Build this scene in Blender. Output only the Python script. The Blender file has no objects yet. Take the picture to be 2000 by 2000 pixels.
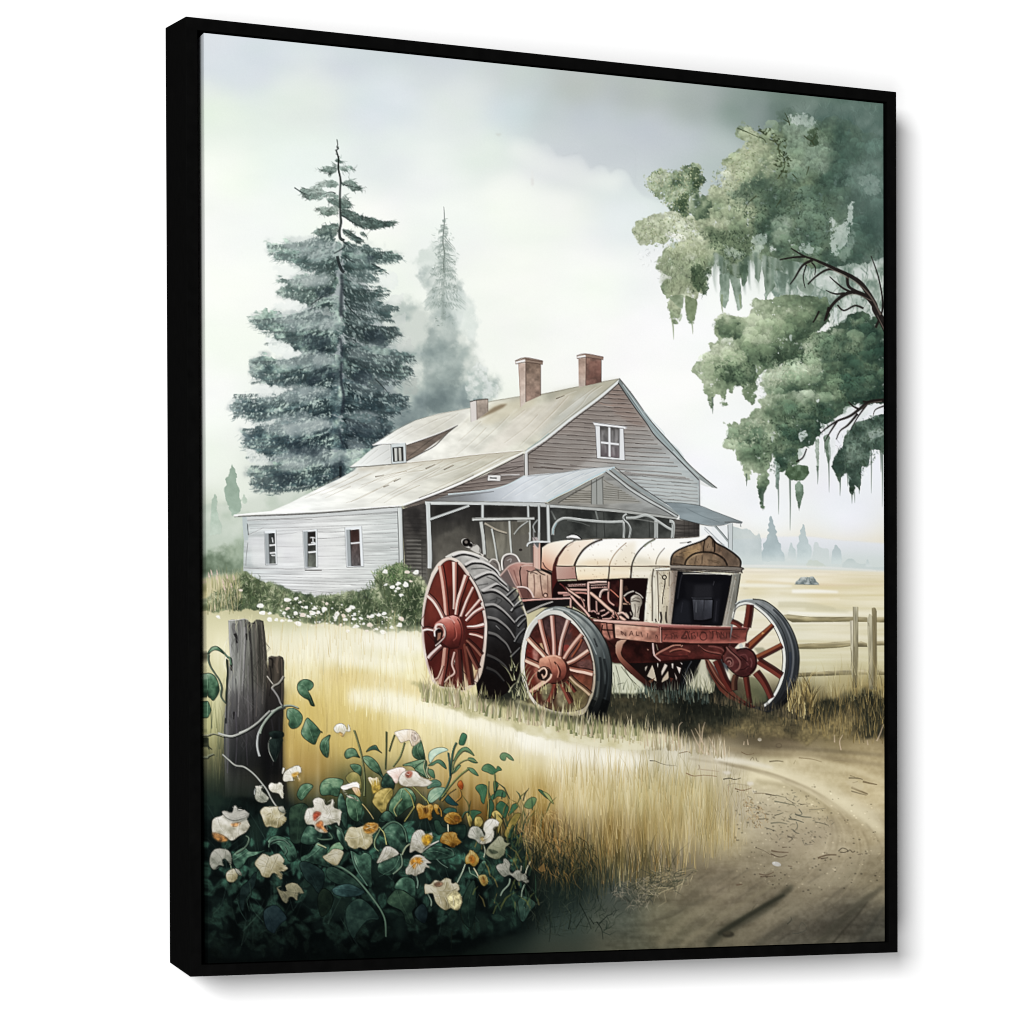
# A framed canvas print (old farmhouse and tractor) hanging on a white wall.
# Part 1: the print itself is painted procedurally (polygons, brush strokes, washes) into an
# array of paint colours; part 2 builds the wall, the frame and the canvas and carries those
# colours on the canvas as mesh colour attributes.
import math
import numpy as np

# ------------------------------------------------------------------ painting engine
X0, Y0, X1, Y1, S = 380.0,46.0,1746.0,1898.0,0.8
RW, RH = int((X1 - X0) * S), int((Y1 - Y0) * S)
BUF = np.ones((RH, RW, 3), np.float32) * 0.8
IDS = np.zeros((RH, RW), np.int16)
CUR = [0]
MOTIFS = [None]          # (kind, parent index or 0, label)
rng = np.random.default_rng(7)


def motif(kind, parent=0, label=None):
    MOTIFS.append((kind, parent, label))
    CUR[0] = len(MOTIFS) - 1
    return CUR[0]


VIEWS = dict(A=(390,50,4), B=(830,50,4), C=(1260,150,4), D=(1260,600,4), E=(390,500,4),
             F=(390,950,4), G=(700,660,4), H=(990,660,4), I=(810,1040,6), J=(1000,1020,6),
             K=(1240,1020,6), L=(930,1120,6), M=(1260,1140,6), N=(1440,1000,6), O=(1260,1400,4),
             Q=(830,1400,4), R=(380,1380,4), T=(650,1390,4), P=(0,0,1))


def pts(s):
    """'F 10,20 30,40 G 5,6' -> points; a letter switches the sketch sheet the numbers belong to"""
    if not isinstance(s, str):
        return np.asarray(s, np.float64).reshape(-1,2)
    o = (0,0,1)
    out = []
    for w in s.split():
        if w in VIEWS:
            o = VIEWS[w]
        else:
            x, y = w.split(',')
            out.append((o[0] + float(x) / o[2], o[1] + float(y) / o[2]))
    return np.array(out)


def smooth(p, closed=True, n=6):
    p = np.asarray(p, float)
    k = len(p)
    if k < 3:
        return p
    t = np.linspace(0,1, n, endpoint=False)[:, None]
    res = []
    for i in range(k if closed else k - 1):
        if closed:
            a, b, c, d = p[(i - 1) % k], p[i], p[(i + 1) % k], p[(i + 2) % k]
        else:
            a, b, c, d = p[max(i - 1,0)], p[i], p[i + 1], p[min(i + 2, k - 1)]
        res.append(0.5 * (2 * b + (c - a) * t + (2 * a - 5 * b + 4 * c - d) * t * t + (3 * b - a - 3 * c + d) * t ** 3))
    if not closed:
        res.append(p[-1:])
    return np.vstack(res)


SUB = 4


def coverage(polys, pad=0):
    """anti-aliased non-zero coverage of closed polygons (photo px) -> (alpha, y0, x0) in raster px"""
    ps = [(np.asarray(p, float) - (X0, Y0)) * S for p in polys]
    al = np.vstack(ps)
    x0 = int(max(math.floor(al[:, 0].min()) - 2 - pad, 0))
    y0 = int(max(math.floor(al[:, 1].min()) - 2 - pad, 0))
    x1 = int(min(math.ceil(al[:, 0].max()) + 3 + pad, RW))
    y1 = int(min(math.ceil(al[:, 1].max()) + 3 + pad, RH))
    if x1 <= x0 or y1 <= y0:
        return None
    w, h = x1 - x0, y1 - y0
    A = al
    B = np.vstack([np.roll(p, -1,0) for p in ps])
    up = A[:, 1] < B[:, 1]
    P, Q = np.where(up[:, None], A, B), np.where(up[:, None], B, A)
    r0 = np.maximum(np.ceil((P[:, 1] - y0) * SUB - 0.5).astype(int),0)
    r1 = np.minimum(np.ceil((Q[:, 1] - y0) * SUB - 0.5).astype(int), h * SUB)
    n = np.maximum(r1 - r0,0)
    tot = int(n.sum())
    if tot == 0:
        return None
    e = np.repeat(np.arange(len(n)), n)
    r = np.arange(tot) - np.repeat(np.cumsum(n) - n, n) + r0[e]
    sl = (Q[:, 0] - P[:, 0]) / np.maximum(Q[:, 1] - P[:, 1],1e-9)
    x = np.clip(P[e, 0] + ((r + 0.5) / SUB + y0 - P[e, 1]) * sl[e] - x0,0, w)
    xi = x.astype(int)
    f = x - xi
    d = np.where(up[e],1.0,-1.0)
    k = r * (w + 2) + xi
    acc = np.bincount(np.concatenate([k, k + 1]), np.concatenate([d * (1 - f), d * f]), h * SUB * (w + 2)).reshape(h * SUB, w + 2)
    c = np.clip(np.abs(np.cumsum(acc, 1)[:, :w]),0,1)
    return c.reshape(h, SUB, w).mean(1), y0, x0


def boxblur(a, r):
    if r < 1:
        return a
    k = 2 * r + 1
    for ax in (0,1):
        pw = [(0,0),(0,0)]
        pw[ax] = (r + 1, r)
        c = np.cumsum(np.pad(a, pw, mode='edge'), ax)
        if ax == 0:
            a = (c[k:] - c[:-k]) / k
        else:
            a = (c[:, k:] - c[:, :-k]) / k
    return a


def blur(a, r):
    r = r * S
    if r < 0.4:
        return a
    for _ in range(2):
        a = boxblur(a, max(1, int(round(r / 1.6))))
    return a


def vnoise(sx, sy, seed):
    """smooth value noise over the whole sheet, cell size in photo px"""
    g = np.random.default_rng(seed)
    nx, ny = int((X1 - X0) / sx) + 4, int((Y1 - Y0) / sy) + 4
    t = g.random((ny, nx)).astype(np.float32)
    xs, ys = np.arange(RW) / S / sx + 1, np.arange(RH) / S / sy + 1
    xi, yi = xs.astype(int), ys.astype(int)
    fx, fy = xs - xi, ys - yi
    fx, fy = (fx * fx * (3 - 2 * fx)).astype(np.float32),(fy * fy * (3 - 2 * fy)).astype(np.float32)
    r = t[yi] * (1 - fy)[:, None] + t[yi + 1] * fy[:, None]
    return r[:, xi] * (1 - fx) + r[:, xi + 1] * fx


_nc = {}


def fbm(sx, sy=None, seed=1, octv=4, rough=0.55):
    sy = sy or sx
    key = (sx, sy, seed, octv, rough)
    if key not in _nc:
        a, tot, r = 1.0,0.0,0
        for o in range(octv):
            if sx / 2 ** o < 1.2 or sy / 2 ** o < 1.2:
                break
            r = r + a * vnoise(sx / 2 ** o, sy / 2 ** o, seed * 31 + o)
            tot += a
            a *= rough
        r = r / tot
        r = (r - r.mean()) / (r.std() * 4.5) + 0.5
        _nc[key] = np.clip(r, 0,1).astype(np.float32)
    return _nc[key]


def C(c):
    return np.asarray(c, np.float32) / 255.0


def ramp(cols, t):
    cols = np.array([C(c) for c in cols])
    t = np.clip(t, 0,1) * (len(cols) - 1)
    i = np.minimum(t.astype(int), len(cols) - 2)
    f = (t - i)[..., None]
    return cols[i] * (1 - f) + cols[i + 1] * f


def grid(y0, x0, h, w):
    return (np.arange(x0, x0 + w) + 0.5)[None, :] / S + X0,(np.arange(y0, y0 + h) + 0.5)[:, None] / S + Y0


def comp(al, y0, x0, col, a=1.0, ident=True):
    h, w = al.shape
    al = al * a
    b = BUF[y0:y0 + h, x0:x0 + w]
    b += (col - b) * al[..., None]
    if ident is not None and ident is not False:
        k = CUR[0] if ident is True else ident
        m = al > 0.5
        IDS[y0:y0 + h, x0:x0 + w][m] = k


def lin(p0, p1, *cols):
    """linear gradient paint between two photo points"""
    p0, p1 = pts(p0)[0], pts(p1)[0]
    d = p1 - p0
    L = float(d @ d)

    def f(X, Y):
        return ramp(cols, ((X - p0[0]) * d[0] + (Y - p0[1]) * d[1]) / L)
    return f


def paint_of(col, y0, x0, h, w):
    if callable(col):
        X, Y = grid(y0, x0, h, w)
        return col(X, Y)
    return C(col)


def fill(s, col, a=1.0, soft=0, sm=False, grain=0.0, gs=(9,9), ident=True, fade=None, holes=()):
    p = pts(s)
    if sm:
        p = smooth(p)
    ps = [p]
    for hpoly in holes:
        q = pts(hpoly)
        if sm:
            q = smooth(q)
        def area(z):
            return np.sum(z[:, 0] * np.roll(z[:, 1],-1) - z[:, 1] * np.roll(z[:, 0],-1))
        if area(q) * area(p) > 0:
            q = q[::-1]
        ps.append(q)
    c = coverage(ps, pad=int(soft * S * 2.5))
    if c is None:
        return
    al, y0, x0 = c
    if soft:
        al = blur(al, soft)
    h, w = al.shape
    if fade is not None:
        X, Y = grid(y0, x0, h, w)
        al = al * np.clip(fade(X, Y),0,1)
    cl = paint_of(col, y0, x0, h, w)
    if grain:
        n = fbm(gs[0], gs[1],5,3)[y0:y0 + h, x0:x0 + w, None]
        cl = np.clip(cl * (1 + (n - 0.5) * 2 * grain),0,1)
    comp(al, y0, x0, cl, a, ident)


def stroke(s, w, col, a=1.0, w2=None, sm=True, soft=0, mid=None, ident=True):
    """brush stroke: width w at the start, w2 at the end (photo px), optional swell in the middle"""
    p = pts(s)
    if sm and len(p) > 2:
        p = smooth(p, closed=False)
    if len(p) < 2:
        return
    d = np.gradient(p, axis=0)
    L = np.hypot(d[:, 0], d[:, 1]) + 1e-9
    nrm = np.stack([-d[:, 1] / L, d[:, 0] / L],1)
    t = np.linspace(0,1, len(p))
    w2 = w if w2 is None else w2
    ww = w + (w2 - w) * t
    if mid is not None:
        ww = ww + (mid - (w + w2) / 2) * np.sin(np.pi * t)
    ww = np.maximum(ww, 0.15)[:, None] / 2
    fill(np.vstack([p + nrm * ww, (p - nrm * ww)[::-1]]), col, a, soft, ident=ident)


def mass(s, cols, tone=(0,0,0.5), na=0.6, ns=30, edge=0.9, es=14, soft=7, crisp=0.12, a=1.0, seed=1, sm=False,
         ident=True, grain=0.0, fade=None, ey=None):
    """watercolour mass: a polygon whose edge is broken up by noise and whose tone runs along a
    direction with mottling; tone=(gx,gy,offset), gx/gy span the bounding box"""
    p = pts(s)
    if sm:
        p = smooth(p)
    c = coverage([p], pad=int(soft * S * 2.5) + 2)
    if c is None:
        return
    al, y0, x0 = c
    h, w = al.shape
    seed = seed % 4
    sl = np.s_[y0:y0 + h, x0:x0 + w]
    m = blur(al, soft)
    v = m + (fbm(es, ey or es, seed + 100)[sl] - 0.5) * edge
    al = np.clip((v - 0.5) / (2 * crisp) + 0.5,0,1)
    al = al * al * (3 - 2 * al) * np.clip(m * 6 - 0.15,0,1)
    X, Y = grid(y0, x0, h, w)
    lo, hi = p.min(0), p.max(0)
    t = tone[2] + tone[0] * ((X - lo[0]) / max(hi[0] - lo[0],1) - 0.5) + tone[1] * ((Y - lo[1]) / max(hi[1] - lo[1],1) - 0.5)
    t = t + (fbm(ns, ns, seed + 7)[sl] - 0.5) * na * 2
    cl = ramp(cols, t)
    if grain:
        cl = np.clip(cl * (1 + (fbm(5,5, seed + 3,2)[sl][..., None] - 0.5) * 2 * grain),0,1)
    if fade is not None:
        al = al * np.clip(fade(X, Y),0,1)
    comp(al, y0, x0, cl, a, ident)


def inside(p, n, seed):
    """n random points inside a polygon"""
    g = np.random.default_rng(seed)
    p = np.asarray(p)
    lo, hi = p.min(0), p.max(0)
    q = np.roll(p, -1,0)
    out = []
    while len(out) < n:
        c = lo + g.random((n * 3,2)) * (hi - lo)
        ins = np.zeros(len(c), bool)
        for (ax, ay),(bx, by) in zip(p, q):
            if ay == by:
                continue
            k = ((ay > c[:, 1]) != (by > c[:, 1])) & (c[:, 0] < (bx - ax) * (c[:, 1] - ay) / (by - ay) + ax)
            ins ^= k
        out += c[ins].tolist()
    return np.array(out[:n]), g


def pick(x, y):
    i = int(np.clip((y - Y0) * S, 0, RH - 1))
    j = int(np.clip((x - X0) * S, 0, RW - 1))
    return BUF[i, j] * 255


def scatter(s, n, ln, wd, ang, shade=(0.7,1.15), a=0.6, seed=1, cols=None, spread=0.5, bend=0.2, ident=False, keep=None):
    """many small tapered brush marks inside a region; colour from the paint beneath unless given"""
    c, g = inside(smooth(pts(s)), n, seed)
    for (x, y) in c:
        if keep is not None and not keep(x, y):
            continue
        th = ang + g.normal() * spread
        l = ln * (0.5 + g.random())
        if cols is not None:
            cl = np.array(cols[g.integers(len(cols))], float) * (0.9 + 0.2 * g.random())
        else:
            cl = pick(x, y) * (shade[0] + (shade[1] - shade[0]) * g.random())
        dx, dy = math.cos(th) * l, math.sin(th) * l
        b = g.normal() * bend * l
        stroke([(x, y),(x + dx / 2 - dy / l * b, y + dy / 2 + dx / l * b),(x + dx, y + dy)], wd, np.clip(cl, 0,255), a,
               w2=wd * 0.2, mid=wd, sm=False, ident=ident)


def blades(s, n, ln, wd, cols=None, shade=(0.75,1.2), a=0.6, seed=1, lean=0.15, ident=False, base=None, keep=None):
    """grass blades growing upward from points of a region"""
    c, g = inside(smooth(pts(s)), n, seed)
    c = c[np.argsort(c[:, 1])]
    for (x, y) in c:
        if keep is not None and not keep(x, y):
            continue
        l = ln * (0.5 + g.random() * 0.9)
        k = g.normal() * lean
        if cols is not None:
            cl = np.array(cols[g.integers(len(cols))], float) * (0.88 + 0.24 * g.random())
        else:
            cl = pick(x, y - l * 0.3) * (shade[0] + (shade[1] - shade[0]) * g.random())
        stroke([(x, y),(x + k * l * 0.2, y - l * 0.36),(x + k * l * .52, y - l * .7),(x + k * l, y - l)], wd, np.clip(cl, 0,255), a, w2=0.2, sm=False, ident=ident)


def field(samples, power=2.0, r=14):
    """smooth colour field through scattered colour notes, over the whole sheet"""
    q = np.array(samples, float)
    st = 10
    ys, xs = np.arange(0, RH + st, st), np.arange(0, RW + st, st)
    X, Y = xs[None, :] / S + X0, ys[:, None] / S + Y0
    d2 = (X[..., None] - q[:, 0]) ** 2 + ((Y[..., None] - q[:, 1]) * 1.25) ** 2
    w = 1.0 / (d2 + r * r) ** power
    f = (w[..., None] * q[:, 2:5]).sum(2) / w.sum(2)[..., None]
    yi, xi = np.arange(RH) / st, np.arange(RW) / st
    a, b = yi.astype(int), xi.astype(int)
    fy, fx = (yi - a)[:, None, None],(xi - b)[None, :, None]
    g = f[a] * (1 - fy) + f[a + 1] * fy
    g = g[:, b] * (1 - fx) + g[:, b + 1] * fx
    return (g / 255.0).astype(np.float32)


def circle(c, r, ry=None, n=24, rot=0):
    c = pts(c)[0]
    t = np.linspace(0,2 * np.pi, n, endpoint=False)
    x, y = np.cos(t) * r, np.sin(t) * (ry or r)
    cr, sr = math.cos(rot), math.sin(rot)
    return np.stack([c[0] + x * cr - y * sr, c[1] + x * sr + y * cr],1)


def outline(s, w, col, a=0.8, sm=False, ident=False):
    p = pts(s)
    if sm:
        p = smooth(p)
    p = np.vstack([p, p[:1]])
    stroke(p, w, col, a, sm=False, ident=ident)


def puffs(s_, n, r0, r1, gain=1.16, add=(8,8,5), a=.75, seed=1, sq=.75, ident=False, crisp=.16):
    """cauliflower clumps of foliage: light ragged tops that fade out downwards"""
    c, g = inside(smooth(pts(s_)), n, seed)
    for (x, y) in c[np.argsort(c[:, 1])]:
        r = r0 + (r1 - r0) * g.random() ** 1.5
        cl = np.clip(pick(x, y + r * .3) * (gain * (.92 + .16 * g.random())) + np.array(add),0,255)
        mass(circle('P %f,%f' % (x, y), r, r * sq, 12),[tuple(cl * .9), tuple(cl), tuple(np.clip(cl * 1.08,0,255))],(-.2,-.6,.5),.4,10,1.2,7, max(2, r * .16), crisp, a,
             seed=seed + int(x) % 5, ident=ident, fade=lambda X, Y: np.clip(1.0 - (Y - (y - r * .35)) / (r * 1.0),0,1))

# ------------------------------------------------------------------ the picture: washes
NOTES = """
398 70 206 215 218;500 92 203 213 219;700 105 202 212 216;850 130 200 210 212;1000 150 198 208 205;1130 175 186 193 188;1250 190 176 184 182;1350 205 164 173 172;1450 215 138 154 148;1560 220 106 126 116;1700 225 88 112 104
410 200 226 236 223;450 140 210 219 224;600 200 224 232 225;750 200 211 221 226;900 200 214 225 219;1000 220 202 215 219;1080 225 196 204 207;1150 230 190 198 205;1250 250 187 195 203;1330 275 189 198 203;1400 290 186 197 196
1200 300 195 204 207;1120 330 206 213 216;405 350 240 246 235;600 330 232 240 236;550 450 238 243 238;760 300 221 229 228;850 330 228 234 232;950 300 221 231 224;880 420 240 244 240;700 450 243 246 238
1000 400 242 247 238;1100 400 238 242 236;1200 350 218 227 226;1230 420 230 238 238;1000 550 248 251 242;1150 550 248 252 244;1250 550 246 250 246;430 600 242 247 237;420 800 240 244 238;420 900 236 241 231;480 960 222 230 216;620 700 238 242 236;560 930 205 212 204
980 650 246 250 240;1150 620 252 254 248;1300 750 253 254 251;1400 650 250 253 251;1380 950 246 249 251;1500 1000 243 246 250;1650 1000 236 240 247;1715 900 238 242 249;1300 600 250 252 250;1450 850 250 252 252
410 1040 178 190 172;440 1070 150 166 146;470 1090 132 148 122;420 1110 176 182 148;500 1100 150 160 130
405 1140 208 198 158;450 1160 178 172 134;420 1195 206 202 164;440 1250 226 220 182;600 1200 196 196 160;640 1245 232 226 192;800 1255 238 234 205;780 1200 190 190 158;600 1300 236 226 182;800 1300 238 230 184;660 1350 224 204 140;760 1335 240 232 190;820 1370 238 226 174;880 1400 242 234 196;600 1400 214 192 124;700 1400 224 206 142;560 1450 196 170 104;600 1500 176 150 92;700 1450 202 180 114;800 1425 234 218 162;900 1475 216 198 140;950 1420 240 232 198;1030 1440 244 238 216;1000 1500 216 200 146;1050 1550 188 164 108;1100 1490 234 224 190;1200 1475 240 234 212;1150 1550 206 190 142;1250 1550 206 194 150;1350 1550 200 188 144;1300 1610 176 158 112;1200 1630 146 126 82;1150 1660 96 84 50;1060 1630 124 98 56;1050 1680 48 52 38;1400 1620 188 174 134;1100 1740 46 60 55;1200 1740 78 86 79;1250 1700 98 92 68;1000 1700 26 38 34;1000 1800 34 48 43;1100 1810 66 80 73;1200 1800 88 93 82;1300 1800 110 106 86;1100 1850 74 80 68;1200 1850 96 96 80
1320 1465 228 222 200;1400 1480 216 206 182;1500 1505 224 212 174;1600 1555 206 192 154;1560 1480 204 190 154;1700 1480 198 182 144;1700 1550 204 188 150;1700 1620 178 164 132;1550 1600 178 166 138;1450 1590 184 174 150;1500 1680 148 138 116;1400 1720 138 128 108;1600 1720 152 142 120;1715 1700 146 136 112;1350 1740 126 118 98;1500 1780 124 116 98;1650 1800 96 92 80;1400 1830 114 108 90;1715 1830 84 82 72;1550 1840 98 94 82;1300 1690 128 118 96;1620 1650 168 156 130
1250 1370 58 60 50;1180 1370 70 72 58;1350 1385 62 62 50;1450 1400 78 74 60;1400 1440 126 114 88;1340 1425 104 96 76;1600 1400 106 96 66;1650 1420 138 124 90;1550 1435 96 84 66;1715 1430 134 120 90;1700 1350 150 134 88;1480 1440 100 90 70;1640 1335 178 166 126;1500 1370 84 78 60;1560 1370 90 82 56
850 1300 234 222 172;1000 1410 206 196 156;900 1350 222 210 162;1090 1420 198 190 154;1240 1430 186 176 144
410 1800 13 20 20;500 1850 12 18 18;600 1800 14 26 24;700 1850 11 19 17;800 1800 20 34 30;900 1850 26 38 32;400 1600 30 36 32;500 1650 18 28 27;600 1600 26 42 38;700 1650 22 38 35;800 1650 20 34 32;900 1650 24 40 36;410 1500 92 92 68;430 1450 146 144 104;410 1420 188 186 138;410 1350 200 196 150;540 1600 14 16 20;600 1550 110 104 70;700 1540 90 96 66;800 1560 110 100 62;900 1560 150 124 74;950 1590 130 104 62;960 1540 190 166 112;880 1510 196 172 118
1480 1108 238 230 210;1600 1112 237 228 206;1710 1120 234 225 202;1480 1140 232 219 180;1600 1150 230 216 176;1710 1150 226 213 172;1500 1160 242 237 217;1560 1180 238 233 208;1700 1180 228 220 188;1480 1175 228 222 192;1600 1215 228 221 190;1560 1235 214 208 178;1640 1230 224 216 186;1710 1220 226 219 188;1560 1255 224 218 186;1650 1260 226 219 188;1600 1300 218 213 178;1480 1250 232 222 196;1500 1300 222 213 182;1700 1290 214 207 170;1440 1190 232 226 204;1430 1250 228 220 198
"""
BUF[:] = field([[float(v) for v in s.split()] for s in NOTES.replace("\n", ";").split(";") if s.strip()])
for _k in range(3):
    BUF[..., _k] = blur(BUF[..., _k],26)

XG, YG = grid(0,0, RH, RW)
# soft cloud mottling in the sky
skym = np.clip((1080 - YG) / 60,0,1)
n = fbm(230,120,3,4)
BUF += ((n - 0.5) * 0.045 * skym)[..., None] * np.array([1.0,.85,.75], np.float32)
n = fbm(130,90,9,3)
BUF += ((n - 0.5) * 0.03 * skym)[..., None] * np.array([-.3,.4,-.6], np.float32)


motif('cloud',0,'grey rain cloud with a ragged lower edge in the upper sky')
cl = 'B 560,838 640,858 720,862 800,868 850,885 880,922 930,925 960,920 990,960 1030,1022 1080,1030 1130,1020 1210,1006 1250,1060 1290,1132 1320,1118 1340,1092 1410,1098 1420,1130 1450,1165 1470,1140 1500,1118 1560,1130 1600,1180 1620,1240 1700,1330 1932,1420 2100,1300 2300,900 2300,560 1700,500 1200,470 900,560 700,640'
fill(cl, (193,201,206),0.7, soft=4.5,
     fade=lambda X, Y: np.clip(((Y - 205) * 1.0 - np.abs(X - 1190) * 0.05) / 90,0,1) * np.clip((X - 965) / 90,0,1) * np.clip((1330 - X) / 100,0,1) * (0.8 + 0 * Y))
CUR[0] = 0
for s_, a_ in (('B 690,890 860,940 900,980 1010,1040 1100,1050 1220,1060 1280,1140 1420,1150 1560,1180 1500,1300 1200,1250 900,1150 650,1010',.38),
               ('B 470,1190 620,1165 760,1180 830,1300 1000,1320 1200,1400 1100,1500 700,1480 480,1330',.35)):
    fill(s_, (244,248,240), a_, soft=14, ident=False)
stroke('B 555,845 580,855 590,842',4,(196,198,190),.5, soft=2, ident=False)
stroke('B 838,1190 840,1250',5,(214,210,206),.5, soft=2.5, ident=False)
stroke('B 838,1130 838,1190',3,(226,228,222),.5, soft=2.5, ident=False)

# ------------------------------------------------------------------ far right: hill, misty trees, field, rock
hill = motif('hill',0,'pale blue hill behind the misty trees')
fill('N -300,330 300,305 460,290 620,286 800,285 950,297 1050,312 1250,335 1400,340 1500,350 1720,366 1760,372 1760,695 -300,640',
     lin('N 900,280','N 900,660',(231,234,241),(222,227,233),(210,220,220),(204,214,211)),.95, soft=1)
wood = motif('misty_treeline',0,'misty grey trees in front of the hill')
mass('N -300,150 0,180 50,205 80,190 110,185 130,205 180,232 210,280 235,290 248,205 258,205 265,260 275,330 290,370 285,440 300,480 310,620 -300,640',
     [(170,184,184),(192,204,204),(205,214,212)],(0,.6,.5),.25,30,.35,7,3,.12,.8, seed=4)
motif('misty_thicket',0,'low misty thicket at the far right foot of the hill')
mass('N 1230,605 1300,545 1360,555 1400,600 1450,610 1510,600 1600,650 1640,650 1760,640 1760,690 1230,655',
     [(184,198,197),(200,210,208)],(0,.5,.4),.3,20,.4,8,2,.1,.85, seed=6)
motif('misty_thicket',0,'pale misty thicket right of the misty firs')
mass('N 900,365 920,345 950,360 955,410 1000,425 1070,430 1075,600 820,610 830,570 880,540',[(196,208,206),(208,217,215)],(0,.5,.5),.3,20,
     .3,8,2,.12,.75, seed=8)
CUR[0] = wood
firs = [('N 388,36 405,60 412,90 422,100 414,120 430,150 455,172 432,186 470,232 445,262 470,300 484,350 512,382 512,440 550,490 556,580 290,580 286,480 308,430 300,370 340,340 352,270 380,240 343,210 375,190 363,140 385,115 372,85',(158,174,177)),
        ('N 770,122 780,150 790,190 800,230 810,290 832,330 832,370 866,400 876,470 856,530 850,600 690,600 700,500 698,380 728,350 713,280 745,260 733,215 757,190',(178,193,194)),
        ('N 1155,372 1190,420 1215,450 1225,560 1222,612 1095,612 1105,560 1110,460 1135,420',(178,192,194)),
        ('N 630,335 645,400 655,420 685,440 690,560 585,570 600,440 618,390',(186,200,200)),
        ('N 1522,540 1534,570 1545,600 1590,640 1500,640 1510,600',(186,200,200))]
for k, (s_, c_) in enumerate(firs):
    motif('fir',0,['tall misty fir with stepped branches right of the porch roof','misty fir right of the tallest of the far firs','squat misty fir with a rounded crown','small pale fir between two taller misty firs','tiny pointed fir low on the far right horizon'][k])
    mass(s_, [c_, tuple(v + 8 for v in c_), tuple(min(v + 30,222) for v in c_)],(0,1.0,.45),.2,20,.35,5,1.5,.15,.9, seed=20 + k)
CUR[0] = 0
for s_ in ('N -40,505 300,515 800,520 1300,560 1760,600 1760,690 -40,630','N -40,560 600,560 900,600 900,640 -40,625'):
    fill(s_, (212,222,219),.45, soft=7, ident=False)
mass('N 810,620 830,580 870,560 930,560 1000,600 1100,640 820,645',[(196,205,188),(206,214,204)],(0,0,.5),.3,16,.5,8,3,.15,.6, seed=31, ident=False)

field_id = motif('field',0,'pale straw field behind the fence')
fill('N -100,622 200,626 500,632 900,645 1200,655 1500,668 1760,688 1760,2080 -100,2080', lambda X, Y: BUF[0,0] * 0 + 1,0.0, ident=True)
IDS[(YG > 1000 + (630 + (XG - 1450) * 0.04 * 6) / 6) & (XG > 1440) & (YG < 1340)] = field_id
nf = fbm(170,9,17,3)
fm = np.clip((YG - (1105 + (XG - 1450) * .04)) / 5,0,1) * np.clip((1330 - YG) / 60,0,1) * np.clip((XG - 1420) / 40,0,1)
BUF += ((nf - .5) * 0.10 * fm)[..., None] * np.array([.7,.8,1.2], np.float32)
for s_, w_, c_, a_ in (('N 0,630 500,636 1000,650 1730,692',3,(246,240,232),.7),('N 60,700 500,705 900,702 1200,712',3,(214,204,184),.5),('N 100,815 400,825 680,838',5,(222,204,164),.6),
                       ('N 950,850 1200,856 1730,850',4,(222,198,172),.4),('N 30,860 300,862 640,868',6,(246,244,230),.7),('N 640,932 900,928 1180,938',7,(250,248,238),.85),
                       ('N 500,955 900,975 1300,980',4,(218,206,172),.5),('N 1200,1015 1450,1025 1720,1022',4,(216,204,160),.5),('N 480,1085 800,1090 1150,1140',12,(196,190,160),.5),
                       ('N 800,1130 1100,1150 1300,1165',8,(206,200,168),.5),('N 600,1175 900,1195 1350,1212',4,(248,246,234),.7),('N 70,895 135,898',1.5,(160,150,130),.6),
                       ('N 640,1300 1000,1295 1300,1310',5,(238,232,214),.5)):
    stroke(s_, w_, c_, a_, w2=w_ * .5, mid=w_, soft=1.6, ident=False)
motif('boulder',0,'grey boulder lying alone in the far field')
mass('N 665,845 690,808 720,795 740,765 790,763 830,762 890,753 915,788 925,815 950,830 962,852 870,854 800,850',[(120,130,130),(168,176,174),(196,200,196)],(-.2,-.5,.5),.6,9,.3,5,1,.15,1, seed=33)
for s_ in ('N 735,775 725,805','N 800,770 815,800 800,830','N 850,765 845,800 870,845','N 890,760 905,800','N 670,848 800,852 960,852'):
    stroke(s_, 1.2,(100,108,106),.6, ident=False)

# ------------------------------------------------------------------ rail fence on the right
fence = motif('rail_fence',0,'weathered post and rail fence at the right edge')
RAILC = lin('N 0,1230','N 0,1290',(190,180,148),(160,150,118),(134,124,92))
for k, (s_, g_) in enumerate((('N 540,1205 600,1200 700,1212 850,1228 1110,1230 1360,1232 1360,1280 1100,1286 800,1288 640,1290 590,1265',('N 0,1215','N 0,1290')),
                              ('N 1405,1228 1525,1232 1525,1288 1405,1288',('N 0,1228','N 0,1290')),('N 1625,1232 1760,1228 1760,1296 1625,1292',('N 0,1228','N 0,1296')),
                              ('N 700,1548 1000,1530 1250,1515 1350,1498 1370,1508 1370,1565 1200,1590 900,1602 700,1602',('N 0,1520','N 0,1602')),
                              ('N 1405,1528 1450,1512 1520,1540 1525,1582 1405,1580',('N 0,1520','N 0,1585')),('N 1630,1515 1760,1508 1760,1562 1630,1564',('N 0,1515','N 0,1564')),
                              ('N 690,1890 1000,1870 1200,1855 1360,1845 1525,1850 1525,1905 1200,1912 900,1925 700,1935',('N 0,1855','N 0,1925')),('N 1630,1850 1760,1845 1760,1912 1630,1906',('N 0,1850','N 0,1910')))):
    motif('rail', fence)
    fill(s_, lin(g_[0], g_[1],(192,182,150),(160,150,118),(122,114,84)),1, soft=.4, grain=.18, gs=(26,4))
stroke('N 580,1203 850,1229 1360,1233',1,(104,96,68),.5, ident=False)
stroke('N 640,1291 1000,1288 1360,1281',1.2,(92,86,58),.55, ident=False)
stroke('N 720,1604 1000,1600 1360,1567',1.2,(92,86,58),.5, ident=False)
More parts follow.
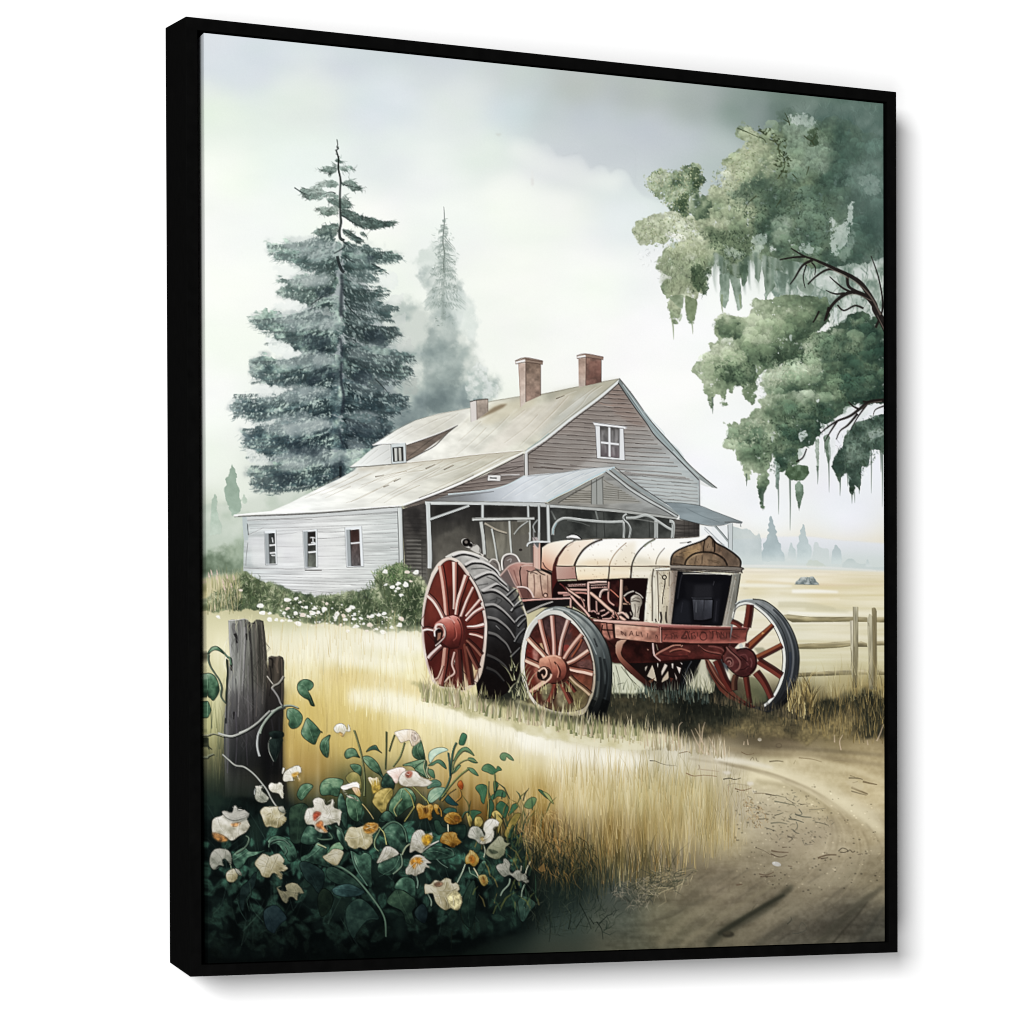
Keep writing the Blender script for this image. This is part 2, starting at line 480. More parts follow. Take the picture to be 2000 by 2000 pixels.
for s_, c0, c1 in (('N 1318,1275 1362,1268 1362,1900 1345,1950 1332,1800 1326,1600',(212,205,184),(150,144,116)),('N 1355,1110 1410,1110 1412,1300 1415,1700 1406,1900 1402,2060 1352,2060 1362,1700 1358,1300',(176,170,146),(136,128,98)),
                   ('N 1576,1128 1600,1118 1618,1124 1630,1150 1632,1500 1636,2080 1588,2080 1585,1500 1580,1300',(152,142,112),(118,108,78)),('N 1522,1265 1545,1193 1566,1200 1576,1215 1582,1300 1590,1600 1598,2080 1540,2080 1532,1600',(196,190,164),(158,150,122))):
    motif('post', fence)
    fill(s_, lin(s_.split()[0] + ' ' + s_.split()[1], s_.split()[0] + ' ' + s_.split()[2], c0, c1) if False else lin('N 0,1150','N 0,2050', c0, c1),1, soft=.3, grain=.15, gs=(5,40))
for s_ in ('N 1358,1112 1360,1300 1362,1700 1355,2050','N 1412,1112 1414,1700 1404,2050','N 1580,1220 1586,1500 1590,2080','N 1632,1160 1636,2080','N 1538,1300 1545,1340','N 1330,1590 1340,1700 1330,1840','N 1370,1580 1366,1760'):
    stroke(s_, 1.1,(92,84,60),.6, w2=.8, ident=False)

# ------------------------------------------------------------------ left background and conifers
CUR[0] = 0
mass('E -40,1932 330,1932 420,1860 560,1830 760,1790 1000,1740 1200,1660 1250,1760 900,1932 F 560,200 345,240 345,660 40,720 -40,700',[(142,158,142),(176,190,174),(204,212,200)],
     (-.2,-.5,.45),.6,60,.5,30,14,.3,.8, seed=41)
for k, (s_, c_, l_) in enumerate((('E 250,1605 265,1650 290,1700 285,1760 308,1830 315,1932 F 330,60 322,190 255,235 215,130 190,40 E 185,1850 210,1780 198,1740 225,1720 240,1660',(140,160,144),'pale misty conifer standing alone near the left edge'),
                                  ('F 120,40 140,110 132,180 152,260 175,310 170,370 75,385 85,300 88,180 100,100',(158,176,160),'shorter misty conifer beside the left edge of the canvas'),
                                  ('F 345,60 372,100 368,135 335,133 332,95',(176,192,176),'tiny misty conifer left of the farmhouse eave'))):
    motif('conifer',0, l_)
    mass(s_, [c_, tuple(v + 12 for v in c_), tuple(v + 40 for v in c_)],(0,.7,.35),.4,20,.6,6,2,.15,.9, seed=50 + k)
CUR[0] = 0
fill('F 30,300 400,250 400,420 30,440',(202,212,200),.45, soft=14, ident=False)
motif('hedge',0,'dull green hedge left of the farmhouse')
mass('F -20,580 60,520 160,490 260,455 350,430 352,640 300,700 140,700 -20,720',[(92,108,88),(124,140,120),(158,172,152)],(0,-.9,.5),.6,26,.8,14,14,.5,.85, seed=44, fade=lambda X, Y: (1128 - Y) / 12)


def tier(s_, a=.95, cols=((64,74,82),(92,102,110),(128,138,142),(172,182,182)), tone=(0,-.9,.5), seed=1, soft=2.2, edge=.62, marks=24, ang=.35):
    p = pts(s_)
    low = p[:, 1].mean() > 470
    left = p[:, 0].mean() < 655
    w = np.ptp(p[:, 0])
    hz = np.ptp(p[:, 1])
    sg = -1 if left else 1
    th = ang if not left else math.pi - ang
    tip = p[:, 0].min() if left else p[:, 0].max()
    if low:
        cols = [tuple(np.array(c) * (.9,.945,.895) + (11,15,14)) for c in cols]
        mist = tuple(int(v * .5 + 92) for v in cols[1])
        mass(s_, [mist, tuple(min(v + 34,215) for v in mist)],(0,-.6,.5),.4,30,.9,16,12,.5,.62, seed=seed + 50)
        lit = lambda X, Y: np.clip(np.abs(X - tip) / (w * .35) + .45,0,1)
        mass(s_, list(cols),(tone[0] * .6,-.8,.46),.75,24,1.25,6,5,.28, a, seed=seed, grain=.16, fade=lit, ey=4)
        q, g = inside(p + (0, hz * .12), int(w * hz / 1000 * marks * .8), seed + 5)
        for (x, y) in q:
            t = np.clip((y - p[:, 1].min()) / hz, 0,1.2)
            f = np.clip(abs(x - tip) / (w * .5),0,1)
            b = np.array(cols[0]) * (1 - .5 * (1 - f)) + np.array((176,188,186)) * (.5 * (1 - f))
            if t < .45:
                b = b * .5 + pick(x, y) * .5
            l = 5 + 9 * g.random()
            k = th + g.normal() * .5
            stroke([(x, y),(x + math.cos(k) * l, y + math.sin(k) * l * .8)],2.2, tuple(b * (.85 + .3 * g.random())),.38, w2=.5, mid=2.2, sm=False, ident=True)
        # sprays: boughs from the trunk to every outer tip, hung with needles
        far = [v for v in p if abs(v[0] - 664) > w * .42]
        gg = np.random.default_rng(seed)
        far += [v + gg.normal(size=2) * (w * .1, hz * .12) for v in far[::2]]
        for v in far:
            v = np.array([np.clip(v[0], p[:, 0].min() + w * .06, p[:, 0].max() - w * .06), np.clip(v[1], p[:, 1].min() + hz * .25, p[:, 1].max())])
            dx = v[0] - 664
            b0 = np.array([664 + dx * .12, v[1] - abs(dx) * (.10 + .12 * gg.random())])
            m0 = (b0 + v) / 2 + (0, abs(dx) * .05)
            ax = smooth([b0, m0, v], closed=False, n=max(5, int(abs(dx) / 8)))
            fd = np.array(cols[0]) * .74 + np.array(cols[1]) * .12 - (6 if abs(dx) < 60 else 0)
            for i, (x, y) in enumerate(ax):
                t = i / (len(ax) - 1)
                tt = max(t - .15,0) * (.62 if left else .34)
                cc = fd * (1 - tt) + np.array((160,170,166)) * tt
                if gg.random() < .2:
                    cc = np.array(cols[-1]) * .6 + np.array((176,184,184)) * .4
                for q in range(2):
                    l = (9.5 - 4 * t) * (.45 + gg.random())
                    k = (math.pi - .75 if left else .75) + gg.normal() * .45
                    stroke([(x, y),(x + math.cos(k) * l * .5, y + math.sin(k) * l * .5),(x + math.cos(k) * l, y + math.sin(k) * l * .8 + l * .22)],2.8, tuple(cc * (.85 + .3 * gg.random())),.5, w2=.8, mid=2.6, sm=False, ident=True)
        c = p.mean(0)
        mass(circle('P %f,%f' % (c[0] - sg * w * .12, p[:, 1].min() + hz * .22), w * .34, hz * .24),[(158,170,170),(196,204,202)],(0,-.5,.5),.5,22,1.0,12,9,0.5,.5 if left else .24, seed=seed + 3, ident=False)
    else:
        mass(p, list(cols), tone, .42,14,1.0,5, soft, .2, a, seed=seed, grain=.14)
        n_ = int(w * hz / 1000 * marks)
        scatter(p, n_, 8,2.0, th, (.62,1.02),.55, seed=seed + 5, spread=.6, ident=True)
        scatter(p, n_ // 2,6,1.8, th, (1.05,1.3),.4, seed=seed + 9, spread=.8)


# second, fainter conifer behind
MIST = ((148,162,160),(176,188,182),(206,214,208))
c2 = motif('conifer',0,'faint misty conifer with a bare twiggy top behind the large spruce')
mass('E 1650,30 1690,10 1760,-60 1830,-110 1900,-90 1990,-60 2010,20 1980,110 1800,120 1720,150 1690,100',[(196,208,200),(220,228,222)],(.3,.2,.5),.6,30,.9,12,9,.45,.65, seed=60)
mass('E 1700,150 1730,80 1800,70 1850,140 2000,100 2060,250 2090,400 1990,600 1850,560 1790,420 1730,440 1740,380 1790,330', MIST, (.25,.3,.5),.7,26,.9,12,9,.42,.7, seed=61)
mass('P 868,560 905,572 925,590 938,630 925,668 890,650',[(200,212,206),(222,230,226)],(0,0,.5),.5,20,.8,10,9,.45,.6, seed=66)
mass('E 1440,520 1500,420 1560,350 1700,320 1760,400 1860,540 2000,560 G 880,40 930,110 1000,200 1015,300 1085,340 1110,480 870,560 640,640 440,720 150,900 40,900 60,560',
     [(118,132,134),(142,156,155),(172,184,178),(200,208,200)],(-.05,-.95,.58),.5,46,.8,26,18,.5,.92, seed=62)
mass('E 1780,560 1850,420 1900,300 1960,420 2010,600 2040,900 1980,1230 1800,1230 1740,900',[(112,126,126),(138,152,150),(170,182,178)],(0,-.7,.5),.5,30,.9,14,12,.5,.6, seed=63, ident=False)
mass('G 860,260 930,190 1000,240 1010,330 1090,360 1090,460 980,470 860,480 840,380',[(176,190,184),(206,214,208),(226,232,228)],(.4,-.4,.55),.8,9,1.1,7,5,.3,.7, seed=64, ident=False)
scatter('E 1820,100 1880,-60 1960,-60 2010,120 1990,500 1840,520',150,6,2.0,1.9, cols=[(130,144,136),(158,170,162),(184,194,188),(112,126,120)], a=.5, seed=65, spread=1.0)
scatter('B 60,1640 130,1560 170,1560 240,1700 230,1930 80,1930',90,6,1.6,2.0, cols=[(140,154,146),(168,180,172),(196,206,200)], a=.5, seed=67, spread=1.2)
motif('trunk', c2)
stroke('B 147,1415 152,1500 148,1580 140,1680 152,1780 145,1860 150,1932',1.2,(112,122,116),.9, w2=3.5)
stroke('E 1905,0 1912,120 1900,300 1905,500',3.5,(140,152,146),.6, w2=7, soft=2)
CUR[0] = c2
for s_ in ('152,1510 178,1508','150,1530 132,1522','150,1560 118,1558','150,1590 188,1585','148,1610 110,1605','150,1640 190,1690 235,1740','146,1660 200,1720 240,1750','142,1690 118,1740 100,1750','150,1780 205,1795 240,1800','150,1810 200,1840 240,1870',
           '148,1740 110,1790','160,1650 176,1620','150,1830 120,1800','155,1560 176,1552','172,1700 180,1730','200,1850 230,1840'):
    stroke('B ' + s_, 1.4,(124,134,126),.8, w2=.5)
for k in range(46):
    y_ = 1640 + k * 7 + rng.normal() * 5
    dx = (10 + k * 1.6) * (1 if k % 2 else -1) * (0.5 + rng.random())
    stroke('B 148,%d %d,%d %d,%d' % (y_, 148 + dx * .6, y_ + 8 + rng.normal() * 6,148 + dx, y_ + 16 + rng.normal() * 10),1.1,(158,170,160),.6, w2=.4)

for k in range(64):
    t = k / 64
    y = 430 + 170 * t + 3 * rng.normal()
    L = (5 + 30 * t) * (.5 + rng.random()) * (1 if k % 2 else -1)
    x = 867 - 1.5 * t
    for q in range(5):
        u = (q + 1) / 5
        stroke([(x + L * u * .7, y + abs(L) * u * .16),(x + L * u, y + abs(L) * u * .3 + 4 + 3 * rng.random())],3.2,(132 + 26 * u, 146 + 24 * u, 140 + 24 * u),.42, w2=.8, sm=False)
# the large spruce
sp = motif('conifer',0,'tall blue grey spruce rising behind the farmhouse')
mass('A 1085,1690 E 1180,40 1280,200 1400,420 1450,700 1520,900 1520,1140 1480,1400 1200,1660 1000,1780 700,1780 560,1640 560,1420 620,1200 640,960 760,780 740,560 840,440 860,240 900,120 960,0',[(112,124,130),(150,160,162),(178,186,186)],(-.5,-.2,.5),.5,40,.8,24,16,.45,.8, seed=68, ident=False)
UP = ((86,104,98),(120,138,130),(158,174,166))
tier('A 905,1130 945,1124 990,1115 950,1101 1000,1098 1040,1108 1055,1080 1085,1088 1082,1135 1045,1150 1020,1172 1000,1145', cols=UP, seed=70, soft=1.2, marks=60)
tier('A 1088,1090 1140,1104 1180,1093 1220,1120 1190,1127 1140,1112 1165,1147 1120,1142 1092,1112', cols=UP, seed=71, soft=1.0, marks=60)
tier('A 1050,1048 1085,1040 1130,1070 1100,1078 1060,1064', cols=UP, seed=72, soft=1.0, marks=60)
tier('A 740,1265 775,1300 800,1258 850,1280 880,1258 920,1240 990,1203 1060,1215 1085,1240 1060,1262 980,1262 940,1272 1000,1300 1060,1310 1092,1350 1060,1348 1000,1332 960,1357 900,1357 850,1362 810,1332 775,1305', cols=((112,130,122),(150,166,158),(190,202,194)), tone=(-.5,-.5,.5), seed=73, soft=1.4, marks=40)
tier('A 1098,1228 1140,1214 1180,1198 1210,1228 1245,1258 1287,1270 1260,1287 1210,1287 1200,1302 1170,1272 1130,1252', cols=UP, seed=74, soft=1.2, marks=50)
tier('A 990,1350 1060,1338 1092,1358 1135,1312 1150,1360 1190,1388 1175,1420 1110,1432 1080,1424 1035,1394', cols=UP, seed=75, soft=1.2, edge=.9, marks=50)
tier('A 900,1430 950,1418 1000,1420 1080,1400 1085,1470 1000,1492 960,1480 925,1482 950,1452', cols=((100,118,108),(140,156,146),(190,200,192)), seed=76, soft=1.2, edge=.9, marks=50)
tier('A 1105,1420 1180,1445 1250,1480 1340,1498 1400,1520 1450,1532 1500,1518 1542,1535 1500,1572 1440,1572 1380,1592 1300,1592 1220,1562 1150,1512 1105,1490', cols=((68,86,82),(92,110,104),(140,156,148)), tone=(.3,-.5,.42), seed=77, soft=1.4, marks=40)
tier('A 880,1612 920,1590 960,1570 1030,1548 1085,1540 1088,1600 1060,1652 1000,1640 960,1652 915,1637', cols=UP, tone=(-.7,-.4,.5), seed=78, soft=1.4, marks=50)
tier('A 1110,1592 1160,1598 1190,1630 1282,1670 1250,1702 1180,1674 1130,1635', cols=((60,78,74),(84,102,96),(120,138,130)), seed=79, soft=1.2, marks=40)
tier('A 1235,1598 1290,1620 1305,1645 1265,1640', cols=UP, seed=80, soft=1, marks=40)
tier('A 500,1688 560,1688 620,1720 680,1710 640,1648 720,1678 800,1698 900,1685 1000,1690 1080,1678 1115,1700 1080,1762 1020,1792 960,1802 900,1880 860,1932 800,1890 760,1860 740,1830 680,1822 600,1822 556,1780', cols=((84,96,100),(124,136,138),(164,176,174),(196,206,200)), tone=(-.55,-.55,.5), seed=81, marks=26)
tier('A 1105,1688 1180,1698 1260,1718 1320,1718 1360,1758 1420,1788 1500,1768 1602,1810 1540,1837 1480,1842 1400,1832 1340,1852 1250,1822 1180,1802 1115,1782', cols=((62,76,80),(92,106,108),(140,152,150)), tone=(0,-.6,.42), seed=82, marks=30)
tier('E 590,0 700,10 760,60 800,102 880,80 900,132 1000,152 1062,132 1095,60 1085,-60 900,-70', seed=83, cols=((70,82,86),(104,116,120),(150,162,162)), marks=34)
tier('E 1105,-20 1300,-20 1345,50 1482,142 1380,112 1300,108 1395,190 1300,192 1220,152 1140,112', seed=84, cols=((62,76,80),(94,108,110),(140,152,152)), marks=34)
tier('E 585,150 650,172 700,188 780,148 830,138 880,158 960,128 1050,158 1095,190 1062,262 980,312 900,342 860,384 800,362 740,332 660,312 590,292 640,250 690,230 600,165', seed=85, cols=((76,88,90),(112,124,124),(156,168,164),(184,194,188)), marks=28)
tier('E 1105,110 1150,178 1250,228 1340,288 1410,238 1472,266 1400,302 1370,330 1420,370 1502,462 1440,452 1360,382 1250,352 1180,302 1112,250', seed=86, cols=((58,70,74),(84,96,100),(132,142,144)), marks=36, ang=.6)
tier('E 890,402 960,338 1060,298 1095,340 1112,442 1050,462 980,432', seed=87, cols=((72,84,88),(110,120,124),(176,186,184)), marks=30)
tier('E 360,480 430,478 420,428 480,448 520,412 560,438 620,418 660,468 760,448 850,418 920,438 1000,438 1080,418 1095,480 1125,560 1095,640 1062,742 1000,782 940,772 900,752 820,782 740,742 716,690 660,662 570,652 600,592 520,592 450,552', seed=88, cols=((64,76,82),(96,108,112),(140,152,152),(176,188,184)), marks=24)
tier('E 1112,390 1200,478 1300,498 1400,558 1480,562 1540,556 1592,600 1520,632 1480,662 1460,712 1390,702 1280,682 1180,642 1112,600', seed=89, cols=((56,66,72),(82,92,98),(132,142,144)), marks=32, ang=.5)
tier('E 1300,380 1400,360 1560,400 1480,420 1500,500 1430,480', seed=98, cols=((66,78,84),(92,104,108)), marks=36, ang=.5)
tier('E 376,820 440,798 500,756 560,798 640,818 720,788 800,798 880,768 960,778 1040,768 1115,798 1115,1010 1040,1022 960,992 880,1002 800,1042 740,1012 660,1032 560,1022 486,972 396,932', seed=90, cols=((52,64,72),(88,100,106),(130,142,144),(178,188,184)), tone=(.15,-.95,.5), marks=22)
tier('E 1105,680 1200,690 1300,700 1400,718 1480,718 1560,758 1702,768 1640,822 1560,842 1650,880 1692,912 1620,942 1560,982 1480,962 1400,982 1482,1082 1400,1062 1300,1002 1200,982 1110,902', seed=91, cols=((52,62,70),(74,86,92),(108,120,124),(150,160,160)), marks=28, ang=.5)
tier('E 218,1185 260,1160 280,1098 360,1118 440,1128 520,1108 560,1138 650,1078 760,1058 860,1018 1000,1008 1115,1008 1135,1232 1040,1232 960,1262 860,1252 760,1262 640,1272 560,1292 500,1302 430,1282 380,1262 330,1222 270,1252', seed=92, cols=((50,64,74),(84,98,108),(128,140,146),(186,196,194)), tone=(.25,-.9,.52), marks=22)
tier('E 1105,940 1250,998 1350,1048 1450,1068 1560,1078 1642,1110 1600,1150 1642,1170 1560,1222 1480,1242 1400,1252 1250,1242 1115,1222', seed=93, cols=((42,54,64),(66,78,88),(98,110,118),(140,150,154)), marks=30, ang=.2)
tier('E 298,1462 360,1440 298,1348 400,1378 450,1328 520,1358 580,1388 640,1298 760,1288 900,1258 1080,1238 1115,1298 1115,1502 1000,1562 900,1602 820,1582 740,1562 640,1572 520,1552 440,1532 396,1492', seed=94, cols=((40,54,66),(72,86,98),(122,136,142),(184,194,190)), tone=(.1,-1.1,.52), marks=22)
tier('E 1105,1225 1300,1238 1450,1258 1532,1330 1500,1380 1420,1432 1360,1452 1340,1502 1240,1562 1112,1562', seed=95, cols=((40,50,62),(58,70,80),(88,100,108)), marks=28, ang=.2)
tier('E 348,1700 410,1638 470,1658 540,1638 640,1588 760,1578 900,1588 1000,1538 1115,1518 1300,1498 1345,1502 1300,1580 1180,1642 1200,1682 1080,1752 960,1802 880,1782 800,1802 700,1802 620,1832 520,1832 440,1802 380,1772 460,1742', seed=96, cols=((50,62,72),(84,96,104),(132,144,146),(186,196,190)), tone=(-.1,-.9,.5), marks=20)
CUR[0] = sp
for s_, a_ in (('E 640,1330 800,1290 1000,1270 1050,1330 900,1370 700,1400',.5),('E 780,1030 900,1010 1000,1030 960,1080 800,1090',.45),('E 620,1610 760,1590 880,1610 820,1680 640,1690',.4),('E 900,520 1000,480 1100,520 1060,580 920,590',.4),
               ('E 760,180 900,160 1020,170 960,230 800,240',.35),('E 1140,1450 1250,1430 1320,1500 1200,1560',.35),('E 860,800 1000,790 1060,830 900,860',.4),('E 1150,730 1280,740 1300,800 1180,800',.2),('A 960,1700 1090,1690 1080,1740 980,1780',.3)):
    mass(s_, [(168,178,178),(200,208,204)],(0,-.4,.5),.5,20,.8,14,8,.35, a_, seed=len(s_), ident=False)
for s_ in ('E 880,890 1000,870 1090,890 1090,960 960,960 850,1000','E 1180,900 1300,880 1360,960 1300,1000 1200,980','E 780,1010 860,960 960,940 900,1010','E 980,1370 1080,1340 1130,1400 1130,1480 1060,1420','E 640,1440 860,1440 1000,1480 900,1560 700,1520','E 1130,1330 1300,1310 1400,1380 1280,1420',
           'E 1040,1640 1120,1600 1130,1720 1040,1740','E 560,1690 700,1680 760,1760 620,1790','E 1260,590 1400,580 1470,640 1440,700 1300,660','E 820,610 1000,620 1050,700 940,760 800,700','E 880,280 1000,250 1080,270 960,330','A 1300,1800 1350,1790 1380,1820 1320,1840'):
    mass(s_, [(36,48,58),(56,68,78)],(0,0,.5),.5,14,1.2,7,6,.4,.45, seed=len(s_) + 3, ident=False)
for s_, a_, c_ in (('E 560,395 700,335 800,372 868,400 760,425 620,412',.8,232),('E 500,640 640,668 720,710 800,775 680,800 560,745',.8,234),('E 330,1060 500,1000 640,1035 740,1028 640,1072 500,1098',.8,230),('E 400,1300 500,1308 600,1280 560,1335 470,1330',.75,226),('E 360,1500 480,1545 560,1575 470,1640 380,1600',.75,222),('E 560,80 740,70 800,110 780,145 640,150',.7,234),('E 1400,150 1540,120 1560,240 1480,255 1400,215',.8,232),('E 1500,300 1600,300 1580,380 1470,370',.6,218),('E 1500,500 1620,440 1620,560 1540,545',.6,206),('E 1500,680 1640,640 1680,745 1560,740',.55,196),('E 1560,985 1700,950 1700,1090 1600,1080',.5,170),('E 980,395 1060,460 960,455',.4,205)):
    mass(s_, [(c_ - 8, c_, c_ - 6),(c_ + 4, c_ + 8, c_ + 4)],(0,0,.5),.4,20,1.3,7,4,.3, a_, seed=len(s_), ident=0)
motif('trunk', sp)
stroke('A 1073,888 1078,930 1072,950 1085,960 1068,975 1075,1000 1085,1040 1084,1120 1098,1190 1102,1230',1.3,(40,48,44),.95, w2=4)
for s_ in ('1078,950 1090,948','1066,972 1056,975','1072,1006 1060,1002','1080,1030 1095,1022','1078,1050 1060,1052'):
    stroke('A ' + s_, 1.4,(44,52,48),.9, w2=.7)
stroke('A 1102,1218 1096,1300 1096,1400 1100,1480 1104,1540 1092,1600 1098,1660 1130,1680',3.4,(54,62,60),.9, w2=6)
CUR[0] = sp
stroke('A 1050,1780 1120,1740 1140,1720',3,(58,68,68),.7)
stroke('E 1075,0 1088,60 1110,110 1130,130',6,(46,54,56),.9)
stroke('E 1108,140 1112,240 1106,340 1104,470',6,(54,62,68),.75, w2=8, soft=.8)
stroke('E 1095,640 1108,700 1112,800',6,(44,54,62),.75, w2=3, soft=.8)
stroke('E 1108,820 1104,900 1108,1000 1126,1100 1110,1230',4,(40,48,58),.75, w2=6, soft=.8)
stroke('E 1085,1350 1100,1420 1130,1500',6,(42,52,62),.65, w2=3, soft=1)
stroke('E 1100,1640 1098,1740',5,(34,42,46),.85)
CUR[0] = sp
for s_ in ('A 1060,1310 1020,1300 960,1320','A 1100,1230 1150,1250 1260,1272','A 1110,1480 1200,1540 1310,1592','A 1125,1600 1180,1640 1270,1672','A 740,1266 800,1304 840,1320','A 1130,1800 1170,1830 1215,1855','A 1120,1690 1200,1740','E 1340,60 1400,90 1480,142','E 1130,340 1180,420 1260,500','E 1370,960 1430,1020 1480,1080','E 870,380 940,330 1020,290'):
    stroke(s_, 2.6,(52,62,62),.75, w2=.8)

# ------------------------------------------------------------------ hanging tree on the right
wl = motif('leafy_tree',0,'large drooping green tree reaching in from the right edge')
SAGE = ((56,74,60),(82,101,82),(116,133,108),(152,166,138),(184,193,168))
TEAL = ((66,90,84),(86,110,102),(108,128,120),(138,154,146))
HANG = 'C 870,1400 930,1380 1200,1430 1500,1380 1980,1300 1980,1960 1840,1900 1700,1960 1480,1960 1420,1830 1300,1740 1150,1700 1040,1730 960,1650'
mass(HANG, [(118,138,126),(146,162,150),(178,190,180),(206,214,208)],(-.1,.2,.5),.8,22,.9,16,6,.3,.9, seed=109)
scatter(HANG, 240,26,3,1.57, cols=[(108,128,116),(150,166,154),(206,214,208),(90,110,98),(176,188,178)], a=.4, seed=107, spread=.25)
mass('C 760,215 860,190 1000,200 1080,150 1300,165 1980,210 1980,1450 1700,1450 1500,1350 1300,900 1200,560 1050,380 900,290', TEAL, (-.5,-.2,.55),.5,70,.7,60,40,.55,.85, seed=110, fade=lambda X, Y: np.clip((X - 1430) / 110,.2,1))
mass('C 705,400 760,350 830,378 880,440 960,410 1050,350 1010,280 1120,240 1250,285 1350,335 1500,300 1700,420 1980,500 1980,1380 1700,1460 1500,1480 1300,1490 1200,1450 1050,1450 950,1400 900,1480 820,1430 790,1560 700,1580 640,1490 560,1400 520,1480 500,1560 470,1680 450,1720 420,1660 400,1800 370,1932 330,1900 300,1720 260,1932 210,1932 200,1850 150,1700 110,1640 180,1560 90,1500 120,1400 180,1330 265,1280 200,1250 150,1320 90,1300 60,1330 0,1300 -40,1310 -66,1270 -110,1200 -60,1130 20,1100 80,1060 200,1045 280,1060 370,1090 420,980 490,900 520,850 600,870 600,780 640,700 570,690 680,600 760,560 800,500 712,470',
     [(56,78,68),(78,99,84),(104,122,101),(136,150,122),(168,177,147),(190,197,172)],(-.95,-.25,.5),.3,60,1.15,9,5,.2,.96, seed=111, grain=.14,
     fade=lambda X, Y: np.clip(1 - (X - 1600) / 130 * np.clip((560 - Y) / 200 + .2,.2,1),.18,1) * np.clip((Y - 205) / 60,.1,1))
mass('C 0,830 60,740 140,708 200,760 280,722 350,680 420,688 445,760 474,810 430,860 442,900 400,912 350,932 340,1000 372,1060 340,1092 240,1062 200,1042 150,962 90,962 80,900 20,872', SAGE, (-.5,-.3,.56),.45,24,1.3,7,4,.2,.95, seed=112, grain=.15)
for k, (s_, cl_, tn, a_) in enumerate((('C 640,880 800,800 1000,820 1100,900 1260,900 1240,960 1100,1040 1100,1200 900,1280 860,1180 980,1060 760,1000',[(66,88,76),(92,112,96)],(0,-.4,.4),.6),('C 430,1150 560,1180 700,1170 820,1220 830,1320 780,1440 640,1480 560,1380 500,1260',[(70,88,68),(100,116,92)],(0,-.3,.4),.55),
                                       ('C 620,720 760,600 900,540 1020,600 1010,720 900,800 720,820',[(162,172,140),(186,192,162)],(-.2,-.5,.6),.5),('C 1060,360 1160,310 1300,340 1400,520 1480,640 1380,760 1240,800 1120,700 1100,540',[(126,144,126),(160,174,158)],(0,-.5,.5),.6),('C 980,1130 1080,1060 1160,1140 1150,1260 1060,1300 980,1240',[(136,152,134),(160,174,156)],(0,-.5,.5),.7),
                                       ('C 180,1330 330,1270 480,1320 500,1460 440,1520 330,1560 200,1540 110,1490',[(146,156,124),(176,182,152)],(-.4,-.4,.5),.5),('C 130,1560 300,1500 420,1540 420,1700 330,1700 180,1720',[(128,140,110),(164,172,144)],(-.4,-.4,.5),.5),('C 1150,900 1280,900 1420,1000 1460,1250 1300,1420 1160,1380 1180,1150',[(78,102,92),(104,126,114)],(0,-.3,.5),.5),
                                       ('C 1480,420 1640,520 1720,560 1600,680 1500,640',[(70,96,84),(92,116,104)],(0,-.3,.4),.55),('C 1560,700 1760,640 1860,760 1800,960 1640,900',[(104,128,118),(130,150,142)],(0,-.4,.5),.5))):
    mass(s_, cl_, tn, .5,24,1.1,16,12,.45, a_, seed=120 + k, grain=.12, ident=False)
CROWN = 'C 720,420 900,440 1100,300 1350,360 1500,560 1560,900 1500,1300 1300,1440 1000,1380 800,1420 560,1380 300,1600 150,1500 200,1330 100,1260 -40,1220 100,1110 400,1080 560,880 640,720'
puffs(CROWN, 150,6,17,1.14,(6,6,4),.55, seed=150)
puffs('C 1200,500 1840,500 1840,1350 1500,1400 1250,1200',60,8,20,1.12,(4,7,6),.4, seed=151, crisp=.3)
for s_ in ('C 360,1490 420,1460 500,1500 480,1600 490,1680 460,1720 420,1660 390,1690 370,1600','C 230,980 300,900 350,920 345,1000 370,1080 290,1050','C 540,1390 640,1450 720,1490 800,1470 800,1560 700,1570 600,1540','C 950,1420 1060,1440 1120,1500 1060,1520 960,1490','C 330,740 400,700 440,770 430,840 390,880 370,800','C 1250,420 1340,400 1360,520 1290,540'):
    mass(s_, [(52,72,50),(82,100,76)],(0,-.4,.5),.5,12,1.3,6,4,.22,.75, seed=len(s_) * 3, ident=False)
for s_, a_ in (('C 620,1290 700,1360 780,1380 720,1420 620,1400',.4),('C 840,1250 940,1230 950,1300 860,1400 830,1380',.55),('C 1120,300 1250,290 1340,340 1290,390 1150,360',.6),('C 180,1270 230,1250 265,1290 230,1330 190,1320',.7),('C 340,930 400,910 440,940 390,980 350,980',.75),('C 1430,1100 1480,1110 1520,1180 1580,1120 1600,980 1640,960 1620,1120 1560,1300 1480,1420 1440,1300 1460,1200',.75),('C 1200,1310 1260,1300 1330,1330 1300,1400 1220,1360',.6),('C 1640,800 1800,760 1850,900 1740,920',.25),('C 1500,1400 1560,1340 1620,1180 1640,1300 1560,1460',.3),('C 1340,1500 1400,1580 1520,1640 1440,1680 1340,1640',.5),('C 1640,1700 1740,1760 1700,1790 1620,1740',.6)):
    mass(s_, [(176,192,182),(210,220,214)],(0,-.3,.5),.5,14,1.4,6,4,.2, a_, seed=len(s_) * 5 + 1, ident=False)
scatter('C 620,700 1000,500 1400,500 1500,1000 1300,1400 700,1500 150,1600 -60,1250 400,1000',1300,6,1.5,2.2,(.72,1.2),.5, seed=130, spread=.9)
scatter('C 1100,220 1840,240 1840,1350 1500,1300 1300,700',900,13,1.4,1.5,(.84,1.18),.4, seed=131, spread=.6)
LFC = [(122,136,100),(152,162,126),(184,192,156),(100,116,84),(196,196,164)]
scatter('C 0,760 420,690 450,850 350,1080 100,960',420,4,2.2,2.4, cols=LFC, a=.55, seed=132, spread=1.2)
scatter('C -90,1150 300,1050 420,1250 150,1330 -40,1290',300,4,2.0,2.2, cols=LFC, a=.5, seed=133, spread=1.2)
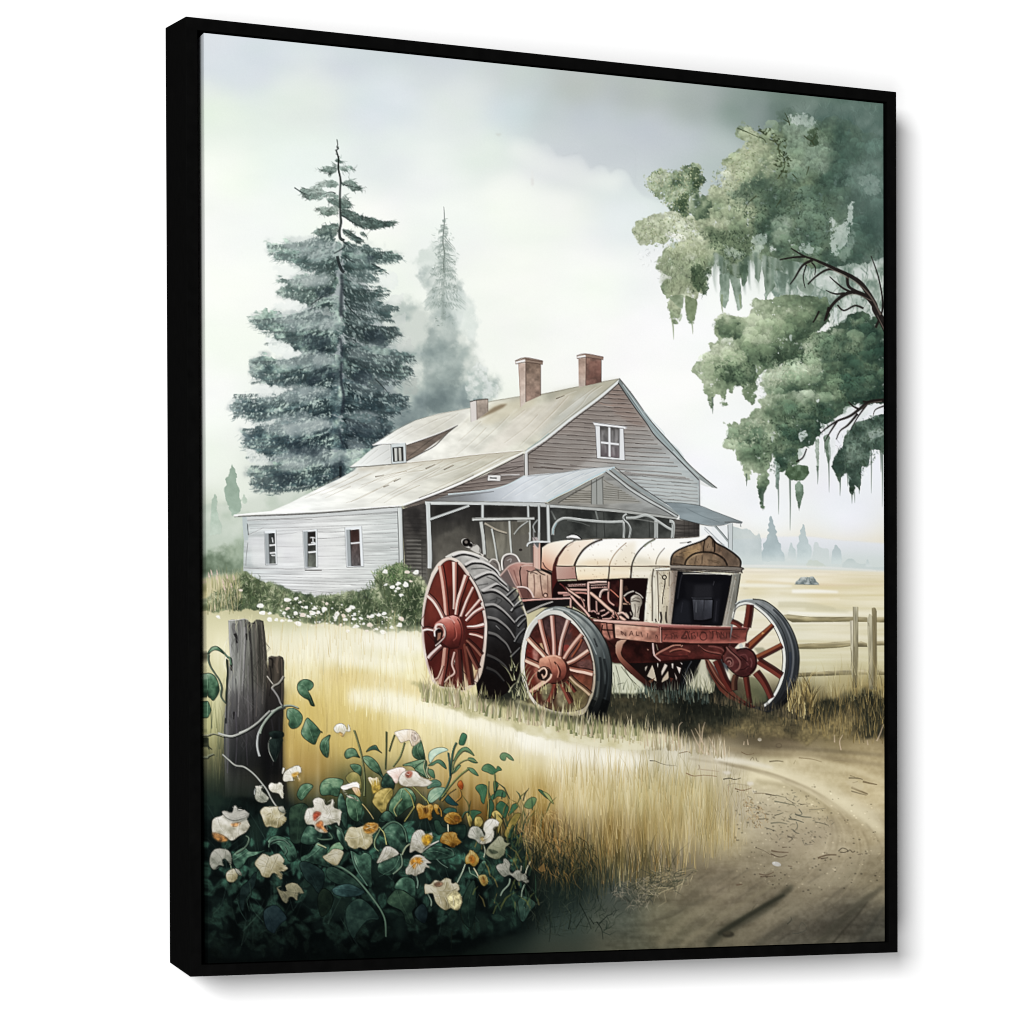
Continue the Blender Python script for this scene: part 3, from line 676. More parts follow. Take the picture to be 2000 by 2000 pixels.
scatter('C 560,690 760,560 800,480 700,400 850,380 900,560 700,900 520,860',260,4,2.0,2.2, cols=LFC, a=.5, seed=136, spread=1.2)
scatter('C 150,1350 420,1330 480,1700 250,1720 100,1500',420,8,2,1.9,(.68,1.2),.5, seed=134, spread=.5)
for s_ in ('C 880,420 930,430 950,400','C 890,410 940,450 975,405','C 890,470 930,490 945,520','C 970,490 1010,500 1050,490','C 1010,500 1040,530 1075,500','C 1040,530 1050,600 1085,640 1090,700','C 1080,650 1120,610','C 1090,700 1060,760 1030,800','C 1060,740 1110,750','C 1000,680 1040,700 1080,690','C 1240,460 1300,500 1340,440','C 1300,500 1320,540 1280,540','C 1130,380 1115,330 1090,280','C 1130,360 1080,330','C 870,930 810,980 770,1050','C 1150,760 1190,800','C 720,400 790,430 880,470','C 1280,700 1260,770','C 1060,960 1020,1020'):
    stroke(s_, 2.6,(66,76,50),.75, w2=1)
scatter('C 880,400 960,400 1090,500 1130,700 1060,800 1010,700 1040,560',80,5,2.6,1.2, cols=[(60,72,48),(84,96,66)], a=.75, seed=135, spread=1.6)
# drapes of the upper crown
for s_, c_ in (('C 575,1540 655,1530 660,1700 625,1825 590,1760',(140,158,142)),('C 655,1540 740,1580 762,1800 725,1835 690,1690',(128,146,130)),('C 920,1480 1005,1510 1012,1640 965,1700 940,1765',(118,136,120)),('C 1030,1510 1115,1550 1092,1690 1048,1705',(132,150,138)),
               ('C 840,1380 905,1440 892,1630 862,1570',(130,148,132)),('C 740,1480 810,1460 800,1600 760,1650',(92,112,92)),('C 1130,1500 1250,1560 1330,1640 1280,1720 1200,1660',(150,166,152)),('C 170,1720 300,1700 290,1880 225,1990 D 225,180 250,160 290,20',(150,164,138)),('C 310,1700 400,1740 405,1830 D 375,110 350,100 320,40',(138,152,122))):
    mass(s_, [tuple(v - 26 for v in c_), c_, tuple(v + 34 for v in c_)],(0,.3,.45),.5,14,.7,7,2.5,.16,.9, seed=len(s_), ey=16)
for s_ in ('D 205,60 218,150 224,255','D 345,50 365,120 374,212','C 600,1700 600,1800 610,1850','C 740,1700 745,1780 752,1815'):
    stroke(s_, 5,(140,154,122),.75, w2=.5)
# middle crowns
mass('D 540,100 620,48 700,60 800,92 840,0 C 800,1800 850,1730 960,1740 1100,1700 1400,1720 1460,1800 D 1450,40 1430,120 1310,212 1282,330 1222,420 1060,440 960,482 880,542 870,622 862,702 840,762 770,702 762,622 690,612 680,682 650,622 632,702 640,772 600,772 590,682 550,692 520,722 530,832 500,722 460,652 440,582 366,490 400,430 450,410 440,350 510,340 500,290 572,260 540,200',
     SAGE, (-.75,-.45,.5),.3,40,1.0,8,3.5,.16,1, seed=140, grain=.1)
for s_, tn in (('D 450,410 560,300 700,330 780,400 760,460 650,440 560,520 440,520',(-.2,-.5,.85)),('D 740,160 860,80 980,120 1000,240 900,370 780,320 740,250',(0,-.6,.75)),('D 590,470 700,440 850,460 870,560 760,600 640,580',(0,-.6,.2)),('D 880,380 1000,300 1200,330 1260,400 1100,440 950,460',(0,-.3,.12)),('D 540,110 640,60 780,140 740,260 640,250 560,200',(0,-.5,.4)),('D 1000,20 1200,20 1400,60 1300,200 1200,260 1050,240',(-.3,-.7,.45))):
    mass(s_, SAGE, tn, .35,20,1.1,10,7,.32,.75, seed=len(s_) + 40, ident=False, grain=.1)
mass('D 1215,285 1300,210 1420,178 1500,128 1600,60 1700,40 1960,150 1960,760 1700,752 1600,782 1500,862 1400,922 1352,1002 1302,1092 1240,1082 1200,1202 1080,1292 1040,1262 1000,1172 950,1292 972,1352 932,1482 920,1585 890,1482 868,1402 880,1302 830,1282 792,1392 770,1272 718,1192 700,1112 608,1102 600,1030 650,1000 640,930 612,900 700,905 740,920 728,870 800,860 840,802 920,802 888,720 962,690 898,600 920,560 960,480 940,420 980,450 1020,405 1040,450 1210,430 1260,350',
     [(42,64,55),(68,90,76),(100,119,97),(142,158,132),(178,189,163)],(-.85,-.3,.5),.3,40,1.0,8,3.5,.16,1, seed=141, grain=.12)
for s_, tn in (('D 900,560 1000,450 1200,430 1380,480 1400,560 1200,600 1000,680 900,640',(-.3,-.7,.68)),('D 1220,290 1400,190 1600,180 1700,300 1600,420 1400,440 1280,400',(-.4,-.6,.5)),('D 900,720 1050,680 1300,640 1480,700 1480,840 1300,880 1100,820 960,800',(-.2,-.9,.5)),('D 620,1040 760,900 900,860 960,960 920,1080 800,1100 700,1100',(-.2,-.4,.66)),('D 1000,900 1200,860 1340,900 1300,1040 1200,1060 1050,1000',(0,-.5,.25)),('D 1000,1080 1150,1060 1200,1160 1080,1280 1020,1200',(0,-.5,.3)),('D 1520,480 1860,470 1860,700 1600,740 1500,640',(0,-.5,.1)),('D 1600,80 1860,160 1860,440 1700,420 1620,300',(-.2,-.3,.25))):
    mass(s_, [(48,72,62),(82,104,88),(120,138,114),(156,170,146),(182,192,170)], tn, .35,22,1.1,10,8,.34,.75, seed=len(s_) + 60, ident=False, grain=.12)
puffs('D 420,480 560,260 700,80 860,60 1400,30 1280,200 1000,420 800,600 500,600',70,6,17,1.16,(8,8,5),.6, seed=152)
puffs('D 640,1060 740,900 920,800 920,560 1050,460 1250,360 1400,200 1700,80 1850,200 1850,600 1500,800 1300,1000 1100,1200 900,1250',110,6,18,1.16,(6,8,6),.6, seed=153)
mass('D 1560,1000 1640,900 1960,800 1960,1190 1870,1160 1830,1110 1760,1120 1742,1250 1690,1212 1682,1442 1640,1382 1612,1462 1590,1362 1580,1292 1522,1332 1490,1302 1458,1252 1480,1160 1540,1092',[(56,76,66),(84,104,92),(120,138,124)],(.1,-.3,.45),.6,18,.7,8,2.5,.15,.97, seed=142, grain=.12)
for s_, c_ in (('D 1090,1305 1108,1252 1190,1228 1272,1238 1282,1300 1240,1352 1170,1358 1120,1340',(84,106,80)),('D 1168,1402 1195,1350 1240,1400 1232,1472 1202,1590 1180,1502',(112,132,114)),('D 1015,1200 1055,1230 1045,1400 1040,1440 1020,1410',(132,150,140)),('D 1325,1040 1362,1020 1356,1250 1345,1330',(160,172,160)),('D 1390,1010 1440,980 1450,1180 1430,1230',(110,128,112)),('D 1690,1180 1740,1220 1735,1255 1690,1240',(70,90,74)),('D 1480,1290 1530,1300 1525,1400 1500,1330',(60,80,64)),('D 1590,1400 1640,1400 1625,1470 1600,1450',(62,80,66))):
    mass(s_, [tuple(v - 20 for v in c_), c_, tuple(v + 30 for v in c_)],(0,-.3,.5),.5,10,.6,6,1.6,.16,.95, seed=len(s_) + 9)
scatter('D 480,400 900,100 1400,60 1850,200 1850,700 1400,900 1200,1100 700,1080 900,700',1500,6,1.7,2.0,(.74,1.2),.45, seed=143, spread=.8)
scatter('D 1500,920 1850,820 1850,1100 1650,1350 1480,1250',260,7,1.8,1.6,(.7,1.25),.55, seed=144, spread=.5)
for x_, y0_, y1_, w_ in ((525,700,835,4),(1040,1380,1620,3),(1131,1340,1745,4),(1346,1240,1385,4),(1434,1190,1448,3),(1521,1320,1475,4),(1613,1440,1535,3),(1634,1440,1530,2),(1765,1090,1455,3),(1852,1080,1560,3.5),(918,1440,1590,5),(790,1300,1400,4),(1670,1380,1460,4),(1580,1290,1400,3),(1200,1520,1592,5),(1560,1180,1300,2),(1400,1010,1140,2),(1840,1100,1290,4)):
    stroke('D %d,%d %d,%d %d,%d' % (x_, y0_, x_ + 3,(y0_ + y1_) / 2, x_ + 2, y1_), w_, (96,112,100),.8, w2=.4)
for s_, a_ in (('D 1470,0 1500,0 1498,130 1478,130',.8),('D 1540,0 1600,20 1560,120 1520,120',.4),('D 1190,990 1250,960 1270,1000 1220,1060',.8),('D 980,1000 1010,1000 990,1080',.5),('D 1190,1110 1262,1100 1262,1180 1200,1200',.75),('D 1120,220 1150,210 1140,280',.6),('D 1030,355 1055,350 1040,380',.7),('D 1335,725 1370,715 1345,755',.8),('D 1360,890 1420,920 1380,950',.7),('D 1560,780 1640,760 1600,840 1530,860',.55),('D 1400,960 1480,900 1500,930 1400,1010',.5),('D 1560,920 1620,860 1640,900 1580,980',.75),('D 860,440 880,480 870,540',.6),('D 1660,870 1740,790 1740,830 1670,900',.6),('D 1430,1060 1480,1000 1490,1100 1440,1200',.5),('D 1740,980 1860,940 1860,1000 1760,1040',.3),('D 1055,265 1090,275 1075,290',.6)):
    mass(s_, [(206,216,212),(232,238,236)],(0,0,.5),.5,10,.6,6,1.6,.2, a_, seed=len(s_) + 19, ident=False)
# dark leaves in the shaded folds
DLV = [(52,70,54),(66,86,66),(80,100,78),(44,60,48)]
for s_, n_ in (('C 640,900 1100,860 1260,920 1100,1100 860,1240 760,1100',240),('C 430,1200 820,1240 780,1460 620,1480 500,1300',220),('C 1150,950 1450,1000 1480,1300 1300,1420 1160,1300',160),('D 560,440 860,440 870,640 700,600 600,560',150),('D 880,400 1250,330 1280,420 1000,460',130),('D 1000,860 1350,760 1450,880 1300,1060 1050,1000',260),('D 1450,500 1860,480 1860,720 1560,760',200),('D 800,1000 1000,1000 1180,1100 1080,1280 960,1260 860,1160',150),('D 1560,960 1850,840 1850,1150 1650,1330 1500,1250',160),('C 360,1480 500,1500 470,1700 360,1620',60),('D 1250,250 1450,200 1700,300 1600,420 1350,400',140)):
    scatter(s_, n_, 5,2.4,2.0, cols=DLV, a=.38, seed=n_ + 1, spread=1.3)
for s_, n_ in (('C 620,760 860,600 1020,640 900,820 700,900',120),('D 440,400 700,300 780,380 500,480',110),('D 920,560 1050,440 1350,460 1200,560 1000,620',140),('D 640,1040 880,860 940,980 760,1100',90),('C 180,1360 420,1300 480,1440 250,1540',90)):
    scatter(s_, n_, 4.5,2.4,2.0, cols=[(186,194,166),(204,210,186),(166,178,148)], a=.4, seed=n_ + 3, spread=1.3)
# moss hanging from the upper crown
gm = np.random.default_rng(31)
for i in range(70):
    x = 540 + 640 * gm.random()
    y = np.interp(x, [540,700,860,1000,1200],[1400,1500,1400,1450,1490]) - 30
    l_ = 90 + 250 * gm.random() ** 2
    c_ = np.array([(112,130,116),(140,158,144),(90,110,96),(166,178,166)][gm.integers(4)])
    stroke('C %f,%f %f,%f %f,%f' % (x, y, x + 8 * gm.normal(), y + l_ * .6, x + 10 * gm.normal(), y + l_),7, c_, .5, w2=.4, soft=.8, ident=wl)
mass('C 340,950 420,900 520,980 500,1100 400,1110 340,1060', SAGE, (-.3,-.3,.42),.4,14,1.3,7,4,.22,.9, seed=113)
# boughs
BR = (44,38,36)
br = motif('bough', wl, 'thick forking upper bough')
for it in (('D 1960,330 1900,200 1860,120 1800,20 C 1790,1780 1740,1690 1680,1610 1600,1555 1450,1485 1330,1432 1240,1400 1140,1340',17,2),('C 1620,1560 1500,1512 1420,1508 1340,1556 1270,1622',6,3),('C 1310,1430 1230,1475 1170,1570 1132,1622',6,2),('C 1250,1405 1150,1412 1050,1430',5,2.5),('C 1300,1450 1330,1490 1325,1550',3,1.5),('C 1260,1470 1235,1560 1250,1650',3,1.5),
                    ('C 1790,1790 1730,1720 1640,1682 1560,1700 1480,1762 1432,1832 1410,1895',9,5),('C 1640,1690 1560,1660 1490,1606 1440,1560',5,1.5),('C 1560,1692 1480,1695 1412,1668',5,1.5),('C 1706,1810 1640,1788 1552,1826 1502,1782',4,3),('C 1580,1560 1592,1640 1690,1692 1770,1720',6,5),('C 1800,1960 1856,1800 1826,1580 1765,1400',5,1.5),
                    None,
                    ('D 1960,718 1860,728 1750,742 1680,792 1600,850 1500,890 1420,942 1370,985',9,2),('D 1660,832 1585,920 1525,965 1492,1035',5,1.5),('D 1500,892 1440,985 1402,1052',4,1.2),('D 1665,795 1620,770 1588,738',4,2),('D 1180,1208 1232,1175 1262,1105',3.5,2, wl),('D 1740,750 1660,860 1605,960',4,1.2),('D 1870,770 1800,800 1780,850',3,1),('D 1700,735 1740,740 1860,722',4,4),('D 1440,0 1420,60 1400,110',8,3, wl),('D 1360,30 1330,90 1310,120',4,3, wl)):
    if it is None:
        motif('bough', wl, 'lower bough with drooping twigs')
        continue
    stroke(it[0], it[1], BR, .95, w2=it[2], ident=it[3] if len(it) > 3 else True)
for s_, w_ in (('C 1840,1860 1770,1730 1690,1640 1600,1580 1460,1508',4),('D 1850,735 1750,752 1690,795',2),('C 1770,1750 1650,1700 1570,1715',2),('C 1580,1568 1450,1500 1340,1452',2),('D 1900,260 1860,160 1810,60',4)):
    stroke(s_, w_, (138,126,116),.6, w2=.8, ident=False)

# ------------------------------------------------------------------ farmhouse
house = motif('farmhouse',0,'old grey clapboard farmhouse with a rusty pale roof and two tall chimneys')
INK = (58,54,52)


def ln(s, w=1.4, col=INK, a=.7, w2=None, sm=True, soft=0):
    stroke(s, w, col, a, w2=w if w2 is None else w2, sm=sm, soft=soft, ident=False)


# gable wall
gable = motif('gable_wall', house)
fill('H 870,345 1000,540 1160,760 1300,900 1500,1105 1506,1312 1240,1300 1000,1150 850,1010 600,1050 330,1075 158,1080 138,905 300,780 500,630 720,470',
     lin('H 700,400','H 1150,1330',(142,133,127),(148,140,134),(160,157,153),(178,184,184),(174,183,184)),1, grain=.08, gs=(60,6))
mass('H 150,900 400,760 700,700 690,900 500,1040 160,1080',[(128,120,114),(150,146,142)],(.3,-.2,.4),.5,40,.5,20,10,.4,.6, seed=200, ident=False)
mass('H 960,1050 1300,1000 1500,1120 1500,1300 1250,1290',[(176,184,184),(196,202,200)],(0,.4,.5),.4,40,.5,20,14,.4,.7, seed=201, ident=False)
mass('H 780,380 880,360 1000,560 1100,700 960,680 820,560',[(138,118,108),(150,132,124)],(0,.4,.5),.4,30,.5,20,10,.4,.5, seed=202, ident=False)


def gx(y):      # left and right limits of the gable at sheet height y
    L = np.interp(y, [345,470,630,780,905,1080],[872,728,512,318,165,165])
    R = np.interp(y, [345,540,760,900,1105,1320],[880,992,1150,1290,1490,1500])
    return L, R


g4 = np.random.default_rng(44)
for i, y in enumerate(np.arange(412,1300,31.5)):
    L, R = gx(y)
    if y > 960:
        L = np.interp(y, [960,1000,1080,1300],[165,165,900,1230])
    xs = np.linspace(L + 2, R - 2,7)
    yy = y + (xs - L) * (0.055 if y < 960 else .075) + g4.normal(size=7) * 2.0 - 6
    dk = 1.0 if y < 1050 else .55
    ln(np.stack([990 + xs / 4,660 + yy / 4],1),1.5,(84,74,70),.62 * dk)
    ln(np.stack([990 + xs / 4,660 + (yy - 7) / 4],1),1.6,(186,178,172),.38 * dk)
    for k in range(2):
        a0 = L + (R - L) * g4.random() * .8
        ln('H %f,%f %f,%f' % (a0, y + (a0 - L) * .055 - 5, a0 + 90 * g4.random() + 30, y + (a0 + 60 - L) * .06 - 4),1.5,(58,50,48),.5 * dk, w2=.5)
ln('H 1285,1128 1370,1132 1440,1137',1.2,(90,90,88),.7)
ln('H 205,1010 320,1018 440,1026',1.6,(66,54,50),.8)
ln('H 700,495 760,520 840,530',1.5,(170,140,125),.5)

# little wall between the two roofs, with meter box
motif('side_wall', house)
fill('G 345,1330 600,1195 1000,1055 1290,900 1302,1075 1200,1150 1000,1195 700,1228 560,1282 440,1320', lin('G 400,1300','G 1290,950',(112,104,98),(128,118,112),(140,132,128)),1, grain=.1, gs=(40,5))
for y0, y1, x0, x1 in ((1120,1000,880,1290),(1060,1040,1010,1290),(1150,1095,800,1260),(1180,1140,720,1180),(1210,1185,660,1000),(1235,1215,600,820),(975,960,1190,1290),(1020,1000,1110,1290)):
    ln('G %d,%d %d,%d' % (x0, y0, x1, y1),1.4,(66,56,54),.65)
    ln('G %d,%d %d,%d' % (x0, y0 - 8, x1, y1 - 8),1.2,(176,166,160),.45)
motif('meter_box', house)
fill('G 1012,1070 1112,1073 1108,1120 1008,1116',(222,220,218),1)
fill('G 1028,1088 1082,1090 1080,1100 1026,1098',(54,50,50),1, ident=False)
outline('G 1012,1070 1112,1073 1108,1120 1008,1116',1, INK, .7)
ln('G 1112,1072 1260,1068',2.6,(196,192,190),.9)
ln('G 1112,1080 1260,1076',1, INK, .6)

# porch interior
porch_in = motif('porch_wall', house)
fill('G 340,1340 520,1290 1480,1300 H 330,1320 850,1352 1310,1420 1310,1590 700,1660 G 1400,1940 860,1960 520,1940 370,1940', lin('G 0,1290','G 0,1900',(58,56,54),(74,72,68),(98,95,89),(112,109,100)),1, grain=.14, gs=(12,60))
fill('G 350,1335 528,1290 542,1940 372,1940', lin('G 0,1330','G 0,1940',(72,68,66),(84,82,78),(112,110,104)),1, grain=.15, gs=(20,10))
for y in range(1390,1900,30):
    ln('G 358,%d 440,%d 528,%d' % (y, y + 2 * g4.normal(), y + 3),1.6,(52,50,48),.5)
    if y > 1540:
        ln('G 375,%d 490,%d' % (y + 12, y + 13),2.2,(150,148,142),.5)
ln('G 497,1640 500,1900',1.6,(60,58,54),.5)
mass('G 380,1340 470,1330 500,1480 470,1560 400,1480',[(44,42,42),(64,62,60)],(0,.4,.4),.5,16,.6,14,8,.4,.7, seed=205, ident=False)
mass('G 580,1310 1300,1310 1340,1380 900,1400 600,1460',[(42,41,40),(70,68,66)],(0,.6,.3),.5,24,.5,20,12,.4,.75, seed=206, ident=False)
mass('G 600,1560 800,1480 930,1560 930,1700 700,1700 590,1800',[(96,93,86),(128,125,116)],(0,.4,.5),.5,24,.6,20,12,.4,.7, seed=207, ident=False)
mass('H 330,1330 850,1350 1310,1420 1310,1580 700,1600 340,1600',[(52,55,53),(78,81,78),(94,97,94)],(.1,.3,.4),.5,24,.5,20,6,.4,.9, seed=208, ident=False)
for s_ in ('H 515,1345 525,1440','H 755,1345 765,1560','H 700,1440 700,1560','H 1110,1420 1115,1560'):
    ln(s_, 1.4,(44,46,44),.7)
for s_ in ('H 345,1350 380,1420','H 690,1340 710,1420'):
    ln(s_, 3.2,(138,142,138),.8)
fill('G 1400,1310 1520,1310 1520,1600 1400,1600',(50,52,52),.5, soft=3, ident=False)
# dark lean-to wall right of the porch
motif('lean_to_wall', house)
fill('H 1305,1415 1506,1438 1506,1590 1305,1590', lin('H 1305,0','H 1506,0',(92,88,84),(82,78,74),(70,66,64)),1, grain=.2, gs=(30,6))
for y in (1462,1490,1515,1540,1562):
    ln('H 1312,%d 1400,%d 1504,%d' % (y, y + 3, y - 2),1.3,(50,46,44),.6)
for x in (1385,1420,1462,1485):
    ln('H %d,1430 %d,1570' % (x, x + 3),1.2,(54,50,48),.5)

# low wing: white clapboard wall
wing = motif('wing_wall', house, 'white weathered clapboard wall of the low wing')
fill('F 333,232 800,200 1575,155 1594,700 1592,880 1000,880 740,850 480,740 340,660 345,420',
     lin('F 340,0','F 1590,0',(196,203,206),(220,222,227),(227,228,230),(216,219,220),(198,203,205)),1, grain=.10, gs=(60,5))
mass('F 380,390 1130,360 1130,600 400,640',[(224,223,230),(236,237,239)],(0,0,.5),.6,40,.5,20,14,.4,.6, seed=210, ident=False)
for y0, y1, x0, x1, a_ in ((262,208,380,1545,.55),(300,248,380,1545,.35),(330,292,390,1545,.45),(376,322,380,500,.5),(350,322,600,1140,.35),(380,352,600,800,.3),(408,395,920,1140,.6),(358,352,925,1130,.75),(345,330,1275,1540,.4),(372,360,1275,1540,.5),(400,396,1280,1545,.4),(442,430,1280,1545,.5),(470,462,600,1140,.3),(478,478,1490,1550,.9),(505,500,1280,1550,.35),(545,535,920,1550,.35),(580,572,1280,1550,.45),(555,548,600,820,.2),
                           (598,608,1280,1560,.4),(632,640,345,820,.35),(640,655,345,1560,.55),(655,655,822,955,.9),(682,690,380,1400,.5),(702,722,460,1380,.45),(728,750,480,1380,.45),(752,770,560,1380,.55),(772,800,560,1370,.35),(800,835,660,1200,.55),(818,832,700,1040,.6),(735,730,1240,1420,.4),(770,778,1180,1420,.35)):
    ln('F %d,%f %d,%f %d,%f' % (x0, y0,(x0 + x1) / 2,(y0 + y1) / 2 + 3, x1, y1),1.3,(120,118,122), a_, w2=1.0)
    ln('F %d,%f %d,%f' % (x0, y0 + 7, x1, y1 + 7),1.8,(250,250,252), a_ * .6)
ln('F 380,262 600,258 880,258',1.2,(70,66,66),.7, w2=.6)
ln('F 1010,215 1250,205 1540,198',1.6,(90,88,90),.55)
ln('F 375,440 368,520 360,620',1.2,(120,120,122),.6)
fill('F 333,238 368,236 380,385 376,420 346,420',(188,198,202),1, ident=False)
ln('F 372,290 380,380',1.4,(60,62,64),.8)
fill('F 1546,170 1580,164 1594,640 1560,640', lin('F 1546,0','F 1594,0',(226,230,230),(196,202,206)),1, ident=False)
ln('F 1546,172 1560,640',1.3,(70,70,72),.75)
ln('F 1582,165 1596,700',1.6,(62,60,60),.75)
fill('F 365,240 900,208 1548,166 1548,196 900,240 372,266',(208,211,214),.9, ident=False)
ln('F 372,266 900,241 1548,197',1.2,(110,108,110),.5)
ln('F 270,236 900,212 1560,158',2,(70,68,66),.75)
for k, (fr, rv, pane, bars, pc) in enumerate((('F 505,350 596,340 604,612 513,614','F 508,366 542,366 550,606 516,606','F 540,368 586,364 594,604 548,604',('F 540,462 592,456','F 545,522 594,517'),((64,66,66),(98,102,98))),
                                              ('F 803,346 916,334 921,630 820,640','F 808,352 846,350 846,632 824,632','F 845,356 906,350 909,630 845,630',('F 845,456 908,450','F 845,516 909,510'),((48,46,44),(112,116,108))),
                                              ('F 1133,322 1264,310 1282,626 1148,632','F 1143,340 1180,336 1186,622 1156,626','F 1174,342 1246,334 1259,621 1186,624',('F 1176,446 1252,438',),((78,62,58),(108,104,104))))):
    w_ = motif('window', house, ['leftmost window of the white wing','middle window of the white wing with a tilted sash','rightmost window of the white wing'][k])
    fill(fr, (226,231,234),1)
    fill(rv, (160,166,168),1, ident=False)
    fill(pane, lin('F 0,360','F 0,620', *pc),1, grain=.25, gs=(8,16), ident=False)
    for b in bars:
        ln(b, 3.2,(232,236,238),1)
    q = pts(fr)
    ln(np.vstack([q[3:], q[2:3]]),1.2,(90,90,92),.7, sm=False)
    ln(np.vstack([q[1:2], q[2:3]]),1.1,(120,122,124),.6, sm=False)
    ln(np.vstack([q[0:1], q[3:4]]),1.1,(120,122,124),.6, sm=False)
    ln(pts(pane)[[0,3]],1.2,(40,40,42),.7, sm=False)
for s_, c_ in (('F 850,372 895,362 900,395 860,400',(40,36,34)),('F 850,415 870,412 872,440 852,445',(58,44,40)),('F 1180,350 1240,345 1246,430 1180,436',(70,48,44)),('F 545,372 575,370 580,410 560,430',(60,64,66))):
    fill(s_, c_, .7, soft=.6, ident=False)
for s_ in ('F 862,402 880,398 905,404','F 884,400 886,440','F 870,440 905,440','F 566,400 572,440','F 560,540 590,540'):
    ln(s_, 2.2,(232,236,236),.9)
ln('F 822,656 952,656',1.8,(76,70,68),.9)

# roofs
ROOF = ((240,239,232),(233,229,218),(224,218,204),(206,200,182))
lowroof = motif('roof', house, 'broad low roof over the white wing')
fill('P 456,1006 500,1001 530,998 565,983 610,960 660,936 692,919 700,911 762,905 840,898 925,888 1022,880 1000,896 950,926 870,958 787,988 740,990 700,993 640,997 560,1003 458,1009',
     lin('P 620,1010','P 900,880',(240,242,237),(233,233,224),(222,221,209),(202,200,184)),1, grain=.07, gs=(40,10))
uproof = motif('roof', house, 'steep main roof with chimneys and a dormer')
fill('P 683,912 700,900 716,886 735,872 765,860 810,822 855,808 917,797 952,785 1015,775 1055,770 1130,755 1183,745 1211,739 1207,748 1170,777 1115,817 1065,857 1024,882 925,889 792,903 740,909 700,911',
     lin('P 800,910','P 1130,740',(238,238,230),(229,228,217),(216,215,201),(192,190,172),(174,173,157)),1, grain=.08, gs=(24,14))
for s_, c_, a_ in (('P 1080,765 1130,755 1211,740 1170,777 1120,812 1090,800',(182,176,156),.55),('P 960,790 1050,772 1040,800 960,830 930,826',(206,198,172),.6),('P 1020,800 1120,770 1060,840 980,880 940,884',(228,220,208),.5),('P 1130,770 1180,760 1120,812 1060,858 1050,850',(200,202,196),.6)):
    fill(s_, c_, a_, soft=8, ident=False)


def seams(lines, col=(150,138,118), w=1.2, a=.6):
    for s_ in lines:
        ln(s_, w, col, a, w2=w * .4)
        p = pts(s_) + (1.2,1.6)
        ln(p, w * 1.2,(252,250,244), a * .55)


g6 = np.random.default_rng(66)
for i in range(34):        # standing seams and stains running down the roofs
    x0 = 700 + g6.random() * 1150
    yt = 650 - (x0 - 700) * .19 + 30 * g6.random()
    L = 90 + 160 * g6.random()
    ln('G %f,%f %f,%f %f,%f' % (x0, yt, x0 - L * .5, yt + L * .42, x0 - L, yt + L * .8),2.2,(166,160,142) if i % 3 else (250,250,244),.28, w2=.6, soft=.6)
for i in range(40):
    x0 = 120 + g6.random() * 1000
    yt = 1000 - (x0 - 250) * .07 + 20 * g6.random()
    L = 120 + 260 * g6.random()
    ln('G %f,%f %f,%f %f,%f' % (x0, yt, x0 - L * .55, yt + L * .3, x0 - L * 1.2, yt + L * .58),2.2,(170,164,146) if i % 3 else (252,252,247),.28, w2=.6, soft=.6)
seams(['G 1400,600 1300,700 1140,820','G 1640,450 1540,560 1500,600','G 1540,480 1640,430 1700,410','G 1900,370 1800,440 1720,540 1500,720 1380,820','G 960,650 860,740 780,810','G 1180,600 1060,720 900,860','G 700,740 600,830 480,930','G 1540,560 1400,700 1260,840','G 1850,380 1700,490 1560,600','G 1000,700 900,800 760,920','G 1300,560 1200,640'],
      (160,148,126),1.1,.5)
seams(['G 420,690 340,730 220,800','G 620,620 480,690 300,790','G 780,590 700,630 560,720','G 240,870 160,920 60,980','G 140,880 80,930 20,980','G 860,570 820,600'],(170,164,152),1.1,.55)
seams(['G 1280,890 1100,960 880,1080 560,1220','G 1000,920 800,1010 500,1110 250,1230','G 860,940 700,990 520,1090 300,1180','G 660,960 520,1030 390,1050 150,1120','G 640,1010 400,1130 100,1290','G 500,990 300,1060 20,1150','G 380,1040 200,1080 0,1180','G 740,990 660,1030','G 1130,920 900,1040 600,1180 440,1270','G 300,1100 40,1240 -100,1290','G 100,1060 -100,1150 -300,1230','G 0,1060 -200,1160 -420,1250','G -60,1160 -260,1250','G 480,1150 300,1230 200,1290','G -150,1080 -360,1200','G 150,1180 -60,1280'],
      (158,146,124),1.2,.6)
for s_ in ('G 195,1165 240,1148','G 275,1122 330,1098','G 668,1030 745,995','G 524,1022 600,988','G 1545,475 1610,450','G 130,1085 200,1072'):
    ln(s_, 2,(96,84,70),.8, w2=1)
ln('G 0,1005 250,988 600,955 900,917 1100,898 1290,882',1.8,(128,116,96),.8)
fill('G 0,1008 250,990 600,958 900,920 1290,886 1100,935 900,955 700,972 400,1000 200,1030 0,1040',(186,176,156),.5, soft=3, ident=False)
ln('G 0,1001 250,984 600,951 900,913 1290,878',1.6,(250,248,242),.8)
ln('G 870,548 1010,502 1260,458 1420,443 1720,380 1932,338 H 885,318',1.3,(120,114,98),.7)
# the eave lines
ln('G 350,1318 200,1325 0,1338 F 900,207 300,232',1.8,(96,92,88),.6)
ln('F 268,226 560,200 900,195 1300,168 1580,150',2.6,(250,251,248),.9)
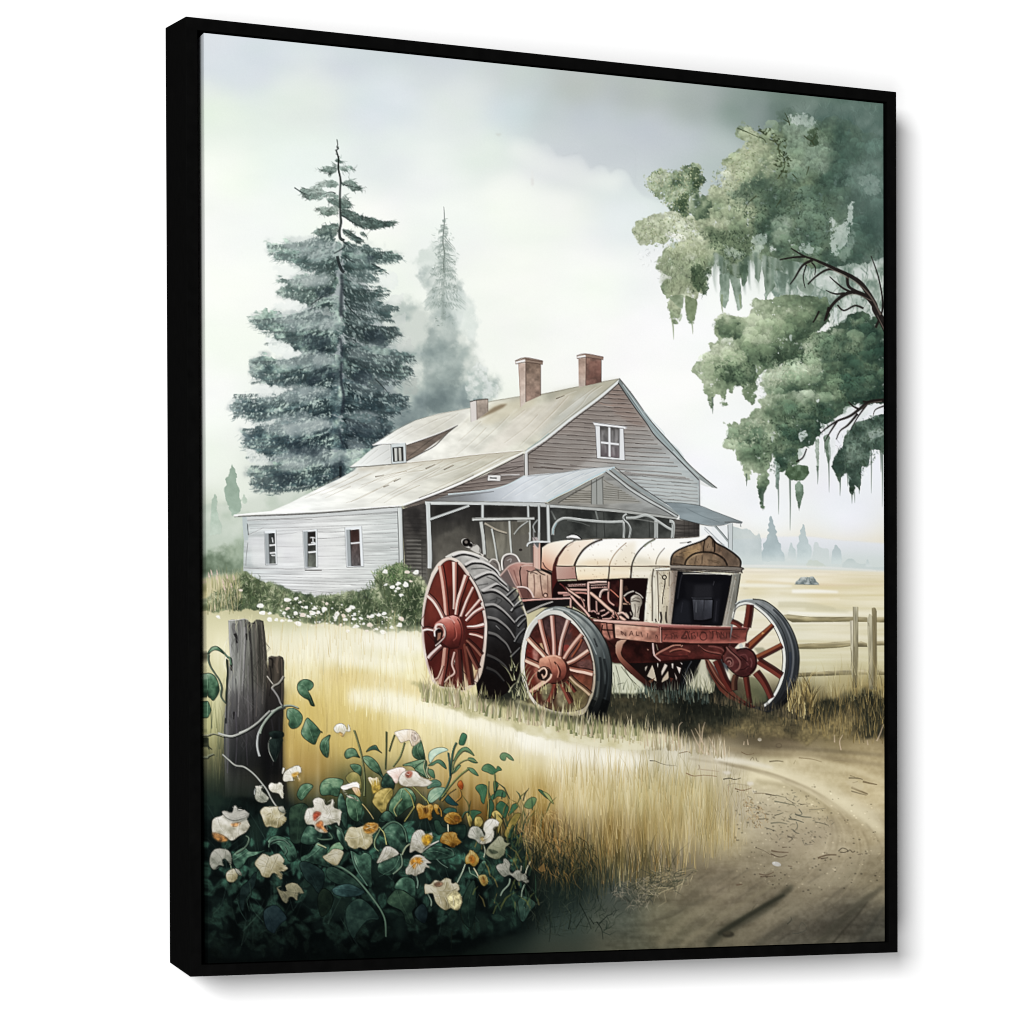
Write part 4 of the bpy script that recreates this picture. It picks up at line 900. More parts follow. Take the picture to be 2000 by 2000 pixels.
# rakes
ln('G 348,1306 600,1215 800,1132 1000,1036 1200,935 1290,890',4.2,(246,247,243),1, w2=2)
ln('G 352,1318 600,1230 800,1148 1000,1052 1200,955 1292,908',1.6,(50,46,46),.85)
ln('G 470,1252 620,1195 800,1120 900,1072',1.1,(70,66,62),.7)
rake = motif('rake_board', house)
stroke('H 884,330 720,468 500,632 300,792 180,870 145,898',4.6,(222,226,224),1, w2=4.2)
ln('H 876,352 725,486 505,652 306,812 165,910',1.7,(54,50,50),.85)
ln('H 880,318 715,452 495,616 296,778 140,884',1.1,(112,112,104),.6)
ln('H 330,745 260,800 160,870',1.6,(120,160,165),.5)
stroke('H 150,900 152,980 153,1075',5.6,(206,206,205),1)
ln('H 136,905 138,1075',1.2, INK, .8)
ln('H 165,905 168,1075',1.4, INK, .8)
motif('roof', house, 'far slope of the main roof seen edge on')
fill('H 880,318 985,450 1070,580 1130,650 1200,730 1290,830 1340,880 1400,960 1460,1030 1520,1072 1645,1175 1600,1168 1500,1102 1300,902 1160,762 1090,660 1000,542 868,348', lin('H 0,320','H 0,1170',(128,134,132),(150,164,166),(160,172,172),(150,156,154)),1)
ln('H 868,350 1000,545 1090,665 1160,768 1300,908 1500,1110',2,(56,56,56),.85)
ln('H 880,318 985,450 1130,655 1290,838 1400,965 1520,1078 1642,1174',1.5,(66,66,62),.8)
ln('H 905,365 1020,530 1120,680 1240,820 1380,970 1500,1085',1.3,(206,216,216),.8)
ln('H 940,430 1050,590 1170,740 1300,885',1.1,(84,92,92),.6)
ln('H 1070,570 1150,660 1220,735 1230,760',1.6,(190,206,208),.7)
ln('H 1275,815 1330,860 1385,930',1.6,(200,212,212),.7)
fill('H 1505,1110 1550,1142 1600,1165 1560,1162 1512,1145',(226,228,226),1, ident=False)
ln('H 1504,1108 1506,1310',1.4,(62,62,62),.75)

# gable window
gw = motif('window', house, 'four pane gable window with a crooked header')
fill('H 680,665 935,695 912,706 922,957 704,940 688,690',(222,224,226),1)
fill('H 728,688 878,702 876,938 732,926', lin('H 0,690','H 0,940',(92,90,88),(118,116,116),(122,112,116)),1, grain=.15, gs=(6,20), ident=False)
for s_ in ('H 745,720 748,800','H 825,720 826,815','H 850,715 852,815','H 868,715 862,800','H 770,840 772,900','H 826,850 840,920','H 760,720 752,760'):
    ln(s_, 2.4,(206,204,204),.5, soft=.5)
ln('H 800,692 802,932',4,(226,228,230),1)
ln('H 732,816 878,832',4,(226,228,230),1)
fill('H 668,656 938,690 936,708 920,712 800,692 682,680',(232,234,236),1, ident=False)
for s_ in ('H 670,658 800,676 938,692','H 686,684 800,696 912,708','H 690,690 704,940','H 728,690 734,928','H 880,704 878,938','H 912,708 922,957','H 704,942 922,958','H 732,924 876,938','H 925,705 936,700'):
    ln(s_, 1.1,(70,66,66),.75)

# dormer
dm = motif('dormer', house)
fill('G 372,830 500,795 640,742 776,678 700,735 640,792 560,850 500,892 440,925 374,962', lin('G 500,880','G 620,750',(128,116,106),(112,102,94)),1, grain=.12, gs=(20,5))
ln('G 776,680 690,750 600,840 500,896 376,962',1.8,(50,46,44),.85)
ln('G 690,715 560,800 470,870 390,930',1.3,(70,62,58),.6)
fill('G 108,838 200,782 300,718 440,648 620,600 870,550 872,600 780,678 640,735 500,785 372,832 365,820 250,822 180,826', lin('G 200,830','G 800,570',(238,240,234),(228,227,217),(212,210,197),(222,221,210)),1, grain=.07, gs=(30,14))
seams(['G 420,690 340,735 220,805','G 620,630 480,700 300,800','G 780,590 700,640 560,730','G 720,600 600,640'],(166,158,144),1.1,.5)
ln('G 776,680 640,740 500,790 374,832',2.6,(244,242,234),.9)
ln('G 776,684 640,746 500,797 376,840',1.3,(58,52,48),.8)
ln('G 108,838 180,828 250,824 365,820',2.2,(238,240,238),.95)
ln('G 108,842 180,834 250,830 365,826',1.2,(78,76,74),.7)
ln('G 108,836 300,716 440,646 620,598 870,548',1.2,(150,146,134),.6)
fill('G -66,1010 -20,990 60,905 130,852 245,832 256,985 120,998', lin('G -20,1000','G 240,840',(236,240,236),(226,228,224),(206,208,204)),1, ident=False)
seams(['G 240,870 160,920 60,985','G 150,870 80,930 20,985','G 250,930 200,960'],(160,158,150),1.1,.5)
ln('G -66,1012 60,1004 256,988',1.6,(76,74,70),.7)
dw = motif('window', dm)
fill('G 253,832 368,820 374,976 260,986',(204,212,212),1)
fill('G 266,858 346,850 350,962 271,968',(58,58,56),1, ident=False)
fill('G 280,862 302,860 304,962 284,964',(196,198,192),1, ident=False)
fill('G 314,860 332,858 336,962 318,962',(190,190,182),1, ident=False)
ln('G 346,850 350,962',1.6,(40,38,38),.9)
for s_ in ('G 253,832 260,986','G 368,822 374,976','G 260,986 374,976','G 266,858 346,850'):
    ln(s_, 1.2,(74,76,76),.7)

# chimneys
ch = motif('chimney', house, 'short square chimney stub low on the roof ridge')
fill('G 922,640 1010,575 1060,540 1115,518 1165,515 1130,545 1060,580 980,615',(136,120,98),.85, soft=1, ident=False)
fill('G 872,498 922,484 926,640 880,658',(216,208,202),1)
fill('G 922,484 1012,476 1012,576 926,640', lin('G 0,480','G 0,640',(174,158,144),(156,142,130)),1, grain=.1)
ln('G 872,500 922,486 1014,477',1.8,(66,60,54),.85)
ln('G 922,486 926,640',1.2,(110,94,84),.8)
ln('G 872,500 880,658',1,(150,146,142),.6)
ln('G 1012,480 1012,576',1.2,(90,80,72),.7)
ch = motif('chimney', house, 'tall brick chimney in the middle of the ridge')
fill('G 1250,200 1310,195 1310,500 1266,545', lin('G 0,200','G 0,545',(196,170,154),(206,182,166),(214,198,184)),1, grain=.08)
fill('G 1308,190 1422,200 1424,450 1308,502', lin('G 0,200','G 0,500',(134,112,96),(156,132,116),(158,130,116)),1, grain=.16, gs=(10,10))
fill('G 1224,180 1302,153 1442,180 1440,206 1306,190 1228,204',(150,128,112),1)
fill('G 1228,186 1302,166 1304,186 1230,202',(244,240,234),1, ident=False)
for s_ in ('G 1224,180 1302,154 1442,180','G 1304,166 1440,188','G 1228,204 1306,190 1440,207','G 1308,192 1308,500','G 1424,206 1424,450'):
    ln(s_, 1.3,(84,62,52),.75)
ln('G 1252,205 1266,540',1,(150,122,106),.6)
ch = motif('chimney', house, 'reddish brick chimney nearest the gable peak')
fill('G 1718,162 1784,155 1776,372 1722,388', lin('G 0,160','G 0,388',(176,148,132),(184,156,140),(200,184,170)),1, grain=.1)
fill('G 1780,152 1898,166 1898,346 1775,374', lin('G 1780,160','G 1898,340',(142,110,96),(138,104,92),(120,86,76)),1, grain=.18, gs=(10,10))
fill('G 1704,140 1776,124 1916,150 1912,170 1780,152 1708,162',(154,126,110),1)
fill('G 1708,144 1774,133 1776,150 1710,160',(240,234,228),1, ident=False)
for s_ in ('G 1704,140 1776,124 1916,150','G 1708,162 1780,152 1912,170','G 1780,154 1775,372','G 1898,170 1898,346'):
    ln(s_, 1.3,(84,58,50),.75)
mass('G 1800,180 1890,180 1890,300 1800,320',[(128,84,74),(168,120,104)],(0,.3,.5),.6,9,.6,8,4,.4,.5, seed=220, ident=False)

# porch roof, gable, beam and posts
pr = motif('porch_roof', house)
fill('G 536,1284 600,1262 700,1225 1000,1192 1160,1152 1300,1078 1380,1066 1600,1052 H 600,1020 845,1002 835,1020 760,1050 640,1110 500,1185 400,1235 300,1285 270,1288 0,1281 G 1000,1278 700,1280',
     lin('G 560,0','G 1500,0',(126,124,122),(134,136,138),(176,182,188),(208,214,220),(204,210,212)),1, grain=.04, gs=(30,20))
seams(['H 400,1050 240,1120 60,1230','H 560,1035 380,1110 200,1230','H 700,1030 540,1100 360,1210','H 250,1075 120,1140 -40,1250','H 600,1060 420,1150 300,1230'],(160,170,182),1.2,.6)
ln('G 700,1222 1000,1190 1160,1150 1300,1076',2.4,(206,222,226),.9)
ln('G 640,1250 850,1226 1060,1200',1.2,(76,74,74),.6)
ln('H 845,1003 640,1022 460,1048 300,1068 160,1080',1.2,(120,122,122),.7)
ln('H 843,1010 760,1046 640,1106 500,1182 400,1230 310,1280',2.4,(180,206,216),.9)
ln('H 840,1024 765,1060 645,1120 505,1196 405,1244 320,1290',1.8,(46,48,50),.85)
pg = motif('porch_gable', house)
fill('H 790,1040 840,1020 1000,1130 1340,1392 1320,1412 850,1345 330,1305 330,1290 505,1194 700,1090', lin('H 400,1300','H 1000,1150',(132,130,124),(150,149,144),(150,152,150)),1, grain=.1, gs=(24,6))
fill('H 400,1290 540,1200 662,1130 662,1296',(166,162,152),.7, soft=1, ident=False)
fill('H 750,1100 870,1170 1060,1290 750,1296',(160,158,150),.7, soft=1, ident=False)
for y in (1195,1212,1228,1244,1262,1280):
    ln('H %d,%d 660,%d' % (540 - (y - 1190) * 1.2, y, y + 2),1.4,(70,66,56),.65)
    ln('H 755,%d %d,%d' % (y - 18,900 + (y - 1195) * 1.6, y - 2),1.2,(82,80,72),.6)
for s_ in ('H 755,1110 800,1140 830,1150','H 770,1160 880,1172','H 870,1190 872,1260'):
    ln(s_, 1.2,(96,92,84),.6)
fill('H 662,1112 745,1085 752,1302 660,1300',(158,160,156),1, ident=False)
for s_ in ('H 662,1112 660,1300','H 700,1100 702,1300','H 745,1086 752,1300'):
    ln(s_, 1.5,(76,76,72),.7)
stroke('H 775,1035 860,1100 960,1180 1100,1265 1240,1340 1330,1398',4.2,(188,192,190),1)
stroke('H 820,1020 900,1090 1020,1170 1140,1250 1260,1325 1345,1382',5,(150,158,158),1)
for s_ in ('H 770,1046 870,1120 960,1192 1100,1280 1240,1356 1325,1408','H 800,1030 880,1096 980,1172 1110,1256 1240,1332 1340,1392','H 845,1010 930,1080 1040,1160 1160,1240 1280,1318 1348,1376'):
    ln(s_, 1.5,(58,60,60),.8)
ln('H 400,1290 520,1215 640,1150 760,1080',2,(60,60,58),.6)
bm = motif('porch_beam', house)
fill('G 520,1276 700,1280 1000,1280 1450,1288 H 330,1300 850,1338 1120,1372 1335,1400 1322,1418 1100,1392 850,1362 330,1324 G 1000,1306 522,1304', lin('G 520,0','G 2100,0',(206,210,208),(190,194,193),(170,172,168)),1)
ln('G 522,1276 1000,1281 1450,1288 H 330,1300 850,1338 1335,1402',1.2,(86,86,84),.7)
ln('G 522,1306 1000,1308 H 330,1326 850,1364 1322,1420',1.5,(44,44,42),.8)
for s_, w_ in (('G 545,1288 552,1500 560,1700 556,1800',8),('G 970,1304 970,1405',5.5),('G 1325,1306 1328,1405',4.5),('G 1410,1308 1412,1460 1408,1600',4.6),('G 1480,1308 1484,1460 1488,1592',6.4)):
    motif('porch_post', house)
    stroke(s_, w_, (200,205,204),1)
    p = pts(s_)
    ln(p + (w_ / 2,0),1.2,(60,60,58),.8)
    ln(p - (w_ / 2,0),1.1,(96,96,94),.6)
ln('G 530,1288 542,1600 546,1800',2,(228,232,232),.8)
ln('G 558,1418 640,1390 760,1348 866,1310',4.6,(190,194,192),1)
ln('G 560,1430 640,1402 760,1360 868,1322',1.3,(44,44,42),.8)
rp = motif('porch_roof', house, 'small lean-to roof right of the porch')
fill('H 1235,1285 1370,1292 1506,1312 1600,1350 1700,1388 1842,1440 1832,1452 1762,1442 1700,1462 1600,1468 1506,1452 1420,1432 1350,1414 1346,1382', lin('H 1250,1290','H 1800,1440',(134,144,148),(146,158,162),(132,140,142)),1, grain=.06, gs=(40,8))
ln('H 1235,1284 1370,1291 1506,1311 1600,1348 1700,1386 1842,1440',1.3,(84,92,94),.8)
ln('H 1346,1412 1430,1434 1506,1454 1600,1470 1700,1462',1.4,(56,58,58),.75)
ln('H 1400,1330 1520,1390 1660,1440',1.1,(96,108,112),.5)
ln('H 1700,1440 1770,1440 1836,1446',2.2,(100,104,104),.7)
ln('H 1825,1455 1828,1478',2,(120,126,126),.7)
fill('H 1508,1468 1600,1472 1725,1462 1728,1640 1700,1620 1508,1560',(240,243,245),.85, soft=1.5, ident=False)
motif('porch_post', house)
fill('H 1723,1458 1764,1442 1762,1660 1732,1630',(196,203,204),1)
ln('H 1726,1460 1732,1640',1.2,(80,84,84),.8)
ln('H 1764,1446 1762,1660',1.2,(110,116,116),.7)
stroke('H 1625,1470 1670,1520 1728,1590',4,(160,168,168),1, ident=house)
ln('H 1632,1468 1680,1520 1728,1580',1.2,(70,74,74),.7)
stroke('H 1545,1478 1600,1530 1730,1660',2,(170,176,178),.9, ident=house)
ln('H 1540,1490 1590,1540 1700,1620',1,(120,126,130),.6)

# dark doorway furniture seen between the porch posts: door, pipes
dr = motif('door', house)
fill('G 985,1440 1335,1430 1345,1760 1180,1760 1000,1720', lin('G 0,1430','G 0,1760',(104,101,92),(126,123,112),(132,130,120)),.95, grain=.12, gs=(8,30))
fill('G 1200,1540 1340,1530 1350,1760 1200,1760',(106,103,96),.7, soft=2, ident=False)
fill(circle('G 1267,1656',3.4,2.4),(56,50,48),1)
ln('G 985,1450 1080,1500 1160,1524',5,(176,168,152),.9, w2=3)
ln('G 985,1458 1080,1510 1160,1534',1.4,(52,50,46),.7)
for s_, w_ in (('G 958,1436 975,1560 985,1692',7),('G 1180,1430 1186,1560 1195,1680',4.4),('G 1338,1418 1342,1500 1338,1580',3.4),('G 1042,1490 1060,1580 1085,1740',4),('G 1330,1430 1260,1480 1215,1535',2.6)):
    ln(s_, w_, (192,195,190),1, w2=w_ * .8)
    ln(pts(s_) + (w_ / 2,.3),1.1,(58,58,54),.7)
stroke('G 888,1418 1000,1414 1200,1412 1374,1410',5.6,(200,202,198),1, w2=4.6)
ln('G 892,1430 1000,1428 1370,1422',1.3,(56,56,52),.8)
ln('G 888,1412 1200,1404 1372,1403',1,(90,90,86),.6)
ln('G 1240,1432 1320,1426',3.4,(150,150,144),.9)
ln('G 1380,1520 1365,1470 1400,1420',2.4,(168,172,170),.9)
ln('G 1400,1590 1372,1560 1368,1500',2.2,(150,150,150),.8)
fill('G 1360,1560 1395,1555 1418,1600 1390,1620 1365,1600',(186,176,174),.9, ident=False)
ln('G 1370,1560 1390,1590',1.4,(80,70,70),.7)
for s_, w_ in (('H 358,1540 362,1490 385,1445 420,1418 470,1408 600,1424 780,1438 925,1434',5.4),('H 935,1376 912,1395 914,1420 945,1450 964,1490 962,1530 954,1565',4),('H 930,1408 1000,1405 1050,1392 1085,1386 1130,1402 1190,1440 1250,1480 1300,1505',5.6),('H 912,1440 915,1500 912,1565',4),('H 1165,1425 1166,1500 1165,1566',7.4),('H 1270,1432 1295,1440 1300,1480 1292,1566',6.4)):
    ln(s_, w_, (176,180,177),1)
    ln(pts(s_) + (0, w_ / 2),1.2,(48,50,48),.75)
    ln(pts(s_) - (0, w_ / 2 - .8),1,(226,230,228),.7)
ln('H 360,1530 364,1490 388,1446',2.2,(150,190,200),.6)
ln('H 470,1424 560,1440 650,1470',2.2,(120,124,120),.7, w2=1)
ln('H 930,1412 1050,1420 1200,1450',2,(150,152,148),.7)
CUR[0] = 0

# ------------------------------------------------------------------ shrubs and flowers by the house
bush = motif('shrubbery',0,'flowering shrubs along the foot of the white wing')
BSH = ((62,76,56),(92,106,80),(128,138,108),(168,174,142))
mass('F 20,880 120,820 230,790 300,720 345,650 400,690 470,740 560,752 640,790 700,800 830,850 1000,856 1120,832 1260,808 1380,800 1360,700 1420,655 1500,610 1590,600 1650,690 1740,720 1790,850 1780,1000 1740,1130 1600,1130 1400,1150 1250,1110 1000,1070 800,1070 640,1020 500,970 300,960 100,980 20,960',
     BSH, (.1,-.5,.5),.6,26,.7,9,6,.25,.92, seed=230, grain=.2, fade=lambda X, Y: np.clip((1246 - Y + (X - 560) * .05) / 40,0,1))
for s_ in ('F 300,780 420,720 540,790 540,920 380,930','F 1380,720 1500,640 1620,680 1740,780 1740,1020 1500,1000 1420,880','F 620,880 900,880 1100,900 1320,900 1400,1000 1200,1020 900,1000','F 1560,640 1640,720 1720,740 1740,900 1640,880'):
    mass(s_, [(52,66,46),(88,102,76)],(0,-.2,.4),.6,18,.9,9,8,.35,.7, seed=len(s_) + 2, ident=False)
scatter('F 60,900 340,700 560,780 830,860 1260,820 1420,660 1590,610 1740,740 1740,1060 1300,1080 700,1020 300,950',1500,9,1.5,-1.3, cols=[(66,84,56),(94,112,80),(130,142,108),(164,172,140),(84,100,70),(190,192,164)], a=.6, seed=231, spread=.8)
scatter('F 1350,690 1420,650 1590,600 1640,700 1500,760',150,9,1.5,-1.4, cols=[(82,110,72),(120,142,100),(160,172,134)], a=.8, seed=232, spread=.9)
for s_ in ('F 1450,880 1430,760 1400,690','F 1480,900 1520,740 1560,640','F 1640,900 1600,760 1590,640','F 1310,900 1290,830 1260,790','F 380,900 380,760 350,660','F 260,940 230,800 180,720','F 420,860 440,760 480,720','F 1400,760 1360,700 1345,690','F 600,960 640,860 660,800'):
    ln(s_, 1.6,(78,86,58),.7, w2=.6)
blades('F 10,780 300,760 300,980 20,990',240,26,1.3, cols=[(196,186,140),(156,152,110),(214,204,166),(120,124,88),(226,208,178)], a=.6, seed=233)
for x_, y_, h_ in ((70,680,50),(90,660,40),(135,660,60),(180,730,70),(212,690,80),(265,700,80),(40,690,40),(130,700,40),(245,760,60),(190,780,50)):
    stroke('F %d,%d %d,%d' % (x_ + 12, y_ + 60, x_, y_),1.2,(200,176,160),.7, ident=False)
    stroke('F %d,%d %d,%d' % (x_ + 5, y_ + 30, x_ - 3, y_ - 10),3.2,(222,196,184),.8, w2=1, ident=False)
FLW = '320,810 690,885 470,930 490,990 545,990 685,955 830,945 900,952 880,985 770,1075 805,1005 660,992 750,990 705,1050 640,1050 995,915 970,965 1155,965 1185,945 1075,1000 1125,1008 1060,1030 1210,998 1205,1035 1260,1032 1315,1018 1345,1012 1398,1005 1440,993 1280,1075 1335,1085 1140,1040 1220,1095 1380,1115 1500,1100 1570,1035 1560,1085 1430,1140 1550,760 1610,765 1650,742 1500,788 1530,820 1550,795 1455,768 1620,668 1690,668 1575,850 1450,665 850,1015 1100,1085 600,1040 755,875 925,985 1160,1130 1305,1130 145,1020 545,1040'
motif('blossom', bush)
fid = CUR[0]
for i, w_ in enumerate(FLW.split()):
    x_, y_ = [float(v) for v in w_.split(',')]
    r_ = (3.2 + 4.4 * g4.random()) * (1.5 if i in (8,9,35,38,39) else 1.0)
    th = g4.random() * 3
    n_ = 7
    rr = r_ * (.55 + .6 * g4.random(n_))
    t_ = np.linspace(0,2 * np.pi, n_, endpoint=False)
    c_ = pts('F %f,%f' % (x_, y_))[0]
    q = np.stack([c_[0] + np.cos(t_) * rr, c_[1] + np.sin(t_) * rr * .72],1)
    fill(smooth(q),(248,246,240) if i % 5 else (236,220,206),.95, ident=fid)
    ln('F %f,%f %f,%f' % (x_ - 6, y_ + 2, x_ + 8, y_ + 6),1,(196,190,176),.5)
scatter('F 640,900 1000,900 1250,950 1560,1000 1500,1130 1200,1110 700,1060',90,4,3,0, cols=[(246,244,236),(228,216,200),(252,250,246)], a=.75, seed=234, spread=2)

# ------------------------------------------------------------------ meadow
CUR[0] = 0
meadow = motif('meadow',0,'tall dry golden grass in front of the house')
gz = np.clip((YG - (1218 + np.sin(XG * .02) * 6 - (XG - 700) * .02)) / 30,0,1) * np.clip((1720 - YG) / 60,0,1)
ns_ = fbm(10,190,301,3) - .5
nl_ = fbm(34,260,302,3) - .5
road_edge = np.interp(YG[:, 0],[1400,1440,1480,1520,1560,1600,1650,1700,1720,1760,1790],[1330,1360,1410,1440,1470,1468,1440,1370,1320,1270,1180])[:, None]
gz = gz * np.clip((road_edge - XG) / 130,0,1) * np.clip((XG - 380) / 10,0,1)
dark_ = np.clip((YG - 1440) / 140,0.35,1)
BUF += ((ns_ * .15 + nl_ * .11) * gz * dark_)[..., None] * np.array([.85,.95,1.25], np.float32)
for s_, c_, a_, so in (('P 620,1305 720,1312 820,1330 900,1362 860,1372 760,1350 640,1335',(222,200,140),.5,9),('P 640,1275 760,1285 830,1300 780,1310 660,1298',(248,244,222),.6,8),('P 680,1345 780,1355 900,1385 1000,1418 1080,1440 1040,1460 900,1420 760,1390 680,1375',(250,246,224),.75,11),
                       ('P 1000,1425 1100,1445 1180,1470 1280,1480 1240,1500 1120,1490 1020,1460',(250,247,232),.65,10),('P 560,1360 700,1380 800,1430 760,1480 600,1450',(206,180,108),.35,20),('P 700,1235 800,1240 830,1270 700,1262',(252,249,234),.6,9),('P 480,1232 640,1228 820,1236 820,1280 640,1290 520,1300',(246,242,222),.5,16)):
    fill(s_, c_, a_, soft=so, ident=False)
blades('P 520,1290 700,1270 830,1290 900,1370 1050,1450 1250,1490 1400,1500 1440,1560 1400,1620 1150,1580 1000,1500 700,1480 540,1480',900,52,1.9, shade=(.86,1.12), a=.45, seed=303, lean=.08)
blades('P 520,1240 800,1230 840,1300 800,1400 560,1420',260,40,1.4, cols=[(206,182,122),(226,204,150),(184,160,104)], a=.35, seed=304, lean=.1)
blades('P 1020,1560 1150,1500 1330,1530 1400,1575 1440,1640 1390,1680 1250,1740 1050,1700 960,1640',1100,56,1.5, cols=[(206,186,134),(184,164,108),(226,208,160),(150,132,84),(168,148,96),(198,172,120)], a=.5, seed=305, lean=.13)
blades('P 960,1600 1100,1640 1250,1680 1340,1690 1250,1730 1050,1740 960,1680',520,50,1.6, cols=[(70,66,40),(96,90,54),(52,52,36),(124,112,70),(150,116,64)], a=.55, seed=306, lean=.16)
blades('P 1230,1420 1330,1440 1470,1560 1470,1620 1380,1700 1300,1720 1250,1700',300,44,1.2, cols=[(150,142,100),(120,114,78),(196,180,132)], a=.4, seed=307, lean=.2)
fill('Q 640,1120 1000,1120 1240,1200 1360,1300 1300,1420 1000,1560 800,1640 640,1600',(24,36,32),.6, soft=30, ident=False)
blades('Q 700,1150 1000,1100 1280,1180 1480,1260 1500,1420 1250,1480 1000,1420 800,1400',300,48,1.8, cols=[(26,38,33),(40,54,46),(60,66,52),(20,30,27),(84,84,60)], a=.55, seed=311, lean=.2)
blades('P 1390,1560 1460,1540 1480,1620 1400,1690',130,26,1.2, cols=[(176,158,118),(140,126,94),(200,184,146)], a=.45, seed=312, lean=.25)
scatter('O 0,1250 250,1180 420,1200 300,1300 60,1400',160,26,1.4,2.7, cols=[(150,140,112),(96,96,76),(176,164,132),(68,72,58)], a=.6, seed=308, spread=.5)
scatter('Q 1500,1300 1800,1250 1760,1440 1620,1500 1480,1420',170,16,1.3,1.2, cols=[(130,124,108),(88,88,78),(60,64,54),(150,142,124)], a=.6, seed=309, spread=1.4)

# ------------------------------------------------------------------ dirt track
road = motif('dirt_track',0,'sandy dirt track curving past the tractor to the lower right corner')
rmask = np.clip((XG - road_edge + 40 + 50 * (fbm(40,60,319,3) - .5)) / 60,0,1) * np.clip((YG - 1452) / 12,0,1)
IDS[(rmask > .5) & (YG < 1880)] = road
IDS[(XG > 1100) & (YG > 1790)] = road
rn = fbm(90,16,320,4) - .5
BUF += (rn * .09 * rmask)[..., None] * np.array([1,1,.9], np.float32)
rn2 = fbm(7,7,321,2) - .5
BUF += (rn2 * .05 * rmask)[..., None]
fill('O 520,330 800,350 1100,400 1450,540 1860,760 1860,960 1640,800 1350,620 1000,480 760,420',(230,220,190),.5, soft=14, ident=False)
fill('O 700,560 1000,560 1300,700 1500,900 1500,1050 1200,1100 900,1000 800,760',(196,184,158),.35, soft=24, ident=False)
for s_, w_, c_, a_ in (('O 800,420 1100,480 1400,600 1650,740 1860,900',22,(232,220,184),.55),('O 860,500 1150,560 1400,690 1500,760',9,(160,148,118),.45),('O 1160,300 1450,370 1700,440 1870,520',12,(226,212,174),.45),('O 540,330 760,350 1000,400',10,(238,232,214),.6),('O 640,250 1000,290 1300,300 1870,380',12,(148,134,106),.5),('O 900,230 1250,250 1860,300',9,(98,88,70),.4),
                       ('O 480,1790 640,1660 900,1520 1060,1400 1150,1320',17,(62,62,50),.65),('O 570,1700 760,1580 960,1460 1090,1390',8,(46,48,38),.6),('O 1340,1790 1460,1660 1600,1540 1720,1430 1860,1330',15,(78,76,64),.6),('O 1450,1790 1540,1680 1640,1570 1740,1440',3,(56,54,44),.6),('O 100,1790 300,1600 600,1420 800,1300',16,(150,142,118),.35),('O 280,1790 520,1600 860,1400 1100,1250',10,(148,140,116),.4),
                       ('O 0,1640 240,1520 520,1400',10,(96,92,76),.4),('O 700,1790 960,1600 1300,1380 1700,1180',26,(150,142,120),.35),('O 1650,1790 1760,1650 1870,1480',9,(72,72,64),.5),('O 860,1790 1060,1650 1180,1560',10,(86,84,72),.4),('O 60,1590 200,1560 330,1490',1.5,(78,74,58),.6),('O 260,1490 450,1330 700,1200',14,(92,86,70),.3),('O 420,1650 560,1560',1.5,(80,78,62),.5),
                       ('O 1000,1000 1300,940 1500,800',40,(160,148,128),.3),('O 1350,1250 1600,1150 1870,1000',24,(172,162,138),.35)):
    stroke(s_, w_, c_, a_, w2=w_ * .5, mid=w_, soft=w_ * .35, ident=False)
fill(circle('O 648,1700',12,6),(52,50,40),.8, soft=1.5, ident=False)
fill(circle('O 640,1690',8,3),(96,90,72),.5, soft=1, ident=False)
